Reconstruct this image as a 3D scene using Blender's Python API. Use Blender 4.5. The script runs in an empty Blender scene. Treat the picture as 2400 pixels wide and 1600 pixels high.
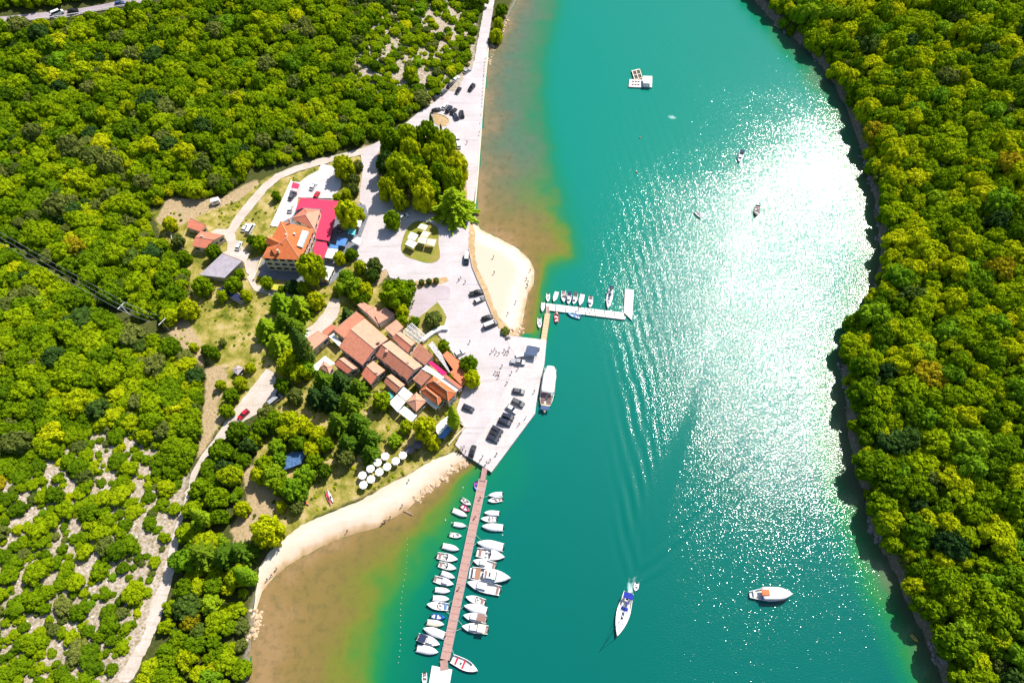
import bpy, bmesh, math, random
import numpy as np
from mathutils import Vector, Matrix
from mathutils.geometry import delaunay_2d_cdt

scene = bpy.context.scene
col = scene.collection
R = math.radians
random.seed(7)
rng = np.random.default_rng(7)

# ------------------------------------------------------------------ camera
CAM_H, TILT, FOC = 215.0, R(60.0), 1600.0          # height, depression angle, focal length in photo pixels
cam_d = bpy.data.cameras.new('camera')
cam = bpy.data.objects.new('camera', cam_d)
col.objects.link(cam)
cam.location = (0, 0, CAM_H)
cam.rotation_euler = (R(90) - TILT, 0, 0)
cam_d.sensor_fit = 'HORIZONTAL'
cam_d.sensor_width = 36.0
cam_d.lens = 36.0 * FOC / 2400.0
cam_d.clip_start = 1.0
cam_d.clip_end = 9000.0
scene.camera = cam

# ------------------------------------------------------------------ sky, sun, exposure
SUN_AZ, SUN_EL = R(38.0), R(49.5)
world = bpy.data.worlds.new('World')
scene.world = world
world.use_nodes = True
wn = world.node_tree
bg = wn.nodes['Background']
sky = wn.nodes.new('ShaderNodeTexSky')
sky.sky_type = 'NISHITA'
sky.sun_disc = False
sky.sun_elevation = SUN_EL
sky.sun_rotation = SUN_AZ
wn.links.new(sky.outputs[0], bg.inputs[0])
bg.inputs[1].default_value = 0.105
sun_d = bpy.data.lights.new('sun', 'SUN')
sun_d.energy = 5.0
sun_d.angle = R(0.5)
sun_d.color = (1.0, 0.95, 0.86)
sun = bpy.data.objects.new('sun', sun_d)
col.objects.link(sun)
S = Vector((math.sin(SUN_AZ) * math.cos(SUN_EL), math.cos(SUN_AZ) * math.cos(SUN_EL), math.sin(SUN_EL)))
sun.rotation_euler = S.to_track_quat('Z', 'Y').to_euler()
sun.location = (0, 0, 300)
scene.view_settings.view_transform = 'Standard'
scene.view_settings.look = 'None'
scene.view_settings.gamma = 1.0
scene.view_settings.exposure = 0.50
scene.cycles.max_bounces = 6
scene.cycles.diffuse_bounces = 3
scene.cycles.transparent_max_bounces = 8

# ------------------------------------------------------------------ photo pixel -> place on the ground
CT, ST = math.cos(TILT), math.sin(TILT)
def ray(px, py):
    u = (px - 1200.0) / FOC; v = (py - 800.0) / FOC
    return np.array([u, CT - v * ST, -(ST + v * CT)])
def G(px, py, z=0.0):
    d = ray(px, py); t = (z - CAM_H) / d[2]
    return np.array([d[0] * t, d[1] * t, z])
def pxscale(py):
    return (FOC * ST + (py - 800.0) * CT) / CAM_H       # pixels per metre across at that row
def project(P):
    P = np.asarray(P, float)
    dx, dy, dz = P[:, 0], P[:, 1], P[:, 2] - CAM_H
    depth = dy * CT - dz * ST
    yy = -(dy * ST + dz * CT)
    return 1200 + FOC * dx / depth, 800 + FOC * yy / depth
def Zm(ox, oy, s):
    return lambda x, y: (ox + x / s, oy + y / s)
def polyw(pts, z=1.3):
    return np.array([G(x, y, z)[:2] for x, y in pts])
def sdf(P, poly):
    """signed distance, positive inside"""
    P = np.asarray(P, float); n = len(poly)
    d2 = np.full(len(P), 1e18); ins = np.zeros(len(P), bool)
    for i in range(n):
        a = poly[i]; b = poly[(i + 1) % n]; e = b - a; L = e @ e
        if L < 1e-12: continue
        w = P - a
        t = np.clip((w @ e) / L, 0, 1)
        q = w - t[:, None] * e
        d2 = np.minimum(d2, (q * q).sum(1))
        c = ((a[1] > P[:, 1]) != (b[1] > P[:, 1]))
        if c.any() and abs(e[1]) > 1e-12:
            xi = a[0] + (P[:, 1] - a[1]) / e[1] * e[0]
            ins ^= c & (P[:, 0] < xi)
    d = np.sqrt(d2)
    return np.where(ins, d, -d)
def ldist(P, line):
    P = np.asarray(P, float); d2 = np.full(len(P), 1e18)
    for i in range(len(line) - 1):
        a = line[i]; e = line[i + 1] - a; L = e @ e
        w = P - a; t = np.clip((w @ e) / L, 0, 1); q = w - t[:, None] * e
        d2 = np.minimum(d2, (q * q).sum(1))
    return np.sqrt(d2)
def sm(x, a, b):
    t = np.clip((x - a) / (b - a), 0, 1); return t * t * (3 - 2 * t)
def vnoise(X, Y, scale, seed=0):
    """smooth value noise 0..1"""
    r = np.random.default_rng(seed); N = 256
    tab = r.random((N, N))
    x = X / scale + 37.3; y = Y / scale + 91.7
    i = np.floor(x).astype(int); j = np.floor(y).astype(int)
    fx = x - i; fy = y - j
    fx = fx * fx * (3 - 2 * fx); fy = fy * fy * (3 - 2 * fy)
    g = lambda a, b: tab[a % N, b % N]
    return (g(i, j) * (1 - fx) + g(i + 1, j) * fx) * (1 - fy) + (g(i, j + 1) * (1 - fx) + g(i + 1, j + 1) * fx) * fy

# ------------------------------------------------------------------ shoreline (photo pixels)
K = 2400 / 2352.0
SHORE_W = [(1222, -60), (1212, 0), (1190, 40), (1176, 75), (1163, 100), (1146, 112), (1143, 148), (1138, 202), (1133, 253), (1129, 323), (1122, 400),
           (1116, 470), (1114, 505), (1124, 538), (1166, 558), (1210, 581), (1239, 608), (1251, 631), (1250, 667), (1235, 690), (1228, 732),
           (1222, 761), (1214, 786), (1250, 794), (1279, 798), (1274, 852), (1264, 889), (1254, 944), (1251, 969), (1152, 1102), (1136, 1092), (1109, 1074),
           (1098, 1084), (1075, 1096), (1050, 1114), (1021, 1135), (995, 1155), (973, 1175), (954, 1194), (917, 1213), (890, 1233), (823, 1251),
           (790, 1262), (745, 1283), (720, 1297), (690, 1313), (663, 1332), (635, 1358), (612, 1386), (600, 1425), (596, 1460), (588, 1500), (582, 1600), (574, 1720)]
SHORE_E = [(x * K, y * K) for x, y in [(1690, -50), (1735, 0), (1790, 62), (1850, 105), (1905, 172), (1950, 262), (1975, 330), (1995, 400), (2010, 452), (2020, 520),
           (2026, 600), (2008, 660), (1985, 715), (1940, 785), (1936, 850), (1946, 920), (1950, 1000), (1966, 1070), (1986, 1130), (1998, 1200), (2032, 1262), (2062, 1322),
           (2092, 1390), (2127, 1460), (2157, 1530), (2178, 1580), (2215, 1690)]]
ws = polyw(SHORE_W, 0.0); es = polyw(SHORE_E, 0.0)
SEA = np.vstack([[[20, 3000]], [[8, 430]], ws, [[-62, -70]], [[-80, -3000]], [[260, -3000]], [[150, -70]], es[::-1], [[110, 440]], [[130, 3000]]])
FLAT = polyw([(1180, -60), (1140, -60), (1112, 130), (1060, 200), (980, 262), (860, 348), (740, 380), (600, 440), (480, 490), (420, 540), (420, 640), (470, 720),
              (480, 800), (482, 960), (440, 1100), (400, 1280), (345, 1440), (268, 1600), (240, 1800), (1300, 1800), (1300, 500), (1300, -60)])
GZ = 1.30
def H_exact(X, Y):
    P = np.stack([X.ravel(), Y.ravel()], 1)
    sd = -sdf(P, SEA)
    east = P[:, 0] > 62
    hw = np.where(sd > 0, GZ * sm(sd, -6.0, 7.0) * 1.0, 0)
    hw = np.where(sd > 0, (GZ * sm(sd, -6.0, 7.0) - GZ * 0.47) / 0.53, np.maximum(sd * 0.16, -5.0))
    dF = np.maximum(-sdf(P, FLAT), 0)
    hill = 0.17 * dF * dF / (dF + 22.0)
    hill *= 0.75 + 0.5 * vnoise(P[:, 0], P[:, 1], 45, 3)
    hw = hw + np.where(sd > 0, hill, 0) + np.where(sd > 0, 0.9 * (vnoise(P[:, 0], P[:, 1], 9, 5) - .5) * sm(dF, 2, 12), 0)
    n = vnoise(P[:, 0], P[:, 1], 6, 8)
    he = np.where(sd > 0, 3.6 * sm(sd + (n - .5) * 1.4, 0.0, 1.6) + 0.36 * np.maximum(sd - 1.5, 0) / (1 + np.maximum(sd - 1.5, 0) / 160), np.maximum(sd * 0.22, -5.0))
    he = he + np.where(sd > 0, 2.2 * (vnoise(P[:, 0], P[:, 1], 18, 9) - .5) * sm(sd, 3, 15), 0)
    far = sm(np.hypot(P[:, 0], P[:, 1] - 150), 500, 1200)
    H = np.where(east, he, hw)
    H = np.where(sd > 0, H * (1 - far) + 22 * far, H)
    return H.reshape(X.shape), sd.reshape(X.shape)

def axis(lo, hi, step, ext):
    a = np.arange(lo, hi + 1e-6, step)
    o = np.array(ext, float)
    return np.concatenate([(lo - o)[::-1], a, hi + o])
EXT = [6, 14, 26, 45, 80, 140, 260, 480, 900, 1600, 2600]
TX = axis(-300, 300, 1.5, EXT); TY = axis(-24, 384, 1.5, EXT)
gx, gy = np.meshgrid(TX, TY, indexing='xy')
HG, SDG = H_exact(gx, gy)
def Hb(x, y):
    i = np.clip(np.searchsorted(TX, x) - 1, 0, len(TX) - 2); j = np.clip(np.searchsorted(TY, y) - 1, 0, len(TY) - 2)
    fx = (x - TX[i]) / (TX[i + 1] - TX[i]); fy = (y - TY[j]) / (TY[j + 1] - TY[j])
    return (HG[j, i] * (1 - fx) + HG[j, i + 1] * fx) * (1 - fy) + (HG[j + 1, i] * (1 - fx) + HG[j + 1, i + 1] * fx) * fy
def SDb(x, y):
    i = np.clip(np.searchsorted(TX, x) - 1, 0, len(TX) - 2); j = np.clip(np.searchsorted(TY, y) - 1, 0, len(TY) - 2)
    return SDG[j, i]
def inside(x, y, poly):
    n = len(poly); c = False; j = n - 1
    for i in range(n):
        xi, yi = poly[i]; xj, yj = poly[j]
        if (yi > y) != (yj > y) and x < (xj - xi) * (y - yi) / (yj - yi) + xi: c = not c
        j = i
    return c
FLATS = []                       # (polygon, height) of paved flat areas
def ground_at(x, y):
    best = None
    for poly, z, bb in FLATS:
        if bb[0] < x < bb[2] and bb[1] < y < bb[3] and inside(x, y, poly):
            best = z if best is None else max(best, z)
    return best if best is not None else float(Hb(np.array([x]), np.array([y]))[0])
def T(px, py, dz=0.0):
    """where the line of sight through that pixel meets the ground (dz above it)"""
    for poly, z, bb in FLATS[::-1]:
        p = G(px, py, z + dz)
        if bb[0] < p[0] < bb[2] and bb[1] < p[1] < bb[3] and inside(p[0], p[1], poly): return p
    d = ray(px, py)
    zs = np.linspace(70, -1, 700)
    t = (zs - CAM_H) / d[2]
    h = np.maximum(Hb(d[0] * t, d[1] * t), -0.0) + dz
    k = np.argmax(zs <= h)
    return np.array([d[0] * t[k], d[1] * t[k], h[k]])

# ------------------------------------------------------------------ materials
MATS = {}
def nt(name):
    m = bpy.data.materials.new(name); m.use_nodes = True
    t = m.node_tree; b = t.nodes['Principled BSDF']
    return m, t, b
def pm(name, c1, c2=None, scale=2.0, rough=0.6, bump=0.0, metal=0.0, detail=4.0, spec=0.4, coords='Object'):
    """plain procedural material: two tones mixed by noise"""
    if name in MATS: return MATS[name]
    m, t, b = nt(name); c2 = c2 or tuple(v * 0.8 for v in c1)
    tc = t.nodes.new('ShaderNodeTexCoord'); n = t.nodes.new('ShaderNodeTexNoise')
    n.inputs['Scale'].default_value = scale; n.inputs['Detail'].default_value = detail
    mx = t.nodes.new('ShaderNodeMix'); mx.data_type = 'RGBA'
    rp = t.nodes.new('ShaderNodeMapRange'); rp.inputs[1].default_value = 0.3; rp.inputs[2].default_value = 0.7
    t.links.new(tc.outputs[coords], n.inputs['Vector']); t.links.new(n.outputs[0], rp.inputs[0]); t.links.new(rp.outputs[0], mx.inputs['Factor'])
    mx.inputs['A'].default_value = (*c1, 1); mx.inputs['B'].default_value = (*c2, 1)
    t.links.new(mx.outputs['Result'], b.inputs['Base Color'])
    b.inputs['Roughness'].default_value = rough; b.inputs['Metallic'].default_value = metal
    b.inputs['Specular IOR Level'].default_value = spec
    if bump:
        bp = t.nodes.new('ShaderNodeBump'); bp.inputs['Distance'].default_value = bump
        t.links.new(n.outputs[0], bp.inputs['Height']); t.links.new(bp.outputs[0], b.inputs['Normal'])
    MATS[name] = m
    return m
def ramp(t, stops):
    r = t.nodes.new('ShaderNodeValToRGB')
    el = r.color_ramp.elements
    while len(el) < len(stops): el.new(0.5)
    for e, (p, c) in zip(el, stops):
        e.position = p; e.color = (*c, 1)
    return r
def foliage(name, stops, trans=0.30, big=0.35):
    m = bpy.data.materials.new(name); m.use_nodes = True
    t = m.node_tree; t.nodes.clear()
    out = t.nodes.new('ShaderNodeOutputMaterial')
    oi = t.nodes.new('ShaderNodeObjectInfo'); ge = t.nodes.new('ShaderNodeNewGeometry')
    n1 = t.nodes.new('ShaderNodeTexNoise'); n1.inputs['Scale'].default_value = 0.035; n1.inputs['Detail'].default_value = 2
    n2 = t.nodes.new('ShaderNodeTexNoise'); n2.inputs['Scale'].default_value = 1.1; n2.inputs['Detail'].default_value = 2
    for n in (n1, n2): t.links.new(ge.outputs['Position'], n.inputs['Vector'])
    a = t.nodes.new('ShaderNodeMath'); a.operation = 'MULTIPLY_ADD'; a.inputs[1].default_value = big * 2; a.inputs[2].default_value = -big
    t.links.new(n1.outputs[0], a.inputs[0])
    s = t.nodes.new('ShaderNodeMath'); s.operation = 'ADD'
    rk = t.nodes.new('ShaderNodeMath'); rk.operation = 'MULTIPLY_ADD'; rk.inputs[1].default_value = .62; rk.inputs[2].default_value = .19
    t.links.new(oi.outputs['Random'], rk.inputs[0]); t.links.new(rk.outputs[0], s.inputs[0]); t.links.new(a.outputs[0], s.inputs[1])
    s2 = t.nodes.new('ShaderNodeMath'); s2.operation = 'MULTIPLY_ADD'; s2.inputs[1].default_value = 0.55
    t.links.new(n2.outputs[0], s2.inputs[0]); 
    a3 = t.nodes.new('ShaderNodeMath'); a3.operation = 'SUBTRACT'; a3.inputs[1].default_value = 0.275
    t.links.new(s.outputs[0], a3.inputs[0]); t.links.new(a3.outputs[0], s2.inputs[2])
    r = ramp(t, stops); t.links.new(s2.outputs[0], r.inputs[0])
    d = t.nodes.new('ShaderNodeBsdfDiffuse'); tr = t.nodes.new('ShaderNodeBsdfTranslucent'); mx = t.nodes.new('ShaderNodeMixShader')
    mx.inputs[0].default_value = trans
    t.links.new(r.outputs[0], d.inputs[0]); t.links.new(r.outputs[0], tr.inputs[0])
    t.links.new(d.outputs[0], mx.inputs[1]); t.links.new(tr.outputs[0], mx.inputs[2]); t.links.new(mx.outputs[0], out.inputs[0])
    return m
F_MID = foliage('foliage_green', [(0, (.055, .12, .006)), (.35, (.145, .25, .005)), (.65, (.265, .37, .005)), (1, (.44, .50, .008))])
F_YEL = foliage('foliage_yellow', [(0, (.29, .37, .006)), (.5, (.43, .49, .006)), (1, (.56, .56, .01))])
F_DRK = foliage('foliage_dark', [(0, (.030, .075, .020)), (.5, (.065, .13, .022)), (1, (.15, .21, .02))])
F_OLI = foliage('foliage_olive', [(0, (.085, .125, .022)), (.5, (.155, .195, .035)), (1, (.24, .26, .05))])
F_BRI = foliage('foliage_bright', [(0, (.12, .26, .01)), (.5, (.21, .36, .012)), (1, (.36, .46, .015))])
F_ORG = foliage('foliage_autumn', [(0, (.26, .25, .008)), (.5, (.36, .31, .010)), (1, (.44, .33, .015))])
F_CON = foliage('foliage_needles', [(0, (.05, .12, .012)), (.5, (.12, .22, .012)), (1, (.26, .34, .015))])
BARK = pm('bark', (.16, .11, .07), (.09, .065, .045), 6, .9)

# ------------------------------------------------------------------ mesh helpers
class MB:
    def __init__(s): s.v = []; s.f = []
    def add(s, vs, fs):
        o = len(s.v); s.v += [tuple(map(float, p)) for p in vs]; s.f += [tuple(i + o for i in f) for f in fs]; return s
    def box(s, c, d, rz=0.0, taper=1.0):
        cx, cy, cz = c; dx, dy, dz = (q / 2 for q in d); ca, sa = math.cos(rz), math.sin(rz); vs = []
        for z, k in ((-dz, 1.0), (dz, taper)):
            for x, y in ((-dx, -dy), (dx, -dy), (dx, dy), (-dx, dy)):
                x *= k; y *= k
                vs.append((cx + x * ca - y * sa, cy + x * sa + y * ca, cz + z))
        return s.add(vs, [(3, 2, 1, 0), (4, 5, 6, 7), (0, 1, 5, 4), (1, 2, 6, 5), (2, 3, 7, 6), (3, 0, 4, 7)])
    def tube(s, a, b, r0, r1=None, n=6):
        r1 = r0 if r1 is None else r1; a = Vector(a); b = Vector(b); d = (b - a).normalized()
        u = d.orthogonal().normalized(); w = d.cross(u); vs = []
        for p, r in ((a, r0), (b, r1)):
            for k in range(n):
                t = 2 * math.pi * k / n; vs.append(p + u * (r * math.cos(t)) + w * (r * math.sin(t)))
        fs = [(k, (k + 1) % n, n + (k + 1) % n, n + k) for k in range(n)] + [tuple(range(n))[::-1], tuple(range(n, 2 * n))]
        return s.add(vs, fs)
    def loft(s, rings, closed=True, caps=True):
        n = len(rings[0]); vs = [p for r in rings for p in r]; fs = []
        for i in range(len(rings) - 1):
            for k in range(n if closed else n - 1):
                a = i * n + k; b = i * n + (k + 1) % n; fs.append((a, b, b + n, a + n))
        if caps: fs += [tuple(range(n))[::-1], tuple((len(rings) - 1) * n + k for k in range(n))]
        return s.add(vs, fs)
    def prism(s, poly, z0, z1):
        n = len(poly)
        return s.loft([[(p[0], p[1], z0) for p in poly], [(p[0], p[1], z1) for p in poly]])
    def mesh(s, name, mat=None, smooth=False):
        m = bpy.data.meshes.new(name); m.from_pydata(s.v, [], s.f)
        if mat: m.materials.append(mat)
        if smooth: m.polygons.foreach_set('use_smooth', [True] * len(m.polygons))
        m.update(); return m
def link(name, data, parent=None, loc=None, rz=None, scale=None):
    o = bpy.data.objects.new(name, data); col.objects.link(o)
    if parent: o.parent = parent
    if loc is not None: o.location = loc
    if rz is not None: o.rotation_euler = (0, 0, rz)
    if scale is not None: o.scale = scale
    return o
def tag(o, label, cat, group=None):
    o['label'] = label; o['category'] = cat
    if group: o['group'] = group
    return o
def thing(name, label, cat, loc=(0, 0, 0), rz=0.0, group=None):
    return tag(link(name, None, None, loc, rz), label, cat, group)
def part(name, mb, mat, parent, smooth=False):
    return link(name, mb.mesh(name, mat, smooth), parent)
def structure(o, label=None):
    o['kind'] = 'structure'
    if label: o['label'] = label
    return o
def stuff(o, label, cat):
    o['kind'] = 'stuff'; return tag(o, label, cat)
def heading(p, q):
    return math.atan2(q[1] - p[1], q[0] - p[0])

# ================================================================== LARGE STRUCTURE
def smooth_poly(pts, n=3):
    """Catmull-Rom through a closed list of pixels"""
    out = []; N = len(pts); A = [np.array(p, float) for p in pts]
    for i in range(N):
        p0, p1, p2, p3 = A[i - 1], A[i], A[(i + 1) % N], A[(i + 2) % N]
        for k in range(n):
            t = k / n
            out.append(.5 * ((2 * p1) + (-p0 + p2) * t + (2 * p0 - 5 * p1 + 4 * p2 - p3) * t * t + (-p0 + 3 * p1 - 3 * p2 + p3) * t ** 3))
    return out
SHEETPOLYS = []
def sheet(name, pts, mat, lift=0.03, flat=None, skirt=0.0, smooth=0, step=4.0, jit=0.0, wet=False, lower=True):
    if smooth: pts = smooth_poly(pts, smooth)
    W = np.array([(G(x, y, flat) if flat is not None else T(x, y))[:2] for x, y in pts])
    if sum(W[i][0] * W[(i + 1) % len(W)][1] - W[(i + 1) % len(W)][0] * W[i][1] for i in range(len(W))) < 0: W = W[::-1]
    B = []
    for i in range(len(W)):
        a, b = W[i], W[(i + 1) % len(W)]; k = max(1, int(np.hypot(*(b - a)) / (1.2 if jit else 3.0)))
        for j in range(k): B.append(a + (b - a) * j / k)
    B = np.array(B)
    if jit: B = B + (rng.random(B.shape) - .5) * jit
    x0, y0 = B.min(0); x1, y1 = B.max(0)
    gx_, gy_ = np.meshgrid(np.arange(x0 + .7, x1, step), np.arange(y0 + .7, y1, step))
    I = np.stack([gx_.ravel(), gy_.ravel()], 1) + (rng.random((gx_.size, 2)) - .5) * .4
    I = I[sdf(I, B) > step * .35] if len(I) else I
    V = [Vector((float(p[0]), float(p[1]))) for p in np.vstack([B, I])]
    E = [(i, (i + 1) % len(B)) for i in range(len(B))]
    r = delaunay_2d_cdt(V, E, [], 1, 1e-5)
    P = np.array([(v[0], v[1]) for v in r[0]])
    z = Hb(P[:, 0], P[:, 1])
    if flat is not None: z = np.maximum(z, flat)
    z = z + lift
    vs = [(P[i, 0], P[i, 1], z[i]) for i in range(len(P))]; fs = [tuple(f) for f in r[2]]
    if skirt:
        n0 = len(vs); nb = len(B)
        zb = np.maximum(Hb(B[:, 0], B[:, 1]), flat) + lift
        vs += [(B[i, 0], B[i, 1], zb[i]) for i in range(nb)] + [(B[i, 0], B[i, 1], zb[i] - skirt) for i in range(nb)]
        fs += [(n0 + i, n0 + nb + i, n0 + nb + (i + 1) % nb, n0 + (i + 1) % nb) for i in range(nb)]
    m = bpy.data.meshes.new(name); m.from_pydata(vs, [], fs); m.materials.append(mat); m.update()
    if wet:
        at = m.attributes.new('shore', 'FLOAT', 'POINT'); at.data.foreach_set('value', [float(SDb(np.array([v[0]]), np.array([v[1]]))[0]) for v in vs])
    o = link(name, m); structure(o)
    if lower: SHEETPOLYS.append(B)
    if flat is not None: FLATS.append((B.tolist(), flat + lift, (*B.min(0), *B.max(0))))
    return o

# --- paved and gravel surfaces
def gravel_mat(name, c1, c2, c3, s1=.12, s2=2.5, bump=.02):
    m, t, b = nt(name)
    g = t.nodes.new('ShaderNodeNewGeometry')
    n1 = t.nodes.new('ShaderNodeTexNoise'); n1.inputs['Scale'].default_value = s1; n1.inputs['Detail'].default_value = 5; n1.inputs['Roughness'].default_value = .6
    n2 = t.nodes.new('ShaderNodeTexNoise'); n2.inputs['Scale'].default_value = s2; n2.inputs['Detail'].default_value = 6; n2.inputs['Roughness'].default_value = .75
    for n in (n1, n2): t.links.new(g.outputs['Position'], n.inputs['Vector'])
    r1 = ramp(t, [(.36, c1), (.62, c2)]); t.links.new(n1.outputs[0], r1.inputs[0])
    mr = t.nodes.new('ShaderNodeMapRange'); mr.inputs[1].default_value = .48; mr.inputs[2].default_value = .75
    t.links.new(n2.outputs[0], mr.inputs[0])
    mx = t.nodes.new('ShaderNodeMix'); mx.data_type = 'RGBA'; mx.inputs['B'].default_value = (*c3, 1)
    t.links.new(r1.outputs[0], mx.inputs['A']); t.links.new(mr.outputs[0], mx.inputs['Factor'])
    mp = t.nodes.new('ShaderNodeMapping'); mp.inputs['Rotation'].default_value = (0, 0, .95); mp.inputs['Scale'].default_value = (.05, .85, 1); t.links.new(g.outputs['Position'], mp.inputs['Vector'])
    n3 = t.nodes.new('ShaderNodeTexNoise'); n3.inputs['Scale'].default_value = 1.0; n3.inputs['Detail'].default_value = 4; n3.inputs['Roughness'].default_value = .65; t.links.new(mp.outputs[0], n3.inputs['Vector'])
    m3 = t.nodes.new('ShaderNodeMapRange'); m3.inputs[1].default_value = .54; m3.inputs[2].default_value = .72; m3.inputs[4].default_value = .55; t.links.new(n3.outputs[0], m3.inputs[0])
    mk = t.nodes.new('ShaderNodeMix'); mk.data_type = 'RGBA'; mk.inputs['B'].default_value = (*[v * .92 for v in c3], 1); t.links.new(m3.outputs[0], mk.inputs['Factor']); t.links.new(mx.outputs['Result'], mk.inputs['A'])
    t.links.new(mk.outputs['Result'], b.inputs['Base Color'])
    b.inputs['Roughness'].default_value = .9; b.inputs['Specular IOR Level'].default_value = .2
    bp = t.nodes.new('ShaderNodeBump'); bp.inputs['Distance'].default_value = bump
    t.links.new(n2.outputs[0], bp.inputs['Height']); t.links.new(bp.outputs[0], b.inputs['Normal'])
    return m
M_GRAVEL = gravel_mat('white_gravel', (.56, .51, .52), (.49, .44, .45), (.36, .32, .31))
M_TRACK = gravel_mat('track_gravel', (.58, .51, .47), (.50, .43, .37), (.38, .30, .22), .2, 1.5)
M_CONC = gravel_mat('quay_concrete', (.58, .54, .53), (.52, .47, .46), (.40, .36, .35), .25, 1.2)
M_TERR = gravel_mat('terrace_concrete', (.62, .58, .58), (.55, .50, .50), (.44, .40, .39), .3, 1.5)
M_LILAC = gravel_mat('worn_paving', (.48, .41, .44), (.42, .35, .37), (.34, .28, .29), .15, 1.5)
M_ASPH = gravel_mat('pale_asphalt', (.42, .35, .38), (.36, .30, .33), (.28, .24, .26), .2, 1.5)
M_SAND = gravel_mat('ochre_soil', (.52, .37, .20), (.42, .28, .14), (.30, .20, .10), .3, 1.2)
M_GRASS = gravel_mat('island_grass', (.20, .22, .02), (.30, .24, .06), (.12, .15, .02), .25, 1.6, .05)

def beach_mat():
    m, t, b = nt('beach_sand')
    g = t.nodes.new('ShaderNodeNewGeometry'); at = t.nodes.new('ShaderNodeAttribute'); at.attribute_name = 'shore'
    n1 = t.nodes.new('ShaderNodeTexNoise'); n1.inputs['Scale'].default_value = .35; n1.inputs['Detail'].default_value = 6; n1.inputs['Roughness'].default_value = .65
    t.links.new(g.outputs['Position'], n1.inputs['Vector'])
    ad = t.nodes.new('ShaderNodeMath'); ad.operation = 'MULTIPLY_ADD'; ad.inputs[1].default_value = 3.0
    t.links.new(n1.outputs[0], ad.inputs[0]); t.links.new(at.outputs['Fac'], ad.inputs[2])
    mr = t.nodes.new('ShaderNodeMapRange'); mr.inputs[1].default_value = .8; mr.inputs[2].default_value = 10.5
    t.links.new(ad.outputs[0], mr.inputs[0])
    r = ramp(t, [(0, (.34, .22, .11)), (.12, (.46, .32, .19)), (.28, (.60, .48, .37)), (.62, (.63, .55, .47)), (.95, (.56, .47, .37))])
    t.links.new(mr.outputs[0], r.inputs[0])
    n2 = t.nodes.new('ShaderNodeTexNoise'); n2.inputs['Scale'].default_value = 1.8; n2.inputs['Detail'].default_value = 6; n2.inputs['Roughness'].default_value = .8
    t.links.new(g.outputs['Position'], n2.inputs['Vector'])
    m2 = t.nodes.new('ShaderNodeMapRange'); m2.inputs[1].default_value = .55; m2.inputs[2].default_value = .8; m2.inputs[4].default_value = .5
    t.links.new(n2.outputs[0], m2.inputs[0])
    mx = t.nodes.new('ShaderNodeMix'); mx.data_type = 'RGBA'; mx.inputs['B'].default_value = (.36, .26, .16, 1)
    t.links.new(m2.outputs[0], mx.inputs['Factor']); t.links.new(r.outputs[0], mx.inputs['A'])
    t.links.new(mx.outputs['Result'], b.inputs['Base Color']); b.inputs['Roughness'].default_value = .9; b.inputs['Specular IOR Level'].default_value = .15
    return m
M_BEACH = beach_mat()

LOT = [(1150, -60), (1138, 0), (1119, 100), (1112, 142), (1104, 160), (1085, 174), (1045, 212), (1020, 238), (977, 266), (950, 290), (915, 318), (885, 333), (850, 348),
       (846, 365), (850, 400), (845, 440), (842, 472), (856, 486), (853, 520), (846, 552), (836, 560), (838, 584), (830, 614), (870, 640), (905, 632), (915, 650), (968, 668),
       (955, 738), (972, 748), (984, 742), (1000, 770), (1020, 775), (1040, 800), (1062, 828), (1085, 850), (1096, 890), (1078, 930), (1070, 960), (1078, 985), (1090, 1000),
       (1066, 1040), (1088, 1066), (1109, 1076), (1135, 1060), (1240, 940), (1268, 800),
       (1181, 786), (1168, 767), (1151, 736), (1128, 673), (1107, 627), (1098, 590), (1099, 545), (1104, 510), (1116, 430), (1123, 349), (1128, 290), (1132, 230), (1138, 170), (1142, 110), (1150, 60), (1168, -60)]
sheet('parking_road', LOT, M_GRAVEL, .03, GZ, 1.5, jit=.25)
QUAY = [(1181, 785), (1281, 797), (1276, 852), (1267, 889), (1257, 944), (1254, 969), (1152, 1106), (1136, 1095), (1109, 1077), (1100, 1060), (1150, 985), (1190, 900), (1205, 830)]
sheet('quay', QUAY, M_CONC, .09, GZ, 2.6, lower=False)
z3 = Zm(800, 350, 5.227); z1 = Zm(600, 400, 5.227); z2 = Zm(400, 400, 5.227); z7 = Zm(1000, 560, 5.227); z4 = Zm(690, 700, 6.817); z5 = Zm(880, 720, 6.817)
z6 = Zm(850, 850, 6.272); zq = Zm(1060, 760, 4.356); zp = Zm(950, 1080, 5.6); zs = Zm(950, 1320, 5.6); zu = Zm(1240, 650, 8.4); zb = Zm(600, 950, 4.48)
zn = Zm(950, 100, 6.272); zw = Zm(400, 800, 4.9); zt = Zm(1420, 1340, 5.113); zr = Zm(1450, 140, 3.92); zv = Zm(820, 620, 7.84); zg = Zm(560, 640, 5.227)
def ZZ(f, L): return [f(x, y) for x, y in L]
sheet('tree_island', ZZ(z3, [(440, 60), (600, -130), (760, -170), (1100, -190), (1330, -180), (1440, 0), (1500, 150), (1530, 400), (1540, 620), (1500, 820), (1380, 900), (1240, 850), (1080, 780), (900, 700), (700, 690), (560, 560), (450, 460), (440, 250)]), M_SAND, .08, GZ, smooth=2, jit=.2, lower=False)
sheet('round_bed', ZZ(zn, [(400, 1050), (500, 1045), (590, 1075), (650, 1130), (640, 1190), (600, 1225), (500, 1230), (430, 1180)]), M_SAND, .14, GZ, .12, smooth=3, lower=False)
sheet('grass_island', ZZ(z3, [(790, 1000), (745, 1130), (730, 1230), (790, 1310), (900, 1350), (1010, 1385), (1120, 1390), (1210, 1330), (1190, 1150), (1180, 960), (1000, 880), (880, 900)]), M_GRASS, .11, GZ, .1, smooth=2, lower=False)
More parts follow.
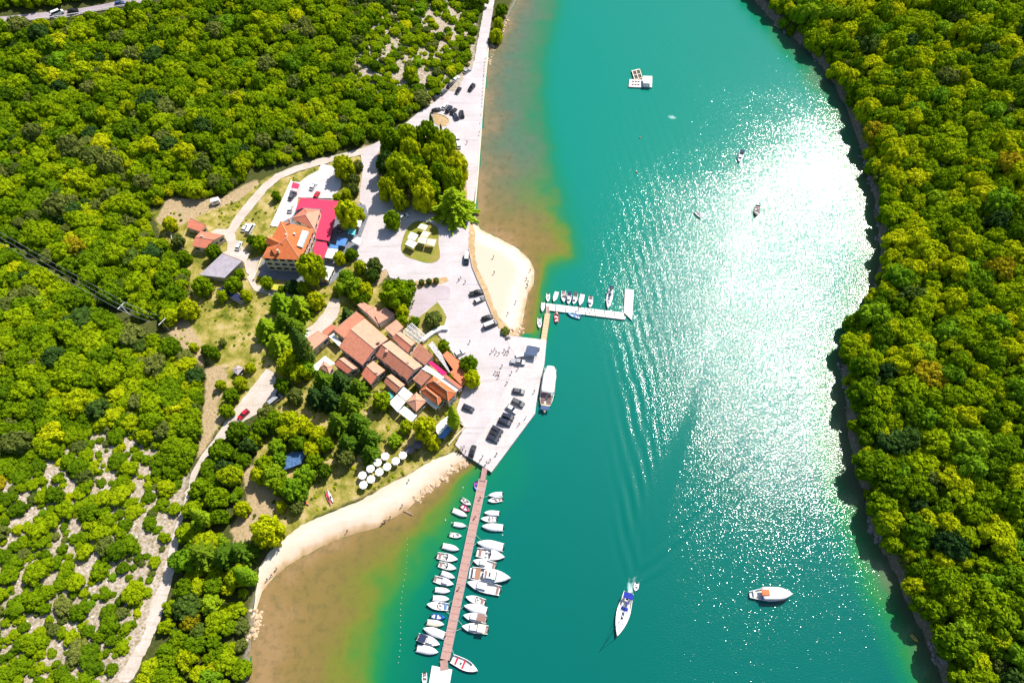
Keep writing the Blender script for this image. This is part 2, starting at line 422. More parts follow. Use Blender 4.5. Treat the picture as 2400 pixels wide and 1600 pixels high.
sheet('worn_plaza', ZZ(zv, [(1210, 470), (1420, 410), (1700, 380), (1850, 440), (1800, 640), (1640, 660), (1400, 850), (1250, 960), (1080, 930), (1070, 760), (1160, 640)]), M_LILAC, .05, GZ, smooth=2, jit=.4, lower=False)
sheet('garden_bed', ZZ(zv, [(1610, 690), (1700, 810), (1780, 960), (1740, 1100), (1600, 1210), (1430, 1240), (1320, 1160), (1150, 1090), (1080, 1000), (1130, 930), (1260, 980), (1420, 850)]), M_GRASS, .12, GZ, .1, lower=False)
sheet('hedge_bed', ZZ(zv, [(1190, 310), (1600, 250), (1780, 230), (1820, 300), (1700, 350), (1440, 400), (1230, 450)]), M_SAND, .11, GZ, .1, lower=False)
sheet('villa_parking', ZZ(z1, [(440, 130), (540, 140), (640, 60), (760, 0), (800, -80), (930, -60), (1050, 50), (1040, 200), (950, 340), (520, 330), (490, 480), (440, 570), (300, 640), (270, 690), (190, 680), (310, 420)]), M_TERR, .06, GZ, .6, jit=.15)
sheet('villa_terrace', ZZ(z1, [(740, 340), (1050, 370), (1230, 410), (1340, 420), (1380, 560), (1290, 800), (1240, 960), (1150, 1080), (1010, 1300), (880, 1420), (640, 1400), (20, 1290), (100, 1050), (300, 640), (480, 480)]), pm('shaded_terrace_paving', (.20, .21, .25), (.15, .16, .19), .6, .8, coords='Object'), .05, GZ, .4)  # villa's shadow painted into the paving as a dark bluish tone
sheet('courtyard', ZZ(z2, [(480, 760), (560, 715), (690, 720), (770, 690), (800, 840), (900, 960), (980, 1020), (930, 1100), (1090, 1050), (1060, 1180), (1020, 1310), (930, 1250), (900, 1120), (640, 1010), (690, 980), (700, 900), (660, 800)]), M_TRACK, .075, None, jit=.3)
sheet('villa_track', [(852, 346), (852, 362), (800, 374), (748, 388), (700, 402), (660, 418), (628, 444), (598, 482), (566, 522), (552, 545), (532, 545), (548, 512), (580, 472), (612, 436), (645, 408), (690, 390), (742, 374), (795, 362)], M_TRACK, .05, None, jit=.3)
sheet('garden_path', [(590, 640), (602, 668), (646, 680), (690, 690), (720, 680), (724, 690), (690, 702), (640, 694), (596, 682), (578, 650)], M_TRACK, .10, None, jit=.3)
sheet('back_lane', ZZ(zg, [(1130, 320), (1230, 330), (1235, 470), (1160, 600), (1050, 700), (900, 820), (800, 880), (690, 900), (740, 800), (800, 700), (900, 640), (990, 540), (1060, 440)]), M_TRACK, .03, None, smooth=2, jit=.3)
sheet('gravel_track', [(268, 1604), (318, 1498), (364, 1383), (385, 1325), (402, 1268), (424, 1190), (440, 1126), (458, 1090), (469, 1071), (500, 1030), (543, 967), (575, 926), (604, 890), (624, 864), (640, 872), (655, 904), (640, 935), (622, 959), (584, 980),
       (543, 1010), (514, 1045), (482, 1073), (466, 1104), (448, 1153), (434, 1200), (421, 1249), (410, 1330), (398, 1383), (376, 1450), (352, 1509), (306, 1604)], M_TRACK, .03, None, jit=.35)
sheet('highway', [(-40, 62), (60, 50), (119, 44), (204, 31), (311, 12), (366, 0), (430, -14), (400, -22), (306, -1), (212, 16), (109, 29), (0, 40), (-40, 45)], M_ASPH, .06, None)
LOWER_BEACH = [(1066, 1058), (1013, 1078), (968, 1106), (897, 1142), (843, 1174), (790, 1194), (743, 1214), (705, 1230), (667, 1262), (629, 1296), (608, 1330), (600, 1390), (590, 1450), (600, 1440),
               (614, 1388), (637, 1360), (665, 1334), (692, 1316), (722, 1300), (747, 1286), (792, 1265), (824, 1254), (892, 1236), (919, 1216), (956, 1197), (975, 1178), (997, 1158), (1023, 1138), (1052, 1117), (1077, 1099), (1100, 1086), (1090, 1068)]
sheet('beach', LOWER_BEACH, M_BEACH, .03, None, jit=.4, wet=True, step=2.0)
sheet('sand_spit', [(1104, 512), (1099, 560), (1099, 590), (1108, 627), (1129, 673), (1152, 736), (1169, 767), (1183, 786), (1216, 788), (1224, 763), (1230, 733), (1237, 692), (1252, 668), (1253, 631), (1241, 607), (1211, 579), (1166, 556), (1124, 536), (1114, 505)],
      M_BEACH, .03, None, jit=.4, wet=True, step=2.0)

sheet('dry_grass_verge', [(1103, 515), (1098, 560), (1099, 590), (1108, 627), (1129, 673), (1152, 736), (1169, 767), (1183, 786), (1206, 784), (1194, 768), (1176, 752), (1160, 722), (1140, 672), (1124, 640), (1116, 610), (1112, 575), (1114, 545)], M_SAND, .07, None, jit=.6, smooth=2, step=2.0, lower=False)
# --- terrain
CLEAR = polyw([(1135, -60), (1105, 150), (1060, 190), (1020, 232), (985, 255), (950, 283), (870, 328), (800, 348), (740, 366), (690, 380), (640, 396), (600, 412), (560, 436), (520, 462), (470, 470), (400, 470),
               (355, 500), (365, 560), (415, 600), (440, 640), (450, 700), (455, 738), (410, 758), (380, 790), (440, 830), (478, 870), (484, 960), (462, 1062), (436, 1122), (396, 1280), (356, 1400), (306, 1520), (262, 1620), (240, 1800), (1300, 1800), (1300, -60)])
KARST = [polyw([(0, 1070), (90, 1050), (190, 1010), (240, 985), (300, 1000), (390, 1010), (425, 1090), (400, 1200), (372, 1330), (330, 1450), (270, 1600), (250, 1760), (-200, 1760), (-140, 1080)], 8),
         polyw([(790, 190), (830, 110), (880, 30), (960, -40), (1120, -40), (1110, 120), (1085, 180), (1020, 225), (960, 205), (880, 215)], 8), polyw([(330, 285), (365, 280), (375, 330), (340, 335)], 12)]
DIRT = [polyw(ZZ(zw, [(400, 300), (600, 270), (650, 380), (620, 560), (520, 740), (640, 790), (720, 780), (560, 960), (330, 1340), (300, 1330), (350, 1000), (400, 600)])), polyw([(385, 770), (440, 750), (470, 800), (480, 860), (440, 830)]),
        polyw([(560, 1060), (600, 1100), (660, 1170), (640, 1210), (560, 1300), (540, 1240), (580, 1170)]), polyw([(840, 560), (860, 560), (850, 380), (880, 340), (850, 340), (838, 470)]), polyw(ZZ(zv, [(600, 0), (740, 30), (700, 200), (420, 480), (430, 380), (560, 170)])),
        polyw([(1085, 135), (1112, 145), (1090, 172), (1050, 205), (1035, 190), (1060, 150)]), polyw([(395, 470), (520, 465), (560, 440), (600, 420), (610, 430), (560, 470), (480, 500), (400, 540), (365, 520)])]
GRASS = [polyw([(480, 690), (620, 690), (860, 640), (1000, 760), (1090, 860), (1060, 1050), (900, 1140), (740, 1210), (620, 1290), (590, 1200), (600, 1050), (660, 930), (640, 870), (560, 850)]),
         polyw([(360, 500), (480, 480), (560, 450), (640, 410), (740, 385), (850, 360), (850, 600), (880, 650), (760, 720), (620, 720), (600, 700), (470, 720), (430, 640), (380, 560)]),
         polyw([(420, 700), (480, 690), (610, 740), (610, 800), (570, 850), (500, 870), (470, 820), (400, 790)]), polyw([(700, 870), (1080, 990), (1070, 1050), (900, 1140), (740, 1210), (620, 1290), (590, 1200), (650, 1100), (640, 960)]),
         polyw([(1112, 500), (1098, 560), (1106, 630), (1130, 680), (1175, 785), (1190, 780), (1140, 670), (1118, 620), (1112, 560)]), polyw([(520, 870), (590, 830), (620, 870), (560, 950), (510, 1010), (500, 940)])]
gp = np.stack([gx.ravel(), gy.ravel()], 1)
near = (np.abs(gp[:, 0]) < 310) & (gp[:, 1] < 395) & (gp[:, 1] > -40)
def mask(polys, soft):
    m = np.zeros(len(gp))
    for p in polys:
        d = sdf(gp[near], p); m[near] = np.maximum(m[near], sm(d, -soft, soft))
    return m
a_karst = mask(KARST, 5.0); a_dirt = mask(DIRT, 1.8); a_grass = mask(GRASS, 2.5)
HT = HG.ravel().copy()
for B in SHEETPOLYS:
    d = sdf(gp[near], B); q = HT[near]; q[d > 0.0] -= 0.35; HT[near] = q
# karst ledges
kz = (vnoise(gp[:, 0], gp[:, 1], 2.6, 21) + .6 * vnoise(gp[:, 0], gp[:, 1], 1.7, 22)) * a_karst
HT += np.where(near, .55 * kz, 0)
nx, ny = len(TX), len(TY)
ii, jj = np.meshgrid(np.arange(nx - 1), np.arange(ny - 1)); a = (jj * nx + ii).ravel()
quads = np.stack([a, a + 1, a + 1 + nx, a + nx], 1)
def grid_mesh(name, X, Y, Z, quads):
    m = bpy.data.meshes.new(name)
    used = np.unique(quads); remap = np.full(len(X), -1); remap[used] = np.arange(len(used)); quads = remap[quads]
    m.vertices.add(len(used)); m.vertices.foreach_set('co', np.stack([X[used], Y[used], Z[used]], 1).astype(np.float32).ravel())
    m.loops.add(quads.size); m.loops.foreach_set('vertex_index', quads.astype(np.int32).ravel())
    m.polygons.add(len(quads)); m.polygons.foreach_set('loop_start', np.arange(0, quads.size, 4, dtype=np.int32))
    m.polygons.foreach_set('use_smooth', np.ones(len(quads), bool))
    m.update(calc_edges=True); m.validate()
    return m, used
tm, used = grid_mesh('ground', gx.ravel(), gy.ravel(), HT, quads)
for nm, arr in (('karst', a_karst), ('dirt', a_dirt), ('grass', a_grass), ('shore', SDG.ravel())):
    at = tm.attributes.new(nm, 'FLOAT', 'POINT'); at.data.foreach_set('value', arr[used].astype(np.float32))
def ground_mat():
    m, t, b = nt('ground_soil')
    g = t.nodes.new('ShaderNodeNewGeometry')
    def noise(s, d=5, r=.6):
        n = t.nodes.new('ShaderNodeTexNoise'); n.inputs['Scale'].default_value = s; n.inputs['Detail'].default_value = d; n.inputs['Roughness'].default_value = r
        t.links.new(g.outputs['Position'], n.inputs['Vector']); return n
    nA = noise(.25); nB = noise(1.3, 6, .7); nC = noise(.6, 5, .7)
    vo = t.nodes.new('ShaderNodeTexVoronoi'); vo.inputs['Scale'].default_value = .9; t.links.new(g.outputs['Position'], vo.inputs['Vector'])
    base = ramp(t, [(.3, (.035, .05, .012)), (.55, (.075, .085, .02)), (.75, (.14, .11, .05))]); t.links.new(nB.outputs[0], base.inputs[0])
    cur = base.outputs[0]
    def layer(attr, rp, thr0=.35, thr1=.65, nz=nC, k=.9):
        nonlocal cur
        at = t.nodes.new('ShaderNodeAttribute'); at.attribute_name = attr
        ad = t.nodes.new('ShaderNodeMath'); ad.operation = 'MULTIPLY_ADD'; ad.inputs[1].default_value = k
        t.links.new(nz.outputs[0], ad.inputs[0]); 
        sb = t.nodes.new('ShaderNodeMath'); sb.operation = 'SUBTRACT'; sb.inputs[1].default_value = k / 2
        t.links.new(at.outputs['Fac'], sb.inputs[0]); t.links.new(sb.outputs[0], ad.inputs[2])
        mr = t.nodes.new('ShaderNodeMapRange'); mr.inputs[1].default_value = thr0; mr.inputs[2].default_value = thr1
        t.links.new(ad.outputs[0], mr.inputs[0])
        mx = t.nodes.new('ShaderNodeMix'); mx.data_type = 'RGBA'
        t.links.new(mr.outputs[0], mx.inputs['Factor']); t.links.new(cur, mx.inputs['A']); t.links.new(rp.outputs[0], mx.inputs['B'])
        cur = mx.outputs['Result']
    rg = ramp(t, [(.30, (.10, .13, .012)), (.45, (.24, .22, .035)), (.58, (.40, .32, .10)), (.7, (.50, .38, .20))]); t.links.new(nA.outputs[0], rg.inputs[0]); layer('grass', rg)
    rd = ramp(t, [(.3, (.50, .37, .23)), (.5, (.42, .31, .18)), (.7, (.24, .19, .09))]); t.links.new(nB.outputs[0], rd.inputs[0]); layer('dirt', rd)
    rk = ramp(t, [(.26, (.60, .53, .49)), (.44, (.46, .39, .33)), (.55, (.33, .26, .17)), (.68, (.17, .16, .07))]); t.links.new(nB.outputs[0], rk.inputs[0]); layer('karst', rk)
    # shore: rock and sand at the waterline
    at = t.nodes.new('ShaderNodeAttribute'); at.attribute_name = 'shore'
    mr = t.nodes.new('ShaderNodeMapRange'); mr.inputs[1].default_value = 2.4; mr.inputs[2].default_value = .8
    t.links.new(at.outputs['Fac'], mr.inputs[0])
    rs = ramp(t, [(.35, (.30, .25, .20)), (.6, (.17, .14, .09))]); t.links.new(nB.outputs[0], rs.inputs[0])
    mx = t.nodes.new('ShaderNodeMix'); mx.data_type = 'RGBA'
    t.links.new(mr.outputs[0], mx.inputs['Factor']); t.links.new(cur, mx.inputs['A']); t.links.new(rs.outputs[0], mx.inputs['B'])
    t.links.new(mx.outputs['Result'], b.inputs['Base Color'])
    b.inputs['Roughness'].default_value = .95; b.inputs['Specular IOR Level'].default_value = .1
    bp = t.nodes.new('ShaderNodeBump'); bp.inputs['Distance'].default_value = .35
    t.links.new(nB.outputs[0], bp.inputs['Height']); t.links.new(bp.outputs[0], b.inputs['Normal'])
    return m
tm.materials.append(ground_mat())
structure(link('ground', tm))

# --- sea
SX = axis(-105, 175, 0.85, EXT); SY = axis(-14, 345, 0.85, EXT)
wx, wy = np.meshgrid(SX, SY); wp = np.stack([wx.ravel(), wy.ravel()], 1)
wsd = sdf(wp, SEA)                                  # > 0 on the water
C1 = [(x * K, y * K) for x, y in [(1300, -60), (1275, 0), (1248, 100), (1238, 190), (1243, 300), (1258, 370), (1284, 450), (1300, 520), (1304, 585), (1262, 605), (1246, 640), (1238, 700), (1228, 762)]]
C2 = [(x * K, y * K) for x, y in [(1096, 1070), (1060, 1098), (995, 1178), (955, 1215), (925, 1265), (885, 1330), (855, 1400), (842, 1480), (832, 1568), (815, 1680)]]
C3 = [(x * K, y * K) for x, y in [(1655, -50), (1705, 0), (1770, 80), (1835, 150), (1885, 240), (1920, 330), (1945, 420), (1965, 500), (1968, 600), (1950, 680), (1905, 770), (1885, 850), (1885, 930), (1895, 1050), (1935, 1200), (1990, 1330), (2050, 1450), (2105, 1568), (2150, 1680)]]
d0 = np.maximum(wsd, 0)
shl = ldist(wp, np.vstack([ws[:22]])); shl2 = ldist(wp, ws[31:]); she = ldist(wp, es)
def zone(line, shore, ds, soft):
    """shallowness 0 at the shore, .5 on the contour, 1 well beyond"""
    c = polyw(line, 0.0); d1 = ldist(wp, c)
    P = np.vstack([c, shore[::-1]]); ins = sdf(wp, P) > 0
    return np.where(ins, .5 * ds / (ds + d1 + 1e-6), .5 + .5 * np.clip(d1 / soft, 0, 1))
dep = np.minimum(np.minimum(zone(C1, ws[:23], shl, 9.0), zone(C2, ws[31:], shl2, 20.0)), np.clip(.22 + zone(C3, es, she, 7.0) * .78 + .0, 0, 1))
dep = np.clip(dep + ((vnoise(wp[:, 0], wp[:, 1], 13, 31) - .5) * .18 + (vnoise(wp[:, 0], wp[:, 1], 5, 32) - .5) * .10 + (vnoise(wp[:, 0], wp[:, 1], 2, 33) - .5) * .04) * (1 - sm(dep, .7, .95)), 0, 1)
# wake of the sailing boat
st = G(1478, 1385)[:2]; tail = G(1655, 880)[:2]
dv = (st - tail) / np.hypot(*(st - tail)); pv = np.array([-dv[1], dv[0]])
rel = st - wp; al = rel @ dv; ac = -(rel @ pv)
aa = np.abs(ac)
wz = np.zeros(len(wp))
for ang, lam, A, half, wd in ((R(57), 3.8, .15, .30, .10), (R(66), 3.0, .07, .22, .12)):
    ph = 2 * math.pi / lam * (aa * math.sin(ang) - al * math.cos(ang)) + 1.5 * vnoise(wp[:, 0], wp[:, 1], 9, 41)
    env = np.exp(-((aa - half * al - 1.5) / (2.2 + wd * al)) ** 2) * sm(al, 1, 8) * np.exp(-np.maximum(al, 0) / 75) * (al > 0)
    wz += A * env * np.cos(ph)
calm = np.exp(-((ac + 0.02 * al) / (2.0 + .022 * np.maximum(al, 0))) ** 2) * (al > 0) * np.exp(-np.maximum(al - 40, 0) / 60)
foam = np.exp(-(aa / (.9 + .03 * al)) ** 2) * np.exp(-np.maximum(al, 0) / 7) * (al > -1) + .8 * np.exp(-((aa - .26 * al - .8) / .6) ** 2) * np.exp(-np.maximum(al, 0) / 9) * (al > 0)
sp = G(1575, 275)[:2]; q = wp - sp; foam += 1.0 * np.exp(-((q[:, 0] - .6 * q[:, 1]) / 2.8) ** 2 - ((q[:, 1] + .4 * q[:, 0]) / 1.5) ** 2)
ruf = .82 + .40 * vnoise(wp[:, 0], wp[:, 1], 34, 51) * (.5 + vnoise(wp[:, 0], wp[:, 1], 12, 52)) * 1.0
ppx, ppy = project(np.column_stack([wp, np.zeros(len(wp))]))
gX = (wp[:, 0] - 20 - 12 * np.sin(wp[:, 1] / 40.0)) / 26.0          # sheltered water on the village side
gs = wp[:, 1] - 135 - .22 * (wp[:, 0] - 90) + 14 * (vnoise(wp[:, 0], wp[:, 1], 30, 53) - .5)
gust = np.where(gs > 0, .42 + .58 * np.exp(-(gs / 66.0) ** 2), .58 + .42 * np.exp(-(gs / 70.0) ** 2))
ruf = ruf * gust * (.16 + .84 * sm(gX, 0.0, 1.0)) * (1 - .75 * calm) * (.45 + .55 * sm(she, 0, 7))
sq = np.arange(len(SX) - 1); si, sj = np.meshgrid(sq, np.arange(len(SY) - 1)); a = (sj * len(SX) + si).ravel()
wq = np.stack([a, a + 1, a + 1 + len(SX), a + len(SX)], 1)
wq = wq[(wsd[wq] > -4).any(1)]
sm_, wu = grid_mesh('sea', wp[:, 0], wp[:, 1], wz, wq)
tone = sm(dep, .45, .62) * sm(wp[:, 1], 5, 220) + (1 - sm(dep, .45, .62)) * np.maximum(sm(wp[:, 1], 165, 225), .8 * (wp[:, 0] > 75))
for nm, arr in (('depth', dep), ('ripple', ruf), ('foam', foam), ('tone', tone)):
    at = sm_.attributes.new(nm, 'FLOAT', 'POINT'); at.data.foreach_set('value', arr[wu].astype(np.float32))
def sea_mat():
    m, t, b = nt('sea_water')
    g = t.nodes.new('ShaderNodeNewGeometry')
    def attr(n):
        at = t.nodes.new('ShaderNodeAttribute'); at.attribute_name = n; return at.outputs['Fac']
    def noise(s, d, r, vec=None):
        n = t.nodes.new('ShaderNodeTexNoise'); n.inputs['Scale'].default_value = s; n.inputs['Detail'].default_value = d; n.inputs['Roughness'].default_value = r
        t.links.new(vec or g.outputs['Position'], n.inputs['Vector']); return n.outputs[0]
    r1 = ramp(t, [(0, (.28, .18, .08)), (.10, (.225, .15, .05)), (.26, (.18, .138, .036)), (.38, (.145, .165, .022)), (.48, (.062, .178, .026)), (.58, (.016, .178, .045)), (.74, (.002, .15, .074)), (1.0, (.0005, .112, .092))])
    r2 = ramp(t, [(0, (.22, .165, .09)), (.12, (.13, .135, .08)), (.26, (.082, .14, .09)), (.38, (.055, .15, .078)), (.48, (.026, .16, .075)), (.62, (.006, .175, .09)), (.80, (.001, .185, .125)), (1.0, (.0005, .188, .142))])
    dpt = attr('depth')
    for r in (r1, r2): t.links.new(dpt, r.inputs[0])
    mx = t.nodes.new('ShaderNodeMix'); mx.data_type = 'RGBA'
    t.links.new(attr('tone'), mx.inputs['Factor']); t.links.new(r1.outputs[0], mx.inputs['A']); t.links.new(r2.outputs[0], mx.inputs['B'])
    nw = noise(.35, 6, .7); wr = t.nodes.new('ShaderNodeMapRange'); wr.inputs[1].default_value = .48; wr.inputs[2].default_value = .70; wr.inputs[4].default_value = .55; t.links.new(nw, wr.inputs[0])
    sh = t.nodes.new('ShaderNodeMapRange'); sh.inputs[1].default_value = .55; sh.inputs[2].default_value = .12; t.links.new(dpt, sh.inputs[0])
    wm = t.nodes.new('ShaderNodeMath'); wm.operation = 'MULTIPLY'; t.links.new(wr.outputs[0], wm.inputs[0]); t.links.new(sh.outputs[0], wm.inputs[1])
    mw = t.nodes.new('ShaderNodeMix'); mw.data_type = 'RGBA'; mw.inputs['B'].default_value = (.07, .075, .03, 1); t.links.new(wm.outputs[0], mw.inputs['Factor']); t.links.new(mx.outputs['Result'], mw.inputs['A']); mx = mw
    # foam streaks
    nf = noise(1.1, 5, .75)
    ff = t.nodes.new('ShaderNodeMath'); ff.operation = 'MULTIPLY'; t.links.new(attr('foam'), ff.inputs[0]); t.links.new(nf, ff.inputs[1])
    fr = t.nodes.new('ShaderNodeMapRange'); fr.inputs[1].default_value = .22; fr.inputs[2].default_value = .6; fr.inputs[4].default_value = .75; t.links.new(ff.outputs[0], fr.inputs[0])
    mf = t.nodes.new('ShaderNodeMix'); mf.data_type = 'RGBA'; mf.inputs['B'].default_value = (.62, .80, .78, 1)
    t.links.new(fr.outputs[0], mf.inputs['Factor']); t.links.new(mx.outputs['Result'], mf.inputs['A'])
    t.links.new(mf.outputs['Result'], b.inputs['Base Color'])
    b.inputs['IOR'].default_value = 1.33
    rr = t.nodes.new('ShaderNodeMapRange'); rr.inputs[1].default_value = .1; rr.inputs[2].default_value = 1.0; b.inputs['Specular IOR Level'].default_value = .55; rr.inputs[3].default_value = .10; rr.inputs[4].default_value = .12
    t.links.new(attr('ripple'), rr.inputs[0]); t.links.new(rr.outputs[0], b.inputs['Roughness'])
    # wind ripples
    mp = t.nodes.new('ShaderNodeMapping'); mp.inputs['Rotation'].default_value = (0, 0, R(-25)); mp.inputs['Scale'].default_value = (.75, 1.25, 1)
    t.links.new(g.outputs['Position'], mp.inputs['Vector'])
    nA = noise(2.1, 1, .5, mp.outputs[0]); nB = noise(.33, 2, .5, mp.outputs[0])
    h = t.nodes.new('ShaderNodeMath'); h.operation = 'MULTIPLY_ADD'; h.inputs[1].default_value = .7; t.links.new(nB, h.inputs[0]); t.links.new(nA, h.inputs[2])
    hm = t.nodes.new('ShaderNodeMath'); hm.operation = 'MULTIPLY'; t.links.new(h.outputs[0], hm.inputs[0]); t.links.new(attr('ripple'), hm.inputs[1])
    bp = t.nodes.new('ShaderNodeBump'); bp.inputs['Strength'].default_value = 1.0; bp.inputs['Distance'].default_value = .14
    t.links.new(hm.outputs[0], bp.inputs['Height']); t.links.new(bp.outputs[0], b.inputs['Normal'])
    return m
sm_.materials.append(sea_mat())
sea = structure(link('sea', sm_))

# ================================================================== WOODS
ICO = None
def ico():
    global ICO
    if ICO is None:
        bm = bmesh.new(); bmesh.ops.create_icosphere(bm, subdivisions=2, radius=1.0)
        bm.verts.ensure_lookup_table(); v = np.array([p.co[:] for p in bm.verts]); f = np.array([[q.index for q in p.verts] for p in bm.faces]); bm.free()
        ICO = (v, f)
    return ICO
def quadcloud(c, n, s, r):
    """leaf-sized squares at points c facing n"""
    up = r.normal(size=c.shape); u = np.cross(n, up); u /= np.linalg.norm(u, axis=1)[:, None] + 1e-9; w = np.cross(n, u)
    s = s[:, None]; asp = r.uniform(.6, 1.0, (len(c), 1))
    V = np.stack([c - u * s - w * s * asp, c + u * s - w * s * asp * .8, c + u * s * .7 + w * s * asp, c - u * s * .8 + w * s * asp], 1).reshape(-1, 3)
    return V, np.arange(len(V)).reshape(-1, 4)
def clump_cloud(C, Rad, seed, leaves=110, leaf=.10, core=.9, squash=1.0):
    r = np.random.default_rng(seed); iv, jf = ico(); V = []; F = []; n0 = 0; F4 = []
    for c, q in zip(C, Rad):
        v = iv * (q * core) * (1 + r.uniform(-.2, .2, (len(iv), 1))); v[:, 2] *= squash
        V.append(v + c); F.append(jf + n0); n0 += len(v)
    lc = []; ln = []; ls = []
    for c, q in zip(C, Rad):
        m = int(leaves * (q / .38) ** 2) + 8
        d = r.normal(size=(m, 3)); d[:, 2] += .35; d /= np.linalg.norm(d, axis=1)[:, None]
        p = d * q * r.uniform(.88, 1.22, (m, 1)); p[:, 2] *= squash
        nn = d + r.normal(size=(m, 3)) * .38; nn /= np.linalg.norm(nn, axis=1)[:, None]
        lc.append(p + c); ln.append(nn); ls.append(leaf * r.uniform(.5, 1.1, m))
    qv, qf = quadcloud(np.vstack(lc), np.vstack(ln), np.concatenate(ls), r)
    return np.vstack(V), np.vstack(F), qv, qf
def np_mesh(name, parts, mat):
    vs = []; fs = []; o = 0
    for v, f in parts:
        vs += v.tolist(); fs += [tuple(int(i) + o for i in q) for q in f]; o += len(v)
    m = bpy.data.meshes.new(name); m.from_pydata(vs, [], fs); m.materials.append(mat); m.update(); return m
def round_crown(seed, n=31, hz=.72, base=.55, spread=.82, q0=.13, q1=.32):
    """crown about 1 wide (radius), sitting from z=.25 to z~1.6"""
    r = np.random.default_rng(seed); C = []; Q = []
    for k in range(n):
        a = k * 2.399 + r.uniform(-.5, .5); rr = math.sqrt((k + .5) / n) * spread * r.uniform(.8, 1.2)
        z = base + hz * math.sqrt(max(0, 1 - (rr / .95) ** 2)) * r.uniform(.75, 1.08) - .1
        C.append((rr * math.cos(a), rr * math.sin(a), z)); Q.append(r.uniform(q0, q1))
    for k in range(5):
        a = k * 1.257 + r.uniform(-.4, .4); C.append((.62 * math.cos(a), .62 * math.sin(a), base * .75)); Q.append(r.uniform(.3, .42))
    return np.array(C), np.array(Q)
def make_round(name, seed, mat, **kw):
    lf = {k: kw.pop(k) for k in ('leaves', 'leaf', 'core') if k in kw}
    C, Q = round_crown(seed, **kw); a, b_, c, d = clump_cloud(C, Q, seed + 100, **lf)
    return np_mesh(name, [(a, b_), (c, d)], mat)
def make_conifer(name, seed, mat, levels=9, n0=11):
    """cedar-like: whorls of drooping fronds, radius 1, height 3"""
    r = np.random.default_rng(seed); vs = []; fs = []
    for L in range(levels):
        f = L / (levels - 1); z = .35 + 2.6 * f; rad = (1 - f) ** .75 * r.uniform(.9, 1.1) + .08; n = max(4, int(n0 * (1 - f * .55)))
        for k in range(n):
            a = 2 * math.pi * (k + r.uniform(-.3, .3)) / n + L * .7; rr = rad * r.uniform(.75, 1.12); dx, dy = math.cos(a), math.sin(a)
            for j in range(5):
                t0 = .12 + .19 * j; x = rr * (t0 + .1); zz = z - .30 * rr * (t0 + .1) ** 1.5 + r.uniform(-.03, .03); w = (.19 * (1.15 - .75 * t0) + .03) * r.uniform(.7, 1.2); ln = rr * .16
                for sgn, tz in ((1, -.06), (-1, -.06), (0, .03)):
                    o = len(vs); px, py = -dy, dx
                    if sgn: q = [(x - ln, 0, 0), (x + ln, 0, .0), (x + ln * .9, sgn * w, tz), (x - ln * .2, sgn * w * 1.1, tz - .02)]
                    else: q = [(x - ln, -.05, .02), (x + ln * 1.3, -.02, .05), (x + ln * 1.3, .03, .04), (x - ln, .05, .02)]
                    vs += [(dx * u + px * v, dy * u + py * v, zz + w_) for u, v, w_ in q]; fs.append((o, o + 1, o + 2, o + 3))
    m = bpy.data.meshes.new(name); m.from_pydata(vs, [], fs); m.materials.append(mat); m.update(); return m
def make_cypress(name, seed, mat):
    r = np.random.default_rng(seed); n = 900
    z = r.uniform(.03, 1, n); rad = .115 * np.sin(np.pi * np.clip(z, .04, .985) ** .62) ** .8 * r.uniform(.75, 1.1, n); a = r.uniform(0, 6.283, n)
    c = np.stack([rad * np.cos(a), rad * np.sin(a), z], 1); nn = np.stack([np.cos(a), np.sin(a), r.uniform(0, .9, n)], 1) + r.normal(size=(n, 3)) * .3; nn /= np.linalg.norm(nn, axis=1)[:, None]
    qv, qf = quadcloud(c, nn, r.uniform(.012, .024, n), r)
    iv, jf = ico(); v = iv * np.array([.085, .085, .46]) + np.array([0, 0, .49])
    return np_mesh(name, [(v, jf), (qv, qf)], mat)
def trunk_mesh(name, limbs=4, seed=0, h=.75):
    mb = MB(); r = random.Random(seed)
    mb.tube((0, 0, -.25), (0, 0, h * .6), .085, .06, 7); mb.tube((0, 0, h * .6), (.03, .02, h * 1.35), .06, .02, 6)
    for k in range(limbs):
        a = k * 6.283 / limbs + r.uniform(-.4, .4); mb.tube((0, 0, h * r.uniform(.45, .75)), (.5 * math.cos(a), .5 * math.sin(a), h * r.uniform(1.0, 1.3)), .04, .012, 5)
    return mb.mesh(name, BARK)
TRUNK = [trunk_mesh('trunk_%d' % k, 4 + k, k) for k in range(2)]
TRUNK_TALL = MB().tube((0, 0, -.2), (0, 0, 2.7), .075, .015, 7).mesh('trunk_tall', BARK)
TRUNK_CYP = MB().tube((0, 0, -.03), (0, 0, .5), .022, .008, 6).mesh('trunk_cypress', BARK)
CR_MID = [make_round('crown_green_%d' % k, 10 + k, F_MID) for k in range(5)]
CR_YEL = [make_round('crown_yellow_%d' % k, 30 + k, F_YEL) for k in range(2)]
CR_OLI = [make_round('crown_olive_%d' % k, 40 + k, F_OLI) for k in range(2)]
CR_DRK = [make_round('crown_dark_%d' % k, 50 + k, F_DRK) for k in range(2)]
CR_BRI = [make_round('crown_bright_%d' % k, 60 + k, F_BRI) for k in range(2)]
CR_ORG = [make_round('crown_autumn_%d' % k, 70, F_ORG) for k in range(1)]
CR_PINE = [make_round('crown_pine_%d' % k, 80 + k, [F_YEL, F_MID][k], n=22, hz=.55, base=.7, spread=.78, q0=.22, q1=.30, leaves=60, leaf=.10) for k in range(2)]
CR_FINE = [make_round('crown_fine_%d' % k, 90 + k, [F_YEL, F_BRI, F_MID][k], n=30, hz=.85, base=.55, spread=.78, q0=.17, q1=.27, leaves=70, leaf=.10) for k in range(3)]
CR_CON = [make_conifer('crown_conifer_%d' % k, 5 + k, [F_DRK, F_BRI, F_CON][k]) for k in range(3)]
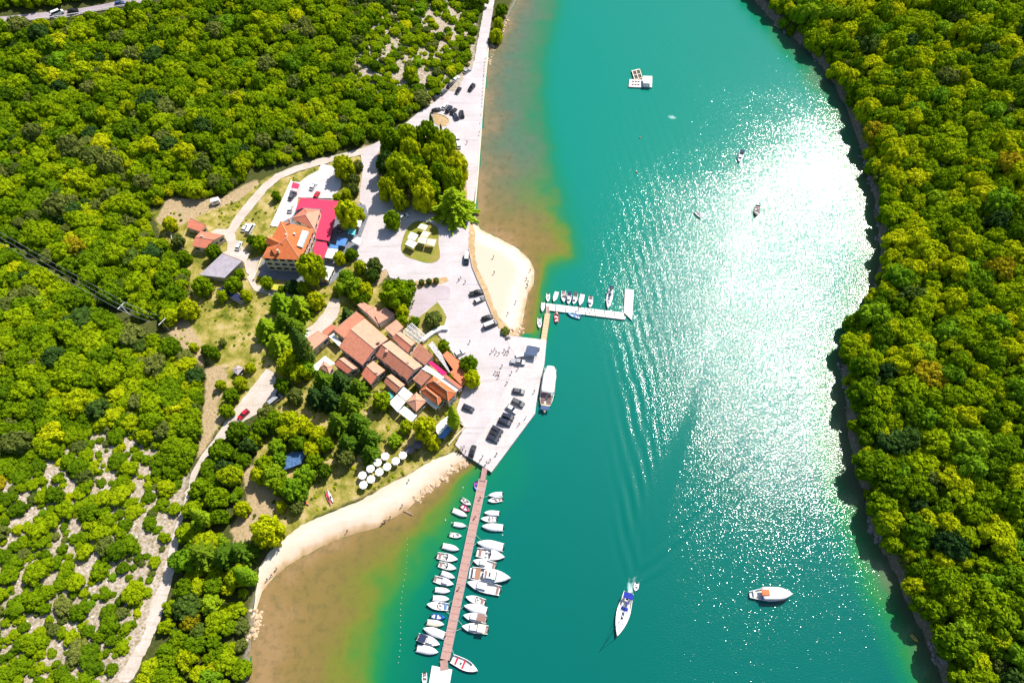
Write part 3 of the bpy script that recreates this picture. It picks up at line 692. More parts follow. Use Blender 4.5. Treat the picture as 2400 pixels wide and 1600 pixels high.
CR_CYP = [make_cypress('crown_cypress', 3, F_DRK), make_cypress('crown_cypress_green', 4, F_BRI)]
PALETTE = CR_MID + CR_YEL + CR_OLI + CR_DRK + CR_BRI + CR_ORG
WEIGHT = {'west': [.16] * 5 + [.022, .022] + [.045, .045] + [.022, .022] + [.012, .012] + [.004], 'east': [.13] * 5 + [.115, .115] + [.008, .008] + [.012, .012] + [.045, .045] + [.008], 'karst': [.16] * 5 + [.02, .02] + [.05, .05] + [.01, .01] + [.01, .01] + [.006]}
for w in WEIGHT.values():
    s_ = sum(w); w[:] = [q / s_ for q in w]

def darts(n, box, rad, ok, seed, overlap=.8):
    """random non-crowding points with a radius each"""
    r = np.random.default_rng(seed); x = r.uniform(box[0], box[1], n); y = r.uniform(box[2], box[3], n); q = rad(r, n)
    P = np.stack([x, y], 1); keep = ok(P); P = P[keep]; q = q[keep]; cell = 4.5; grid = {}; out = []
    order = np.argsort(-q * r.uniform(.6, 1.4, len(q)))
    for k in order:
        px, py = P[k]; i, j = int(px // cell), int(py // cell); good = True
        for a_ in range(i - 2, i + 3):
            for b_ in range(j - 2, j + 3):
                for (ox, oy, oq) in grid.get((a_, b_), ()):
                    if (ox - px) ** 2 + (oy - py) ** 2 < ((oq + q[k]) * overlap) ** 2: good = False; break
                if not good: break
            if not good: break
        if good:
            grid.setdefault((i, j), []).append((px, py, q[k])); out.append((px, py, q[k]))
    return np.array(out)
STRIP = polyw([(-60, 530), (0, 556), (71, 579), (118, 609), (178, 640), (214, 668), (265, 697), (318, 717), (385, 752), (375, 800), (343, 788), (318, 775), (292, 752), (249, 738), (224, 717), (210, 697), (178, 673), (118, 646), (69, 626), (20, 597), (0, 585), (-60, 560)], 7)
def in_view(P, margin=140):
    z = Hb(P[:, 0], P[:, 1]) + 3; X, Y = project(np.column_stack([P, z])); return (X > -margin) & (X < 2400 + margin) & (Y > -margin) & (Y < 1600 + margin * 1.6)
hw_line = np.array([T(x, y)[:2] for x, y in [(-40, 54), (60, 43), (160, 31), (260, 15), (350, -5), (410, -18)]])
rest_sheets = [B for B in SHEETPOLYS]
def land_ok(P, shore):
    m = in_view(P); q = P[m]; s = SDb(q[:, 0], q[:, 1]) > shore; m[np.where(m)[0][~s]] = False; return m
def kmask(q):
    d = np.full(len(q), -1e9)
    for p in KARST: d = np.maximum(d, sdf(q, p))
    return d
def ok_west(P):
    m = land_ok(P, 1.5) & (P[:, 0] < 62); q = P[m]
    good = (sdf(q, CLEAR) < -1.2) & (sdf(q, STRIP) < -.3) & (ldist(q, hw_line) > 6.5) & (kmask(q) < 1.0)
    for B in rest_sheets: good &= sdf(q, B) < -1.8
    m[np.where(m)[0][~good]] = False; return m
def ok_karst(P):
    m = land_ok(P, 1.5) & (P[:, 0] < 62); q = P[m]
    thr = vnoise(q[:, 0], q[:, 1], 13, 61) * .65 + vnoise(q[:, 0], q[:, 1], 5, 62) * .35
    good = (sdf(q, CLEAR) < -.8) & (kmask(q) > -1.0) & (thr > .25)
    for B in rest_sheets: good &= sdf(q, B) < -1.2
    m[np.where(m)[0][~good]] = False; return m
def ok_east(P):
    return land_ok(P, .1) & (P[:, 0] > 62)
GROVE = polyw([(455, 1105), (520, 1056), (588, 1066), (578, 1110), (556, 1180), (540, 1250), (590, 1284), (612, 1322), (594, 1400), (588, 1470), (572, 1510), (572, 1600), (560, 1760), (300, 1760), (318, 1600), (366, 1512), (408, 1390), (430, 1250), (455, 1160)])
def ok_grove(P):
    m = in_view(P); q = P[m]; good = sdf(q, GROVE) > .3
    for B in rest_sheets: good &= sdf(q, B) < -2.6
    m[np.where(m)[0][~good]] = False; return m
W_T = darts(60000, (-290, 40, -20, 375), lambda r, n: np.clip(r.lognormal(.62, .42, n), .9, 4.3), ok_west, 1, .50)
K_T = darts(26000, (-190, 20, -20, 375), lambda r, n: np.clip(r.lognormal(.22, .45, n), .5, 3.0), ok_karst, 2, .58)
E_T = darts(50000, (62, 290, -20, 375), lambda r, n: np.clip(r.lognormal(.74, .42, n), 1.0, 4.8), ok_east, 3, .50)
G_T = darts(2500, (-150, -40, -10, 130), lambda r, n: np.clip(r.lognormal(.75, .3, n), 1.2, 3.9), ok_grove, 4, .56)

def plant(kind, name, label, cat, group, r, x, y, crown, hs, rot, trunk):
    z = ground_at(x, y)
    o = thing(name, label, cat, (x, y, z), rot, group)
    rv = random.Random(int(x * 97 + y * 31)); link('crown', crown, o, None, None, (r * rv.uniform(.85, 1.25), r * rv.uniform(.85, 1.25), r * hs)); link('trunk', trunk, o, None, None, (r, r, r * hs))
    return o
def scatter(name, label, cat, protos, P, sc, rz, ix):
    c = bpy.data.collections.new(name + '_kinds')
    for k, (mesh_list) in enumerate(protos):
        bm = bmesh.new(); mats = []
        for mm in mesh_list:
            n0 = len(bm.faces); bm.from_mesh(mm); bm.faces.ensure_lookup_table()
            for f in bm.faces[n0:]: f.material_index = len(mats)
            mats.append(mm.materials[0])
        m = bpy.data.meshes.new('%s_kind_%02d' % (name, k)); bm.to_mesh(m); bm.free()
        for q in mats: m.materials.append(q)
        c.objects.link(bpy.data.objects.new('%s_kind_%02d' % (name, k), m))
    m = bpy.data.meshes.new(name); m.from_pydata([tuple(p) for p in P], [], [])
    a1 = m.attributes.new('sc', 'FLOAT_VECTOR', 'POINT'); a1.data.foreach_set('vector', np.asarray(sc, np.float32).ravel())
    a2 = m.attributes.new('rz', 'FLOAT_VECTOR', 'POINT'); a2.data.foreach_set('vector', np.asarray(rz, np.float32).ravel())
    a3 = m.attributes.new('ix', 'INT', 'POINT'); a3.data.foreach_set('value', np.asarray(ix, np.int32))
    g = bpy.data.node_groups.new(name, 'GeometryNodeTree')
    g.interface.new_socket('Geometry', in_out='INPUT', socket_type='NodeSocketGeometry'); g.interface.new_socket('Geometry', in_out='OUTPUT', socket_type='NodeSocketGeometry')
    N = g.nodes; gi = N.new('NodeGroupInput'); go = N.new('NodeGroupOutput'); ip = N.new('GeometryNodeInstanceOnPoints'); ci = N.new('GeometryNodeCollectionInfo')
    ci.inputs['Collection'].default_value = c; ci.inputs['Separate Children'].default_value = True; ci.inputs['Reset Children'].default_value = True
    ip.inputs['Pick Instance'].default_value = True
    def na(n, ty):
        q = N.new('GeometryNodeInputNamedAttribute'); q.data_type = ty; q.inputs['Name'].default_value = n; return q.outputs['Attribute']
    g.links.new(gi.outputs[0], ip.inputs['Points']); g.links.new(ci.outputs[0], ip.inputs['Instance'])
    g.links.new(na('ix', 'INT'), ip.inputs['Instance Index']); g.links.new(na('rz', 'FLOAT_VECTOR'), ip.inputs['Rotation']); g.links.new(na('sc', 'FLOAT_VECTOR'), ip.inputs['Scale'])
    g.links.new(ip.outputs[0], go.inputs[0])
    o = link(name, m); md = o.modifiers.new('scatter', 'NODES'); md.node_group = g
    return stuff(o, label, cat)
def place(key, x, y, sd):
    if key == 'east':
        return ('at water edge' if sd < 5 else 'deep inside' if sd > 30 else 'behind the shore') + ', ' + ('near the bottom edge' if y > 1150 else 'across from the quay' if y > 800 else 'beyond the pontoon')
    if key == 'west':
        return 'below the power line' if y > 760 and x < 480 else 'just above the power line' if y > 560 else 'above the villa' if x > 450 else 'left of the cottage'
    if key == 'karst':
        return 'near the top road' if y < 500 else 'next to the gravel track' if x > 300 else 'at the bottom left corner' if y > 1330 else 'below the left wood'
    return 'beside the gravel track' if x < 470 - (y - 1150) * .25 else 'near the beach' if x > 520 else 'at the bottom edge' if y > 1450 else 'in its middle'
def wood(key, A, weights, indiv, name, label, cat, group, stuff_name, stuff_label, hs_rng):
    r = np.random.default_rng(len(A)); z = Hb(A[:, 0], A[:, 1])
    px, py = project(np.column_stack([A[:, :2], z + A[:, 2]]))
    vis = (px > 5) & (px < 2395) & (py > 5) & (py < 1595)
    size = np.where(vis, A[:, 2] * pxscale(py), -1)
    order = np.argsort(-size); pick = set(order[:indiv].tolist())
    ix = r.choice(len(PALETTE), len(A), p=weights); hs = r.uniform(*hs_rng, len(A)); rot = r.uniform(0, 6.283, len(A))
    look = ['green'] * 5 + ['yellow-green'] * 2 + ['grey-green'] * 2 + ['dark green'] * 2 + ['bright green'] * 2 + ['golden']
    med = float(np.median(A[list(pick), 2]))
    for k in pick:
        sz = 'wide' if A[k, 2] > med * 1.15 else 'small' if A[k, 2] < med * .9 else 'mid-sized'
        plant(key, name, label % (sz + ' ' + look[ix[k]], place(key, px[k], py[k], float(SDb(A[k:k + 1, 0], A[k:k + 1, 1])[0]))), cat, group, float(A[k, 2]), float(A[k, 0]), float(A[k, 1]), PALETTE[ix[k]], float(hs[k]), float(rot[k]), TRUNK[k % 2])
    rest = np.array([k for k in range(len(A)) if k not in pick])
    if len(rest):
        P = np.column_stack([A[rest, :2], z[rest]]); sc = np.column_stack([A[rest, 2] * r.uniform(.85, 1.25, len(rest)), A[rest, 2] * r.uniform(.85, 1.25, len(rest)), A[rest, 2] * hs[rest]]); rz = np.column_stack([r.normal(0, .06, len(rest)), r.normal(0, .06, len(rest)), rot[rest]])
        scatter(stuff_name, stuff_label, 'trees', [[PALETTE[k], TRUNK[k % 2]] for k in range(len(PALETTE))], P, sc, rz, ix[rest])
print('trees', len(W_T), len(K_T), len(E_T), len(G_T))
wood('west', W_T, WEIGHT['west'], 300, 'oak_tree', '%s oak in the left wood, %s', 'tree', 'trees of the wood on the left slope', 'wood_left_slope', 'rest of the dense green wood covering the left slope', (.85, 1.25))
wood('east', E_T, WEIGHT['east'], 300, 'bank_tree', '%s tree in the right bank wood, %s', 'tree', 'trees of the wood on the right bank', 'wood_right_bank', 'rest of the dense yellow-green wood on the right bank', (1.0, 1.5))
wood('karst', K_T, WEIGHT['karst'], 300, 'scrub_bush', '%s bush on the pale rocky slope, %s', 'bush', 'bushes on the rocky slopes', 'rocky_slope_scrub', 'rest of the low scrub on the pale rocky slopes', (.7, 1.0))
wood('grove', G_T, WEIGHT['east'], 300, 'grove_tree', '%s tree in the grove above the lower beach, %s', 'tree', 'trees of the grove beside the gravel track', 'grove_rest', 'rest of the grove beside the gravel track', (1.0, 1.45))

# ================================================================== BUILDINGS
def roof_mat(name, c1, c2, c3):
    m, t, b = nt(name)
    tc = t.nodes.new('ShaderNodeTexCoord'); n1 = t.nodes.new('ShaderNodeTexNoise'); n1.inputs['Scale'].default_value = .9; n1.inputs['Detail'].default_value = 6; n1.inputs['Roughness'].default_value = .7
    n2 = t.nodes.new('ShaderNodeTexNoise'); n2.inputs['Scale'].default_value = 5; n2.inputs['Detail'].default_value = 3
    for n in (n1, n2): t.links.new(tc.outputs['Object'], n.inputs['Vector'])
    r = ramp(t, [(.3, c1), (.52, c2), (.72, c3)]); t.links.new(n1.outputs[0], r.inputs[0])
    mr = t.nodes.new('ShaderNodeMapRange'); mr.inputs[1].default_value = .55; mr.inputs[2].default_value = .75; mr.inputs[4].default_value = .45; t.links.new(n2.outputs[0], mr.inputs[0])
    mx = t.nodes.new('ShaderNodeMix'); mx.data_type = 'RGBA'; mx.inputs['B'].default_value = tuple(v * .62 for v in c2) + (1,)
    t.links.new(mr.outputs[0], mx.inputs['Factor']); t.links.new(r.outputs[0], mx.inputs['A']); t.links.new(mx.outputs['Result'], b.inputs['Base Color'])
    b.inputs['Roughness'].default_value = .85; b.inputs['Specular IOR Level'].default_value = .2
    bp = t.nodes.new('ShaderNodeBump'); bp.inputs['Distance'].default_value = .05; t.links.new(n2.outputs[0], bp.inputs['Height']); t.links.new(bp.outputs[0], b.inputs['Normal'])
    return m
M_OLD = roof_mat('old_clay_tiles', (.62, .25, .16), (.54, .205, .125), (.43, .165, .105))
M_PALE = roof_mat('pale_and_sunlit_tiles', (.68, .36, .25), (.61, .30, .20), (.50, .24, .16))  # pale roofs; as mat_back it paints sunlight into the back slopes
M_NEW = roof_mat('new_clay_tiles', (.62, .19, .065), (.56, .15, .05), (.46, .12, .045))
M_BROWN = roof_mat('brown_tiles', (.40, .18, .12), (.33, .14, .09), (.26, .11, .08))
M_SALM = roof_mat('salmon_tiles', (.62, .22, .14), (.56, .18, .11), (.46, .15, .10))
M_WALL = pm('pale_plaster', (.62, .54, .50), (.52, .45, .42), 1.2, .9)
M_CREAM = pm('cream_plaster', (.70, .58, .44), (.60, .49, .37), 1.0, .9)
M_STONE = pm('grey_stone', (.46, .41, .38), (.32, .28, .26), 2.2, .95, .08)
M_WHITE = pm('white_paint', (.80, .78, .77), (.72, .70, .69), 1.5, .6)
M_RIDGE = pm('ridge_tiles', (.62, .38, .28), (.50, .28, .2), 4, .85)
M_GLASS = pm('dark_window', (.02, .025, .035), (.035, .04, .05), 1, .15, spec=.6)
M_SHUT = pm('green_shutter', (.06, .10, .07), None, 2, .6)
M_WOOD = pm('weathered_wood', (.34, .24, .15), (.24, .17, .11), 3, .85)
M_CRIM = pm('crimson_canvas', (.62, .035, .10), (.55, .03, .085), .5, .8)
M_PINK = pm('hot_pink_canvas', (.80, .005, .14), (.72, .004, .12), .6, .8)
M_CLOTH = pm('white_canvas', (.80, .78, .76), (.73, .71, .68), .8, .85)
M_CREAMC = pm('cream_canvas', (.74, .66, .50), (.66, .58, .44), .8, .85)
M_ORAN = pm('orange_canvas', (.68, .20, .09), (.60, .17, .08), .6, .85)
M_GREY = pm('grey_concrete', (.40, .36, .40), (.30, .27, .31), .7, .9)
M_NAVY = pm('navy_canvas', (.015, .022, .07), (.02, .03, .09), 1, .8)
M_BLUE = pm('blue_tarpaulin', (.05, .16, .42), (.08, .24, .52), .9, .6)
M_TURQ = pm('turquoise_canvas', (.12, .55, .58), (.10, .48, .52), .9, .7)
M_DARK = pm('dark_metal', (.03, .03, .035), None, 3, .5, metal=.3)
M_STEEL = pm('galvanised_steel', (.45, .46, .48), (.36, .37, .39), 3, .4, metal=.7)
M_BASE = pm('dark_base', (.06, .05, .05), None, 2, .9)

def inset(P, d):
    c = sum(P, Vector((0, 0))) / len(P); out = []
    for p in P:
        v = p - c; out.append(c + v * max(.2, 1 - d / max(v.length, .01)))
    return out
def wall_piece(o, a, b, z0, z1, nwin, nfl, mat=None, door=False):
    """windows (and a door) on the wall from a to b; outward is to the right of a->b"""
    e = (b - a); L = e.length; u = e / L; n = Vector((u.y, -u.x)); rz = math.atan2(u.y, u.x)
    for f in range(nfl):
        hz = (z1 - z0) / nfl; zc = z0 + hz * (f + .58)
        for k in range(nwin):
            if door and f == 0 and k == nwin // 2: continue
            p = a + u * (L * (k + .5) / nwin) + n * .02
            w = MB().box((p.x, p.y, zc), (.95, .10, min(1.25, hz * .5)), rz); wo = part('window', w, M_GLASS, o)
            q = p + n * .06
            part('sill', MB().box((q.x, q.y, zc - min(1.25, hz * .5) / 2 - .06), (1.2, .2, .1), rz), M_WHITE, wo)
            for s in (-1, 1):
                r_ = p + u * (s * .72) + n * .05
                part('shutter', MB().box((r_.x, r_.y, zc), (.42, .06, min(1.25, hz * .5)), rz), mat or M_SHUT, wo)
    if door:
        p = a + u * (L * (nwin // 2 + .5) / nwin) + n * .03
        part('door', MB().box((p.x, p.y, z0 + 1.05), (1.05, .1, 2.1), rz), M_WOOD, o)
def house(name, label, px, eave, rise, kind='gable', roof=None, wall=None, base=None, win=(2, 1), cat='house', group=None, over=.28, chim=(), hipk=.55, thick=.16, mat_back=None):
    """px: four roof corners at the eaves as seen in the photo; the ridge runs parallel to the side px[0]->px[1]"""
    z0 = GZ if base is None else base; ze = z0 + eave
    W = [Vector(G(x, y, ze)[:2]) for x, y in px]
    c = sum(W, Vector((0, 0))) / 4
    area = sum(W[i].x * W[(i + 1) % 4].y - W[(i + 1) % 4].x * W[i].y for i in range(4))
    o = thing(name, label, cat, (c.x, c.y, z0), 0, group)
    L = [w - c for w in W]
    if area < 0: L = [L[1], L[0], L[3], L[2]]          # keep the ridge side, make counter-clockwise
    A, B, C, D = L; E = eave; I = inset(L, over)
    mA, mB = (A + D) / 2, (B + C) / 2
    if kind == 'hip':
        d = (mB - mA); wdt = ((A - D).length + (B - C).length) / 2; k = min(.48, hipk * wdt / max(d.length, .1)); mA, mB = mA + d * k, mB - d * k
    v3 = lambda p, z: (p.x, p.y, z)
    top = E + rise; t = thick
    rm = MB()
    def slab(poly):
        n = len(poly); rm.add([tuple(p) for p in poly] + [(p[0], p[1], p[2] - t) for p in poly], [tuple(range(n)), tuple(range(n, 2 * n))[::-1]] + [(i, n + i, n + (i + 1) % n, (i + 1) % n) for i in range(n)])
    wallm = MB(); iA, iB, iC, iD = I; zb = -.8
    if kind in ('gable', 'hip'):
        slab([v3(A, E), v3(B, E), v3(mB, top), v3(mA, top)]); 
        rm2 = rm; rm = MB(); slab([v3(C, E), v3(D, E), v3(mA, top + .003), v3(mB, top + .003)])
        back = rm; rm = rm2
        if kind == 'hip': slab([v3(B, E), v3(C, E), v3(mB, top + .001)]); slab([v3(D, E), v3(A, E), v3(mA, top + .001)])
        ro = part('roof', rm, roof or M_OLD, o); part('roof_slope', back, mat_back or roof or M_OLD, ro)  # mat_back: sun-facing slope coloured paler than the front one
        part('ridge_cap', MB().tube(v3(mA, top + .02), v3(mB, top + .02), .16, .16, 6), M_RIDGE, ro)
        if kind == 'hip':
            for p, q in ((A, mA), (D, mA), (B, mB), (C, mB)): part('hip_cap', MB().tube(v3(p, E + .03), v3(q, top + .02), .12, .12, 5), M_RIDGE, ro)
    elif kind == 'pyr':
        cc = (A + B + C + D) / 4
        for p, q in ((A, B), (B, C), (C, D), (D, A)): slab([v3(p, E), v3(q, E), v3(cc, top)])
        ro = part('roof', rm, roof or M_OLD, o)
        for p in L: part('hip_cap', MB().tube(v3(p, E + .03), v3(cc, top + .03), .12, .12, 5), M_RIDGE, ro)
    elif kind == 'shed':                                # low side A-B, high side D-C
        slab([v3(A, E), v3(B, E), v3(C, top), v3(D, top)]); ro = part('roof', rm, roof or M_OLD, o)
        part('ridge_cap', MB().tube(v3(D, top + .02), v3(C, top + .02), .14, .14, 6), M_RIDGE, ro)
    else:
        slab([v3(A, E), v3(B, E), v3(C, E), v3(D, E)]); ro = part('roof', rm, roof or M_WHITE, o)
    # walls up under the roof
    zt = E - t * .9
    if kind == 'gable':
        gA, gB = (iA + iD) / 2, (iB + iC) / 2
        vs = [v3(p, zb) for p in I] + [v3(p, zt) for p in I] + [v3(gA, top - t * 1.5), v3(gB, top - t * 1.5)]
        wallm.add(vs, [(0, 1, 5, 4), (1, 2, 6, 9, 5), (2, 3, 7, 6), (3, 0, 4, 8, 7), (4, 5, 9, 8), (6, 7, 8, 9)])
    elif kind == 'shed':
        vs = [v3(p, zb) for p in I] + [v3(iA, zt), v3(iB, zt), v3(iC, top - t * 1.2), v3(iD, top - t * 1.2)]
        wallm.add(vs, [(0, 1, 5, 4), (1, 2, 6, 5), (2, 3, 7, 6), (3, 0, 4, 7), (4, 5, 6, 7)])
    else:
        wallm.prism(I, zb, zt)
    part('wall', wallm, wall or M_WALL, o)
    nw, nf = win
    if nw:
        dr = True
        for p, q in ((iA, iB), (iB, iC), (iC, iD), (iD, iA)):
            e = q - p
            if e.length < 2.4: continue
            n = Vector((e.y, -e.x)) / e.length
            if n.y < .35:
                wall_piece(o, p, q, 0, zt, max(1, min(nw, int(e.length / 2.2))), nf, door=dr); dr = False
    for (cx, cy, ch) in chim:
        p = A + (B - A) * cx; p = p + ((D + (C - D) * cx) - p) * cy; z = E + rise * (1 - abs(cy - .5) * 2) * .8
        ch_o = part('chimney', MB().box((p.x, p.y, z + ch / 2 - .3), (.8, .8, ch + .6)), M_WALL, o)
        part('chimney_cap', MB().box((p.x, p.y, z + ch + .06), (1.0, 1.0, .12)), M_RIDGE, ch_o)
    return o
KG = 'attached houses of the harbour restaurant'
def kh(label, f, pts, *a, **k): return house('house', label, ZZ(f, pts), *a, **k)
kh('house with orange sloping roof and shaded front wall behind the tall cypress', z4, [(220, 880), (550, 600), (395, 535), (130, 715)], 4.2, 1.0, 'shed', M_PALE, win=(3, 1))
kh('small annex with bright red roof behind the orange-roofed house', z4, [(520, 585), (672, 452), (610, 415), (450, 530)], 3.2, .5, 'shed', M_SALM, win=(0, 0))
kh('rear house with a long brick-orange roof slope beside the gravel lane', z4, [(795, 628), (1118, 296), (1000, 225), (645, 520)], 4.6, .9, 'shed', M_OLD, win=(0, 0))
kh('large central house with dark front slope and pale back slope, chimney block at its end', z4, [(715, 770), (1088, 1062), (1500, 640), (1120, 310)], 5.6, 2.2, 'gable', M_OLD, win=(4, 2), chim=((.93, .72, 1.6),), mat_back=M_PALE)
kh('small pale-roofed house at the back corner nearest the dark conifer', z4, [(1140, 215), (1270, 150), (1100, 60), (1010, 115)], 3.4, .6, 'shed', M_PALE, win=(0, 0))
kh('narrow pale pink-roofed house between two others at the back of the block', z4, [(1330, 395), (1400, 215), (1290, 140), (1140, 215)], 3.6, .7, 'shed', M_PALE, win=(0, 0))
kh('pale pink-roofed house at the back by the large dark green tree', z5, [(50, 255), (310, 112), (160, 20), (0, 150)], 3.8, .8, 'shed', M_PALE, win=(0, 0))
kh('low pale-roofed house beside the white pergola terrace', z5, [(285, 462), (450, 312), (342, 215), (155, 352)], 4.0, .7, 'shed', M_PALE, win=(2, 1))
kh('slim house with dark red front slope next to the pergola terrace', z5, [(270, 490), (522, 722), (642, 562), (398, 388)], 3.8, 1.1, 'gable', M_OLD, win=(3, 1), mat_back=M_PALE)
kh('long house with dark front slope and bright orange back slope, middle of the block', z5, [(0, 765), (510, 1160), (748, 932), (240, 528)], 5.4, 2.2, 'gable', M_OLD, win=(4, 2), mat_back=M_PALE, chim=((.2, .4, 1.0), (.75, .62, .9)))
kh('brown-roofed house beside the hot pink awning', z5, [(790, 918), (922, 772), (702, 582), (578, 765)], 4.2, .7, 'shed', M_BROWN, win=(2, 1))
kh('small dull brown-roofed house between the long house and the new orange roofs', z5, [(735, 1258), (890, 1092), (742, 1022), (600, 1160)], 4.0, .7, 'shed', M_BROWN, win=(2, 1))
kh('house with large new orange hipped roof facing the quay', z5, [(800, 1222), (1162, 1500), (1296, 1366), (928, 1096)], 5.6, 1.9, 'hip', M_NEW, win=(4, 2), chim=((.35, .7, .9),))
kh('lower house with new orange hipped roof in front of the larger one', z6, [(838, 412), (1110, 622), (1196, 522), (930, 315)], 4.4, 1.4, 'hip', M_NEW, win=(3, 1))
kh('square pavilion with faded pink pyramid roof', z6, [(640, 582), (786, 716), (936, 562), (790, 432)], 4.0, 1.7, 'pyr', M_PALE, win=(2, 1))
kh('small gabled house with dark front slope beside the white canopies', z6, [(308, 282), (490, 442), (622, 322), (420, 165)], 3.8, 1.2, 'gable', M_OLD, win=(2, 1), mat_back=M_PALE)
kh('small gabled house with pale back slope in front of the long house', z4, [(1068, 1205), (1222, 1372), (1452, 1140), (1258, 990)], 3.8, 1.2, 'gable', M_SALM, win=(2, 1), mat_back=M_PALE, chim=((.8, .6, .8),))
kh('gabled house half hidden by the dark conifers', z4, [(640, 1045), (850, 1200), (1042, 1100), (812, 920)], 3.6, 1.1, 'gable', M_SALM, win=(3, 1), mat_back=M_PALE)
kh('small hipped house with pinkish roof behind the dark conifers', z4, [(400, 1100), (560, 1200), (615, 1085), (470, 985)], 3.2, 1.0, 'hip', M_PALE, win=(2, 1))
kh('thin lean-to with pale orange roof beside the large hipped house', z5, [(1340, 1300), (1388, 1272), (1142, 1090), (1082, 1106)], 3.6, .4, 'shed', M_SALM, win=(0, 0))

def canopy(name, label, px, h, mat, cat='canopy', group=None, base=None, sag=0.0, posts=True, thick=.07, slope=0.0):
    z0 = GZ if base is None else base
    W = [Vector(G(x, y, z0 + h)[:2]) for x, y in px]; c = sum(W, Vector((0, 0))) / len(W)
    o = thing(name, label, cat, (c.x, c.y, z0), 0, group); L = [w - c for w in W]; n = len(L)
    zz = [h + slope * (p.y / 5.0) for p in L]
    m = MB(); m.add([(p.x, p.y, z) for p, z in zip(L, zz)] + [(p.x, p.y, z - thick) for p, z in zip(L, zz)], [tuple(range(n)), tuple(range(n, 2 * n))[::-1]] + [(i, n + i, n + (i + 1) % n, (i + 1) % n) for i in range(n)])
    part('sheet', m, mat, o)
    if posts:
        for p, z in zip(inset(L, .25), [h] * n): part('post', MB().tube((p.x, p.y, -.1), (p.x, p.y, h - thick - .02 + min(0, slope * p.y / 5)), .05, .05, 6), M_WHITE, o)
    return o
canopy('awning', 'hot pink awning over the terrace beside the brown roof', ZZ(z5, [(842, 890), (892, 855), (1142, 1050), (1086, 1090)]), 3.4, M_PINK, 'awning')
canopy('terrace_roof', 'white flat terrace strip between the pink awning and the orange hipped roof', ZZ(z5, [(740, 985), (815, 920), (1085, 1100), (1340, 1300), (1290, 1350), (920, 1080)]), 3.1, M_WHITE, 'terrace roof')
canopy('terrace_canopy', 'large orange canopy over the restaurant terrace by the quay', ZZ(z5, [(1065, 765), (1147, 693), (1452, 965), (1440, 1180), (1395, 1262), (1220, 1090)]), 3.0, M_ORAN, 'canopy')
WC = 'white restaurant canopies'
canopy('white_canopy', 'white canopy next to the small gabled house, nearest the quay side', ZZ(z6, [(515, 455), (602, 350), (742, 462), (642, 560)]), 3.3, M_CLOTH)
canopy('white_canopy', 'large white canopy at the left corner of the restaurant front', ZZ(z6, [(384, 582), (508, 462), (636, 566), (514, 724)]), 3.0, M_CLOTH)
canopy('white_canopy', 'white canopy in front of the pyramid-roofed pavilion', ZZ(z6, [(524, 722), (612, 634), (802, 772), (716, 872)]), 3.0, M_CLOTH)
canopy('white_canopy', 'narrow white strip of terrace roof below the lower orange hipped roof', ZZ(z6, [(836, 422), (880, 400), (1120, 640), (1078, 690), (940, 580)]), 2.9, M_CLOTH)
canopy('white_canopy', 'white canopy behind the yellow-green tree at the restaurant corner', ZZ(z6, [(1050, 960), (1150, 850), (1270, 770), (1275, 890), (1120, 1070)]), 2.7, M_CLOTH)
canopy('blue_canopy', 'dark blue shade canopy beside the cypress at the restaurant corner', ZZ(z6, [(1095, 1110), (1215, 915), (1330, 945), (1200, 1110)]), 2.6, M_BLUE)
canopy('turquoise_canopy', 'small turquoise canopy beside the white canopies', ZZ(z6, [(345, 470), (390, 415), (470, 475), (415, 530)]), 2.4, M_TURQ)
canopy('terrace_roof', 'pale flat roof in the inner courtyard of the block', ZZ(z4, [(550, 600), (630, 548), (750, 700), (715, 760)]), 3.0, M_WHITE, 'terrace roof')
canopy('terrace_roof', 'pale terrace roof in front of the shaded house by the cypress', ZZ(z4, [(250, 1110), (490, 910), (660, 1040), (560, 1060), (470, 985), (380, 1150)]), 2.8, M_WHITE, 'terrace roof')

def pergola(label, px, h, nb, cross):
    W = [Vector(G(x, y, GZ + h)[:2]) for x, y in px]; c = sum(W, Vector((0, 0))) / 4
    o = thing('pergola', label, 'pergola', (c.x, c.y, GZ)); A, B, C, D = [w - c for w in W]
    for k in range(nb):
        t = k / (nb - 1); p, q = A.lerp(B, t), D.lerp(C, t); d = (q - p); r_ = math.atan2(d.y, d.x); m_ = (p + q) / 2
        part('beam', MB().box((m_.x, m_.y, h), (d.length, .16, .2), r_), M_WHITE, o)
    for k in range(cross):
        t = k / (cross - 1); p, q = A.lerp(D, t), B.lerp(C, t); d = (q - p); r_ = math.atan2(d.y, d.x); m_ = (p + q) / 2
        part('rail', MB().box((m_.x, m_.y, h - .19), (d.length, .18, .17), r_), M_WHITE, o)
    for p in (A, B, C, D): part('post', MB().box((p.x, p.y, h / 2 - .2), (.2, .2, h)), M_WHITE, o)
pergola('white pergola with many beams over the terrace by the triangular garden', ZZ(z5, [(580, 250), (820, 460), (690, 570), (440, 390)]), 3.0, 13, 4)
pergola('narrow white slatted pergola along the brown-roofed house', ZZ(z5, [(850, 600), (905, 545), (1240, 1000), (1180, 1040)]), 2.9, 16, 2)
def wall_line(name, label, px, h, w, mat, cat='wall', base=None, closed=False):
    W = [T(x, y) for x, y in px]; c = np.mean(W, 0); m = MB()
    o = thing(name, label, cat, tuple(c)); n = len(W)
    for i in range(n if closed else n - 1):
        a, b_ = W[i] - c, W[(i + 1) % n] - c; d = b_ - a; L = math.hypot(d[0], d[1])
        r_ = math.atan2(d[1], d[0]); s = MB().box(((a[0] + b_[0]) / 2, (a[1] + b_[1]) / 2, (a[2] + b_[2]) / 2 + h / 2 - .15), (L + w * .9, w, h + .3 + .003 * (i % 2)), r_)
        part('section', s, mat, o)
    return o
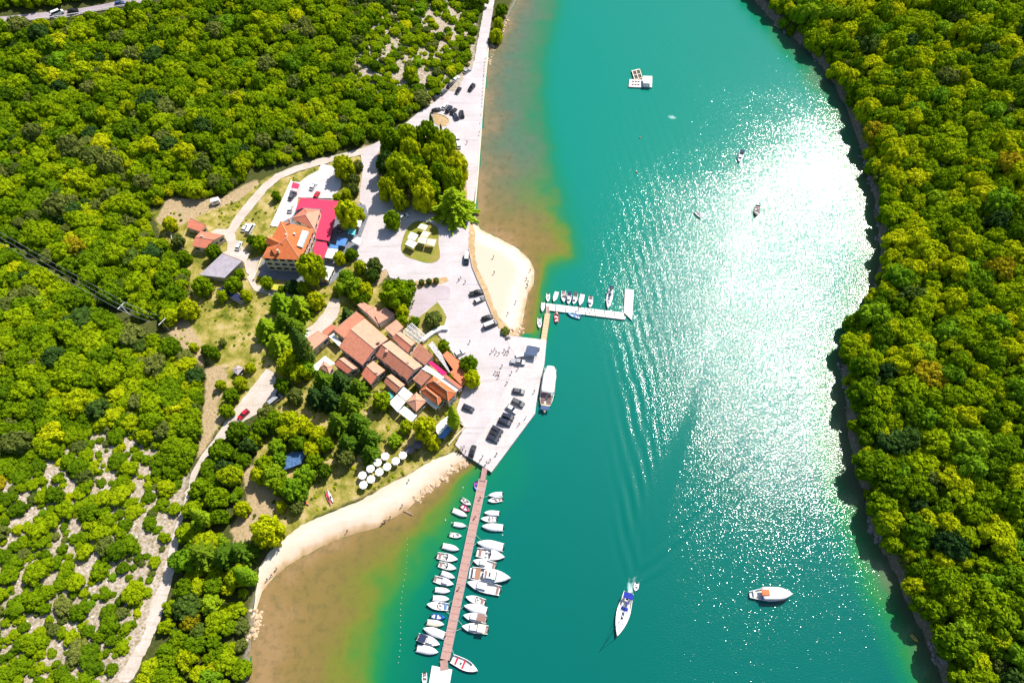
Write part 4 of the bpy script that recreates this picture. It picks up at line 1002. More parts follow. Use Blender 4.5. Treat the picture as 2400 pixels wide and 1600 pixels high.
wall_line('curved_wall', 'broad curved white wall leading from the pergola terrace to the plaza', ZZ(z5, [(770, 540), (850, 470), (950, 400), (1060, 350), (1130, 350)]), 1.2, 1.4, M_WHITE)
wall_line('garden_wall', 'low cream wall round the garden corner beside the seated crowd', ZZ(z6, [(1420, 880), (1505, 945), (1400, 1060), (1270, 1210)]), .7, .35, M_CREAM)
wall_line('terrace_wall', 'white retaining wall along the villa parking terrace', ZZ(z1, [(190, 680), (310, 420), (440, 130)]), .8, .35, M_WHITE)
wall_line('villa_wall', 'pale garden wall down the left side of the villa', ZZ(z1, [(75, 1090), (0, 1290), (-20, 1340)]), 1.0, .4, M_CREAM)
wall_line('stone_wall', 'ruined dry stone wall beside the salmon-roofed house', ZZ(z2, [(10, 770), (40, 880), (150, 960)]), .6, .8, M_STONE)
wall_line('plaza_kerb', 'thin dark wall between the parking and the sand spit', ZZ(z7, [(515, 130), (560, 350), (640, 540), (690, 640), (740, 780), (800, 930)]), .45, .22, M_STONE)
wall_line('sea_wall', 'pale sea wall along the water side of the upper road', ZZ(zn, [(1222, 60), (1200, 310), (1178, 520), (1168, 640), (1148, 850), (1138, 960), (1118, 1200), (1108, 1400), (1095, 1560), (1070, 1900), (1040, 2250), (1015, 2500)]), .45, .55, M_CREAM)
wall_line('curb_ring', 'curved pale kerb round the bare earth bed by the parked cars', ZZ(zn, [(410, 1045), (490, 1050), (580, 1078), (640, 1130), (645, 1175), (605, 1222)]), .25, .3, M_CREAM, 'kerb')
dots = [(1190, 240), (1182, 300), (1175, 340), (1172, 385), (1170, 430), (1167, 480), (1165, 505), (1160, 560), (1158, 610), (1153, 670), (1150, 730), (1146, 785), (1142, 840), (1138, 895), (1134, 945), (1126, 1070), (1112, 1190), (1102, 1315), (1094, 1370)]
bol = MB().tube((0, 0, 0), (0, 0, .55), .12, .10, 8).mesh('bollard', M_DARK); bcap = MB().tube((0, 0, .55), (0, 0, .62), .15, .06, 8).mesh('cap', M_DARK)
for x, y in dots:
    p = T(*zn(x - 14, y)); o = thing('bollard', 'small dark bollard standing beside the sea wall of the upper road', 'bollard', (p[0], p[1], p[2] - .02), 0, 'bollards along the sea wall')
    link('shaft', bol, o); link('cap', bcap, o)

# --- the villa
vz = GZ
V = house('villa', 'large villa with orange tiled roof, dormers and crimson awnings round it', ZZ(z1, [(70, 1068), (300, 618), (712, 718), (545, 1095)]), 8.2, 3.0, 'hip', M_NEW, M_CREAM, win=(5, 3), over=.5, hipk=.52)
def local(o, px, h): p = G(px[0], px[1], o.location.z + h); return (p[0] - o.location.x, p[1] - o.location.y, h)
def on_roof_box(o, name, c, hh, size, rz, mat, par=None): 
    p = local(o, c, hh); return part(name, MB().box(p, size, rz), mat, par or o)
cA = local(V, z1(575, 740), 9.4); cB = local(V, z1(650, 755), 8.9); cC = local(V, z1(568, 950), 8.9); cD = local(V, z1(506, 930), 9.4)
for k in range(4):
    t0, t1 = k / 4 + .012, (k + 1) / 4 - .012
    def lp(p, q, t): return tuple(p[i] + (q[i] - p[i]) * t for i in range(3))
    a_, b_, c_, d_ = lp(cA, cD, t0), lp(cB, cC, t0), lp(cB, cC, t1), lp(cA, cD, t1)
    mb = MB(); vs = [a_, b_, c_, d_]; mb.add([(v[0], v[1], v[2] + .62) for v in vs] + [(v[0], v[1], v[2] - .5) for v in vs], [(0, 1, 2, 3), (7, 6, 5, 4), (0, 4, 5, 1), (1, 5, 6, 2), (2, 6, 7, 3), (3, 7, 4, 0)])
    part('solar_panel', mb, pm('panel_glass', (.45, .62, .68), (.60, .74, .76), 1.2, .25), V)
for c in ((270, 985), (405, 600), (375, 795), (475, 785)):
    p = local(V, z1(*c), 10.2); part('chimney', MB().box((p[0], p[1], p[2] - .2), (.7, .7, 2.2)), M_CREAM, V)
# dormer gables on the left half
for (x0, y0, x1, y1) in ((150, 850, 330, 905), (205, 1000, 250, 940)):
    p, q = local(V, z1(x0, y0), 9.0), local(V, z1(x1, y1), 10.4); a = Vector(p); b_ = Vector(q); d = (b_ - a); d.z = 0; n = Vector((-d.y, d.x, 0)).normalized() * 1.6
    t_ = 10.6; mb = MB(); mb.add([(a.x, a.y, t_), (b_.x, b_.y, t_), tuple(a + n - Vector((0, 0, a.z - 9.1))), tuple(b_ + n - Vector((0, 0, b_.z - 9.1))), tuple(a - n - Vector((0, 0, a.z - 9.1))), tuple(b_ - n - Vector((0, 0, b_.z - 9.1)))], [(0, 1, 3, 2), (0, 4, 5, 1), (0, 2, 4)])
    dm = part('dormer', mb, M_NEW, V)
house('villa_wing', 'hipped rear wing of the villa with pale orange roof beside the crimson awning', ZZ(z1, [(440, 580), (590, 462), (786, 482), (712, 712)]), 6.6, 1.6, 'hip', M_SALM, M_CREAM, win=(2, 2), mat_back=M_PALE, hipk=.35)
canopy('crimson_awning', 'large crimson awning wrapped round the back of the villa', ZZ(z1, [(545, 330), (1045, 375), (985, 520), (960, 640), (895, 862), (722, 832), (800, 470), (585, 452), (480, 490)]), 3.6, M_CRIM, 'awning')
canopy('crimson_awning', 'smaller crimson awning at the right front corner of the villa', ZZ(z1, [(728, 862), (862, 878), (880, 950), (826, 1080), (690, 1012)]), 3.3, M_CRIM, 'awning')
canopy('crimson_awning', 'small crimson awning on the villa parking terrace', ZZ(z1, [(450, 140), (535, 165), (515, 225), (430, 210)]), 2.8, M_CRIM, 'awning')
canopy('white_canopy', 'white canopy beside the smaller crimson awning', ZZ(z1, [(842, 1062), (882, 952), (1008, 962), (950, 1080)]), 2.8, M_CLOTH)
canopy('blue_canopy', 'blue tarpaulin canopy in the shade right of the villa', ZZ(z1, [(1000, 812), (1122, 832), (1092, 922), (980, 912)]), 2.7, M_BLUE)
canopy('blue_canopy', 'smaller blue tarpaulin touching the white canopy at the villa', ZZ(z1, [(905, 900), (1010, 918), (1002, 958), (905, 948)]), 2.6, M_BLUE)
canopy('turquoise_canopy', 'turquoise canopy beside the villa under the trees', ZZ(z1, [(1140, 700), (1225, 720), (1210, 790), (1120, 770)]), 2.6, M_TURQ)
for lab, q in (('white garden canopy nearest the road at the villa terrace', [(1165, 860), (1240, 810), (1305, 830), (1250, 905)]), ('white garden canopy below the pine at the villa terrace', [(1140, 650), (1200, 605), (1300, 610), (1275, 690)])):
    canopy('white_canopy', lab, ZZ(z1, q), 2.7, M_CLOTH)
house('garden_shed', 'white flat-roofed shed in front of the villa below the round tree', ZZ(z1, [(690, 1292), (885, 1342), (958, 1185), (850, 1165)]), 2.8, 0, 'flat', M_WHITE, M_CREAM, win=(2, 1), cat='shed')
house('cottage', 'cottage with salmon tiled roof beside the courtyard track', ZZ(z2, [(262, 922), (430, 952), (650, 788), (372, 742)]), 3.6, 1.1, 'gable', M_SALM, M_CREAM, win=(3, 1), chim=((.3, .6, .8),))
house('cottage_annex', 'smaller annex with red-edged salmon roof behind the cottage', ZZ(z2, [(195, 692), (368, 748), (442, 682), (248, 592)]), 3.0, .7, 'shed', M_SALM, M_CREAM, win=(1, 1))
house('barn', 'barn with wide lilac-grey concrete roof below the cottage', ZZ(z2, [(350, 1275), (660, 1312), (882, 1112), (640, 1020)]), 3.2, .5, 'shed', M_GREY, M_STONE, win=(0, 0), cat='barn')
house('shed', 'small shed with dark blue flat roof among bushes below the barn', ZZ(z2, [(560, 1455), (840, 1600), (905, 1560), (692, 1400)]), 2.6, .3, 'shed', M_NAVY, M_STONE, win=(0, 0), cat='shed')
house('hut', 'tiny hut with lilac roof and ochre wall beside the gravel track', ZZ(zw, [(705, 332), (770, 386), (842, 302), (762, 270)]), 2.4, .5, 'pyr', M_GREY, pm('ochre_plaster', (.62, .32, .08), None, 1, .9), win=(1, 1), cat='hut')
canopy('yellow_canopy', 'small yellow-green canopy in front of the villa terrace', ZZ(z1, [(185, 1450), (215, 1390), (365, 1410), (335, 1480)]), 2.0, pm('lime_canvas', (.52, .48, .04), None, 1, .8))
canopy('blue_tarpaulin', 'big crumpled blue tarpaulin shelter hidden in the grove above the beach', ZZ(zb, [(255, 560), (440, 455), (525, 510), (470, 610), (300, 670)]), 2.3, pm('deep_blue_tarp', (.02, .07, .22), (.10, .20, .36), 1.5, .5), 'tarpaulin', slope=.3)

# --- kiosk on the quay
kp = T(*zq(850, 225)); kz = kp[2]
o = thing('kiosk', 'white kiosk with dark blue sunshade at the quay end', 'kiosk', tuple(kp), R(-12))
part('body', MB().box((0, 0, 1.2), (3.6, 2.6, 2.4)), M_WHITE, o); part('roof', MB().box((0, 0, 2.48), (4.0, 3.0, .15)), M_WHITE, o)
part('counter', MB().box((-.2, -1.45, 1.05), (2.6, .35, .1)), M_WOOD, o); part('hatch', MB().box((-.2, -1.32, 1.55), (2.4, .06, .9)), M_GLASS, o)
part('sunshade', MB().box((-.8, -3.4, 2.3), (4.2, 3.6, .08)), pm('slate_canvas', (.07, .10, .18), None, 1, .8), o)
for x in (-2.7, 1.1): part('shade_pole', MB().tube((x, -5.0, 0), (x, -5.0, 2.26), .05), M_STEEL, o)

# ================================================================== PIERS
def deck_run(o, pts, w, z, n, mat, edge):
    A, B = Vector(pts[0]), Vector(pts[1]); d = (B - A); L = d.length; u = d / L; r_ = math.atan2(u.y, u.x)
    for k in range(n):
        c = A + u * (L * (k + .5) / n); part('deck_panel', MB().box((c.x, c.y, z + .004 * (k % 2)), (L / n - .07, w, .14), r_), mat, o)
    nv = Vector((-u.y, u.x))
    for s in (-1, 1):
        c = (A + B) / 2 + nv * (s * (w / 2 + .06)); part('edge_beam', MB().box((c.x, c.y, z + .01), (L, .12, .22), r_), edge, o)
    for k in range(0, n + 1, 2):
        for s in (-1, 1):
            c = A + u * (L * k / n) * .995 + nv * (s * (w / 2 - .2)); part('pile', MB().tube((c.x, c.y, -2.5), (c.x, c.y, z - .08), .14, .14, 7), M_STEEL, o)
M_DECK = pm('pinkish_decking', (.46, .27, .23), (.36, .21, .18), 1.6, .85, .02)
M_DECKW = pm('bright_pontoon', (.80, .75, .71), (.72, .67, .64), .8, .8)
M_DECKY = pm('yellow_planks', (.60, .44, .26), (.50, .36, .22), 1.2, .85)
pa, pb = G(*zp(1020, 240), .7), G(*zs(520, 1260), .7)
o = thing('pier', 'long narrow pinkish wooden pier lined with moored boats', 'pier', (pa[0], pa[1], 0))
deck_run(o, [(0, 0), (pb[0] - pa[0], pb[1] - pa[1])], 2.55, .62, 26, M_DECK, M_STEEL)
for t in (.06, .33, .36, .62, .80, .86):
    q = (pb - pa) * t; part('joint_bar', MB().box((q[0], q[1], .705), (.14, 2.4, .05), math.atan2(q[1], q[0])), M_STEEL, o)
for t, s in ((.2, 1), (.45, -1), (.5, 1), (.66, -1), (.72, 1), (.85, 1), (.93, -1)):
    q = (pb - pa) * t; nv = np.array([-(pb - pa)[1], (pb - pa)[0], 0]); nv /= np.linalg.norm(nv); part('lamp_post', MB().tube((q[0] + nv[0] * s * 1.15, q[1] + nv[1] * s * 1.15, .6), (q[0] + nv[0] * s * 1.15, q[1] + nv[1] * s * 1.15, 1.6), .07, .05, 6), M_WHITE, o)
ga = G(*zp(1045, 95), 1.2); gb = G(*zp(1015, 262), .9)
o = thing('gangway', 'short gangway from the quay corner down to the long pier', 'gangway', tuple(ga[:2]) + (1.36,))
d = gb - ga; L = np.hypot(d[0], d[1]); ang = math.atan2(d[1], d[0])
mb = MB(); mb.box((0, 0, 0), (L, 1.7, .12), 0); go = part('ramp', mb, M_DECK, o); go.location = (d[0] / 2, d[1] / 2, -.28); go.rotation_euler = (0, math.atan2(.5, L), ang)
for s in (-1, 1):
    rl = part('rail', MB().box((0, s * .82, .5), (L, .05, .05)), M_STEEL, o); rl.location = (d[0] / 2, d[1] / 2, -.28); rl.rotation_euler = (0, math.atan2(.5, L), ang)
ends = ZZ(zs, [(350, 1335), (470, 1360), (615, 1388), (575, 1620), (300, 1620)])
W = [Vector(G(x, y, .6)[:2]) for x, y in ends]; c = sum(W, Vector((0, 0))) / len(W)
o = thing('end_pontoon', 'white floating pontoon at the seaward end of the long pier', 'pontoon', (c.x, c.y, 0)); Lc = [w - c for w in W]
part('deck', MB().prism(Lc, .35, .6), M_DECKW, o); part('float', MB().prism(inset(Lc, .4), -.4, .35), M_STEEL, o)
q1, q2 = G(*zs(505, 1265), .75), G(*zs(512, 1395), .75); d = q2 - q1
o = thing('pier_ramp', 'small wooden ramp between the long pier and its end pontoon', 'ramp', (q1[0], q1[1], .72))
for k in range(9):
    t = (k + .5) / 9; part('plank', MB().box((d[0] * t, d[1] * t, .0), (np.hypot(d[0], d[1]) / 9 - .04, 2.2, .07), math.atan2(d[1], d[0])), M_DECK, o)
# L-shaped pontoon
Wp = [Vector(G(*zu(x, y), .6)[:2]) for x, y in [(325, 507), (1866, 690), (1888, 225), (2066, 240), (2026, 845), (400, 652), (330, 640)]]
c = Wp[0]; o = thing('pontoon_pier', 'white L-shaped floating pontoon with small boats moored along it', 'pontoon', (c.x, c.y, 0)); Lp = [w - c for w in Wp]
def seg(o, a, b, c_, d_, n):
    for k in range(n):
        t0, t1 = k / n + .004, (k + 1) / n - .004
        P4 = [a.lerp(b, t0), a.lerp(b, t1), d_.lerp(c_, t1), d_.lerp(c_, t0)]
        part('deck_panel', MB().prism(P4, .30, .60), M_DECKW, o); part('float', MB().prism(inset(P4, .3), -.3, .30), M_STEEL, o)
mid = Lp[4].lerp(Lp[5], 0.0)
seg(o, Lp[0], Lp[1], Lp[5].lerp(Lp[4], .92), Lp[6], 8)
seg(o, Lp[1] + (Lp[1] - Lp[0]).normalized() * .05, Lp[2] + (Lp[1] - Lp[0]).normalized() * .05, Lp[3], Lp[4], 3)
fa, fb = G(*zu(365, 715), .9), G(*zu(285, 1245), .9)
o = thing('footbridge', 'narrow wooden footbridge joining the quay to the L-shaped pontoon', 'footbridge', (fb[0], fb[1], 0))
deck_run(o, [(0, 0), (fa[0] - fb[0], fa[1] - fb[1])], 1.9, 1.0, 8, M_DECKY, M_WOOD)
fc, fd = G(*zu(368, 585), .75), G(*zu(362, 720), .85); d = fd - fc
o = thing('boarding_plank', 'short pinkish gangplank from the footbridge onto the white pontoon', 'gangplank', (fc[0], fc[1], .78))
part('plank', MB().box((d[0] / 2, d[1] / 2, .1), (np.hypot(d[0], d[1]) + .6, 1.2, .08), math.atan2(d[1], d[0])), M_DECK, o)
for s in (-1, 1): part('rail', MB().box((d[0] / 2 + s * .6, d[1] / 2, .55), (np.hypot(d[0], d[1]), .05, .05), math.atan2(d[1], d[0])), M_STEEL, o)

# ================================================================== BOATS
def hullmat(k):
    return {'w': pm('white_gelcoat', (.80, .80, .80), (.74, .74, .75), .8, .25, spec=.5), 'b': pm('blue_gelcoat', (.01, .12, .50), (.012, .10, .42), .8, .3), 'm': pm('magenta_gelcoat', (.55, .05, .18), (.50, .04, .16), .8, .3),
            'r': pm('red_gelcoat', (.52, .02, .05), (.45, .02, .04), .8, .3), 'l': pm('light_blue_gelcoat', (.16, .42, .70), (.14, .36, .62), .8, .3), 'g': pm('grey_gelcoat', (.45, .46, .50), None, .8, .35),
            'c': pm('cream_gelcoat', (.72, .64, .50), (.66, .57, .44), .8, .4), 'y': pm('yellow_gelcoat', (.70, .52, .03), None, .8, .35), 'd': pm('dark_gelcoat', (.03, .03, .05), None, .8, .35), 'o': pm('orange_gelcoat', (.75, .16, .04), None, .8, .35)}[k]
M_COVER = pm('boat_cover', (.77, .77, .79), (.69, .69, .72), 1.5, .8, .03)
M_SEAT = pm('seat_vinyl', (.30, .16, .13), (.24, .13, .11), 2, .6)
M_FLOOR = pm('cockpit_floor', (.62, .60, .58), (.54, .52, .50), 2, .7)
M_TEAK = pm('teak', (.36, .19, .11), (.28, .14, .08), 3, .7)
def half(t, B, stern=.84, pw=2.2):
    return B / 2 * (min(1.0, stern + (1 - stern) * t / .4) if t < .45 else max(0.0, 1 - ((t - .45) / .55) ** pw))
def hull_parts(o, L, B, hm, free=.55, stern=.84, pw=2.2, deck0=.55, floor=True, deckm=None, n=13):
    """hull from stern (x=-L/2) to bow (x=+L/2)"""
    rings = []
    for i in range(n):
        t = i / (n - 1); x = -L / 2 + L * t; w = max(half(t, B, stern, pw), .015); sh = free * (1 + .45 * t * t); kz = -.32 + .30 * max(0, t - .6) / .4
        rings.append([(x, -w, sh), (x, -w * .86, sh * .12), (x - .06 * L * (t > .98), -w * .35, kz), (x, w * .35, kz), (x, w * .86, sh * .12), (x, w, sh)])
    mb = MB(); mb.loft(rings, closed=False, caps=False); mb.add(rings[0], [(0, 1, 2, 3, 4, 5)]); part('hull', mb, hm, o, True)
    # gunwale ring
    g = MB(); inn = []
    for i in range(n):
        t = i / (n - 1); x = -L / 2 + L * t; w = max(half(t, B, stern, pw), .015); sh = free * (1 + .45 * t * t); wi = max(w - .16, .01)
        inn.append((x, w, wi, sh))
    for s in (-1, 1):
        vs = []
        for x, w, wi, sh in inn: vs += [(x, s * w, sh + .015), (x, s * wi, sh + .02), (x, s * wi, sh - .12)]
        g.add(vs, [(3 * i + a, 3 * i + a + 1, 3 * i + a + 4, 3 * i + a + 3) for i in range(n - 1) for a in (0, 1)])
    part('gunwale', g, hm, o, False)
    if deck0 < 1:
        m2 = MB(); vs = []; st = [deck0 + (1 - deck0) * k / 6 for k in range(7)]
        for t in st:
            x = -L / 2 + L * t * .998; w = max(half(t, B, stern, pw) - .03, .01); sh = free * (1 + .45 * t * t) + .03; vs += [(x, -w, sh), (x, 0, sh + .09 * B / 2), (x, w, sh)]
        m2.add(vs, [(3 * i + a, 3 * i + a + 1, 3 * i + a + 4, 3 * i + a + 3) for i in range(6) for a in (0, 1)]); m2.add([vs[0], vs[1], vs[2], (vs[2][0], vs[2][1], .2), (vs[0][0], vs[0][1], .2)], [(0, 1, 2, 3, 4)])
        part('foredeck', m2, deckm or hm, o, False)
    if floor:
        m3 = MB(); st = [.01 + (min(deck0, .9) - .01) * k / 6 for k in range(7)]; vs = []
        for t in st: x = -L / 2 + L * t; w = max(half(t, B, stern, pw) - .1, .01); vs += [(x, -w, .16), (x, w, .16)]
        m3.add(vs, [(2 * i, 2 * i + 1, 2 * i + 3, 2 * i + 2) for i in range(6)]); part('floor', m3, M_FLOOR, o)
    return lambda t: half(t, B, stern, pw)
def outboard(o, L, B, h=.55, mat=None):
    e = part('outboard_motor', MB().box((-L / 2 - .22, 0, h + .25), (.42, .32, .5), 0, .8), mat or M_DARK, o)
    part('motor_leg', MB().box((-L / 2 - .2, 0, h - .35), (.16, .12, .85)), M_DARK, e)
def boat(label, bow, stern, kind, col_='w', acc=None, wid=None, group=None, name='motorboat', cat='boat', lm=1.0):
    p, q = G(*bow, .35), G(*stern, .35); L = float(np.hypot(*(p - q)[:2])) * lm; c = (p + q) / 2; r_ = heading(q, p); B = wid or max(1.5, min(3.4, L * .36)); hm = hullmat(col_)
    o = thing(name, label, cat, (c[0], c[1], 0), r_, group)
    acc = acc or M_NAVY; fr = .42 + .035 * L
    if kind == 'cover':
        hf = hull_parts(o, L, B, hm, fr, deck0=.8, floor=True); rings = []
        for i in range(9):
            t = .03 + .86 * i / 8; x = -L / 2 + L * t; w = hf(t) + .03; s = fr * (1 + .45 * t * t); k = math.sin(math.pi * min(1, max(.05, t * 1.05))) ** .5; bm_ = .22 * B * k
            rings.append([(x, -w, s - .14), (x, -w * .97, s + .06), (x, -w * .5, s + bm_ * .75), (x, 0, s + bm_), (x, w * .5, s + bm_ * .75), (x, w * .97, s + .06), (x, w, s - .14)])
        mb = MB(); mb.loft(rings, False, False); mb.add(rings[0], [tuple(range(7))]); mb.add(rings[-1], [tuple(range(7))[::-1]]); part('cover', mb, acc if acc is not M_NAVY else M_COVER, o, True); outboard(o, L, B, fr)
    elif kind == 'open':
        hull_parts(o, L, B, hm, fr, deck0=.74); 
        for t in (.18, .46): part('seat', MB().box((-L / 2 + L * t, 0, fr * .72), (.45, B * .78, .1)), acc if acc is not M_NAVY else M_SEAT, o)
        part('console', MB().box((-L / 2 + L * .36, B * .12, fr * .85), (.5, .6, .7), 0, .85), hm, o); outboard(o, L, B, fr)
    elif kind == 'sport':
        hull_parts(o, L, B, hm, fr, deck0=.50)
        part('windscreen', MB().add([(-L * .02 + .0, -B * .36, fr + .1), (-L * .02, B * .36, fr + .1), (-L * .07, B * .32, fr + .5), (-L * .07, -B * .32, fr + .5), (L * .06, 0, fr + .12), (L * .0, 0, fr + .52)], [(0, 4, 5, 3), (4, 1, 2, 5)]), M_GLASS, o)
        for s in (-1, 1): part('seat', MB().box((-L * .14, s * B * .2, fr * .8), (.55, .55, .55), 0, .85), M_WHITE, o)
        part('rear_bench', MB().box((-L * .36, 0, fr * .75), (.6, B * .7, .45)), acc if acc is not M_NAVY else M_SEAT, o); part('hatch', MB().box((L * .22, 0, fr * 1.12 + .08 * B / 2), (.5, .5, .06)), M_GLASS, o); outboard(o, L, B, fr)
    elif kind in ('cabin', 'bimini'):
        hull_parts(o, L, B, hm, fr, deck0=.42)
        cab = part('cabin', MB().box((L * .06, 0, fr + .45), (L * .30, B * .66, .95), 0, .82), hm, o)
        for s in (-1, 1): part('side_window', MB().box((L * .06, s * (B * .305), fr + .55), (L * .22, .06, .3)), M_GLASS, cab)
        part('windscreen', MB().box((L * .06 + L * .137, 0, fr + .55), (.08, B * .5, .38)), M_GLASS, cab); part('hatch', MB().box((L * .28, 0, fr * 1.18 + .05 * B), (.5, .5, .07)), M_GLASS, o)
        part('rear_bench', MB().box((-L * .42, 0, fr * .75), (.5, B * .7, .4)), M_SEAT, o)
        if kind == 'bimini':
            part('bimini', MB().box((-L * .26, 0, fr + 1.55), (L * .30, B * .82, .1), 0, .94), acc, o)
            for sx in (-.38, -.14):
                for s in (-1, 1): part('bimini_pole', MB().tube((L * sx, s * B * .36, fr), (L * sx, s * B * .36, fr + 1.5), .03), M_STEEL, o)
        outboard(o, L, B, fr)
    elif kind == 'yacht':
        hull_parts(o, L, B, hm, fr + .35, deck0=.34, stern=.92)
        cab = part('cabin', MB().box((-L * .03, 0, fr + .95), (L * .34, B * .74, 1.2), 0, .84), hm, o)
        for s in (-1, 1): part('side_window', MB().box((-L * .03, s * B * .345, fr + 1.1), (L * .26, .08, .42)), M_GLASS, cab)
        part('windscreen', MB().box((L * .12, 0, fr + 1.1), (.5, B * .6, .5), 0, .8), M_GLASS, cab)
        fb_ = part('flybridge', MB().box((-L * .08, 0, fr + 1.72), (L * .22, B * .60, .35), 0, .92), hm, o); part('bench', MB().box((-L * .13, 0, fr + 1.95), (.6, B * .45, .25)), M_SEAT, fb_); part('wheel_console', MB().box((-L * .03, 0, fr + 2.05), (.4, .9, .4)), M_DARK, fb_)
        part('aft_deck', MB().box((-L * .38, 0, fr + .1), (L * .20, B * .76, .08)), M_TEAK, o); part('rear_bench', MB().box((-L * .44, 0, fr + .35), (.6, B * .66, .5)), M_WHITE, o)
        part('rail', MB().tube((L * .1, B * .44, fr + 1.0), (L * .46, .06, fr + 1.25), .03), M_STEEL, o); part('rail', MB().tube((L * .1, -B * .44, fr + 1.0), (L * .46, -.06, fr + 1.25), .03), M_STEEL, o)
        part('hatch', MB().box((L * .33, 0, fr + .62), (.7, .7, .08)), M_GLASS, o); part('bathing_platform', MB().box((-L / 2 - .35, 0, .35), (.75, B * .8, .1)), hm, o)
    elif kind == 'sail':
        hull_parts(o, L, B, hm, fr, deck0=.34, stern=.72, pw=1.9)
        part('coachroof', MB().box((L * .06, 0, fr + .32), (L * .34, B * .46, .42), 0, .82), hm, o)
        for x in (.0, .1, .26): part('hatch', MB().box((L * x, 0, fr + .56 - .25 * (x > .2)), (.6, .55, .06)), M_GLASS, o)
        part('mast', MB().tube((L * .08, 0, fr + .4), (L * .08, 0, fr + .4 + L * .95), .09, .06, 8), M_STEEL, o); part('boom', MB().tube((L * .07, 0, fr + 1.5), (-L * .27, 0, fr + 1.5), .08), M_STEEL, o)
        part('furled_sail', MB().tube((L * .05, 0, fr + 1.64), (-L * .26, 0, fr + 1.64), .15, .10, 8), acc, o); part('forestay', MB().tube((L * .49, 0, fr * 1.4), (L * .085, 0, fr + L * .92), .06, .03), M_WHITE, o); part('backstay', MB().tube((-L * .49, 0, fr), (L * .075, 0, fr + L * .92), .02), M_STEEL, o)
        for s in (-1, 1): part('shroud', MB().tube((L * .06, s * B * .46, fr), (L * .08, 0, fr + L * .7), .02), M_STEEL, o); part('cockpit_bench', MB().box((-L * .28, s * B * .22, fr + .12), (L * .22, .45, .3)), M_WHITE, o)
        part('sprayhood', MB().box((-L * .12, 0, fr + .75), (.9, B * .5, .55), 0, .75), acc, o); part('bimini', MB().box((-L * .39, 0, fr + 1.75), (L * .13, B * .72, .1), 0, .95), acc, o)
        for s in (-1, 1):
            for sx in (-.44, -.34): part('bimini_pole', MB().tube((L * sx, s * B * .3, fr), (L * sx, s * B * .3, fr + 1.72), .03), M_STEEL, o)
        part('steering_wheel', MB().tube((-L * .33, 0, fr + .6), (-L * .33 + .06, 0, fr + .62), .45, .45, 12), M_DARK, o)
    elif kind == 'pod':
        hull_parts(o, L, B, hm, fr, deck0=.8); part('seat', MB().box((-L * .1, 0, fr * .7), (.4, B * .7, .1)), M_SEAT, o)
    return o
# left side of the pier, counted from the quay
LB = [('white open boat with dark seats', (860, 580), (740, 500), 'open', 'w', None, zp), ('magenta open boat', (842, 662), (735, 588), 'open', 'm', M_WHITE, zp), ('white boat under a pale cover with outboard', (812, 728), (622, 648), 'cover', 'w', None, zp),
      ('plain white boat under a tight cover', (800, 858), (632, 828), 'cover', 'w', None, zp), ('small white open boat', (742, 990), (584, 965), 'open', 'w', M_WHITE, zp), ('white covered boat with pointed bow', (708, 1166), (488, 1112), 'cover', 'w', None, zp),
      ('white sports boat with dark screen and hatch', (692, 1296), (420, 1238), 'sport', 'w', None, zp), ('white sports boat with single deck hatch', (672, 1416), (438, 1350), 'sport', 'w', None, zp), ('short white covered boat', (652, 192), (474, 122), 'cover', 'w', None, zs),
      ('white cabin boat with grey streaks', (636, 278), (378, 198), 'cabin', 'w', None, zs), ('white boat with folded cover', (592, 366), (390, 344), 'cover', 'w', None, zs), ('rounded white covered boat', (580, 470), (360, 455), 'cover', 'w', None, zs),
      ('white boat with blue side, stern to the pier', (282, 538), (572, 572), 'sport', 'w', M_BLUE, zs), ('blue open boat', (528, 712), (345, 684), 'open', 'b', M_WHITE, zs), ('cream wooden-trimmed boat', (512, 802), (285, 770), 'cover', 'w', M_CREAMC, zs),
      ('white covered boat moored stern to the pier', (236, 850), (516, 950), 'cover', 'w', None, zs), ('white cabin boat with navy bimini', (456, 1066), (165, 960), 'bimini', 'w', M_NAVY, zs), ('long white covered boat next to the pier end', (436, 1166), (150, 1110), 'cover', 'w', None, zs)]
ORD = ['first', 'second', 'third', 'fourth', 'fifth', 'sixth', 'seventh', 'eighth', 'ninth', 'tenth', 'eleventh', 'twelfth', 'thirteenth', 'fourteenth', 'fifteenth', 'sixteenth', 'seventeenth', 'eighteenth']
for k, (d, b_, s_, kd, cl, ac_, f) in enumerate(LB): boat('%s, %s from quay, left of pier' % (d, ORD[k]), f(*b_), f(*s_), kd, cl, ac_, group='boats moored along the long pier')
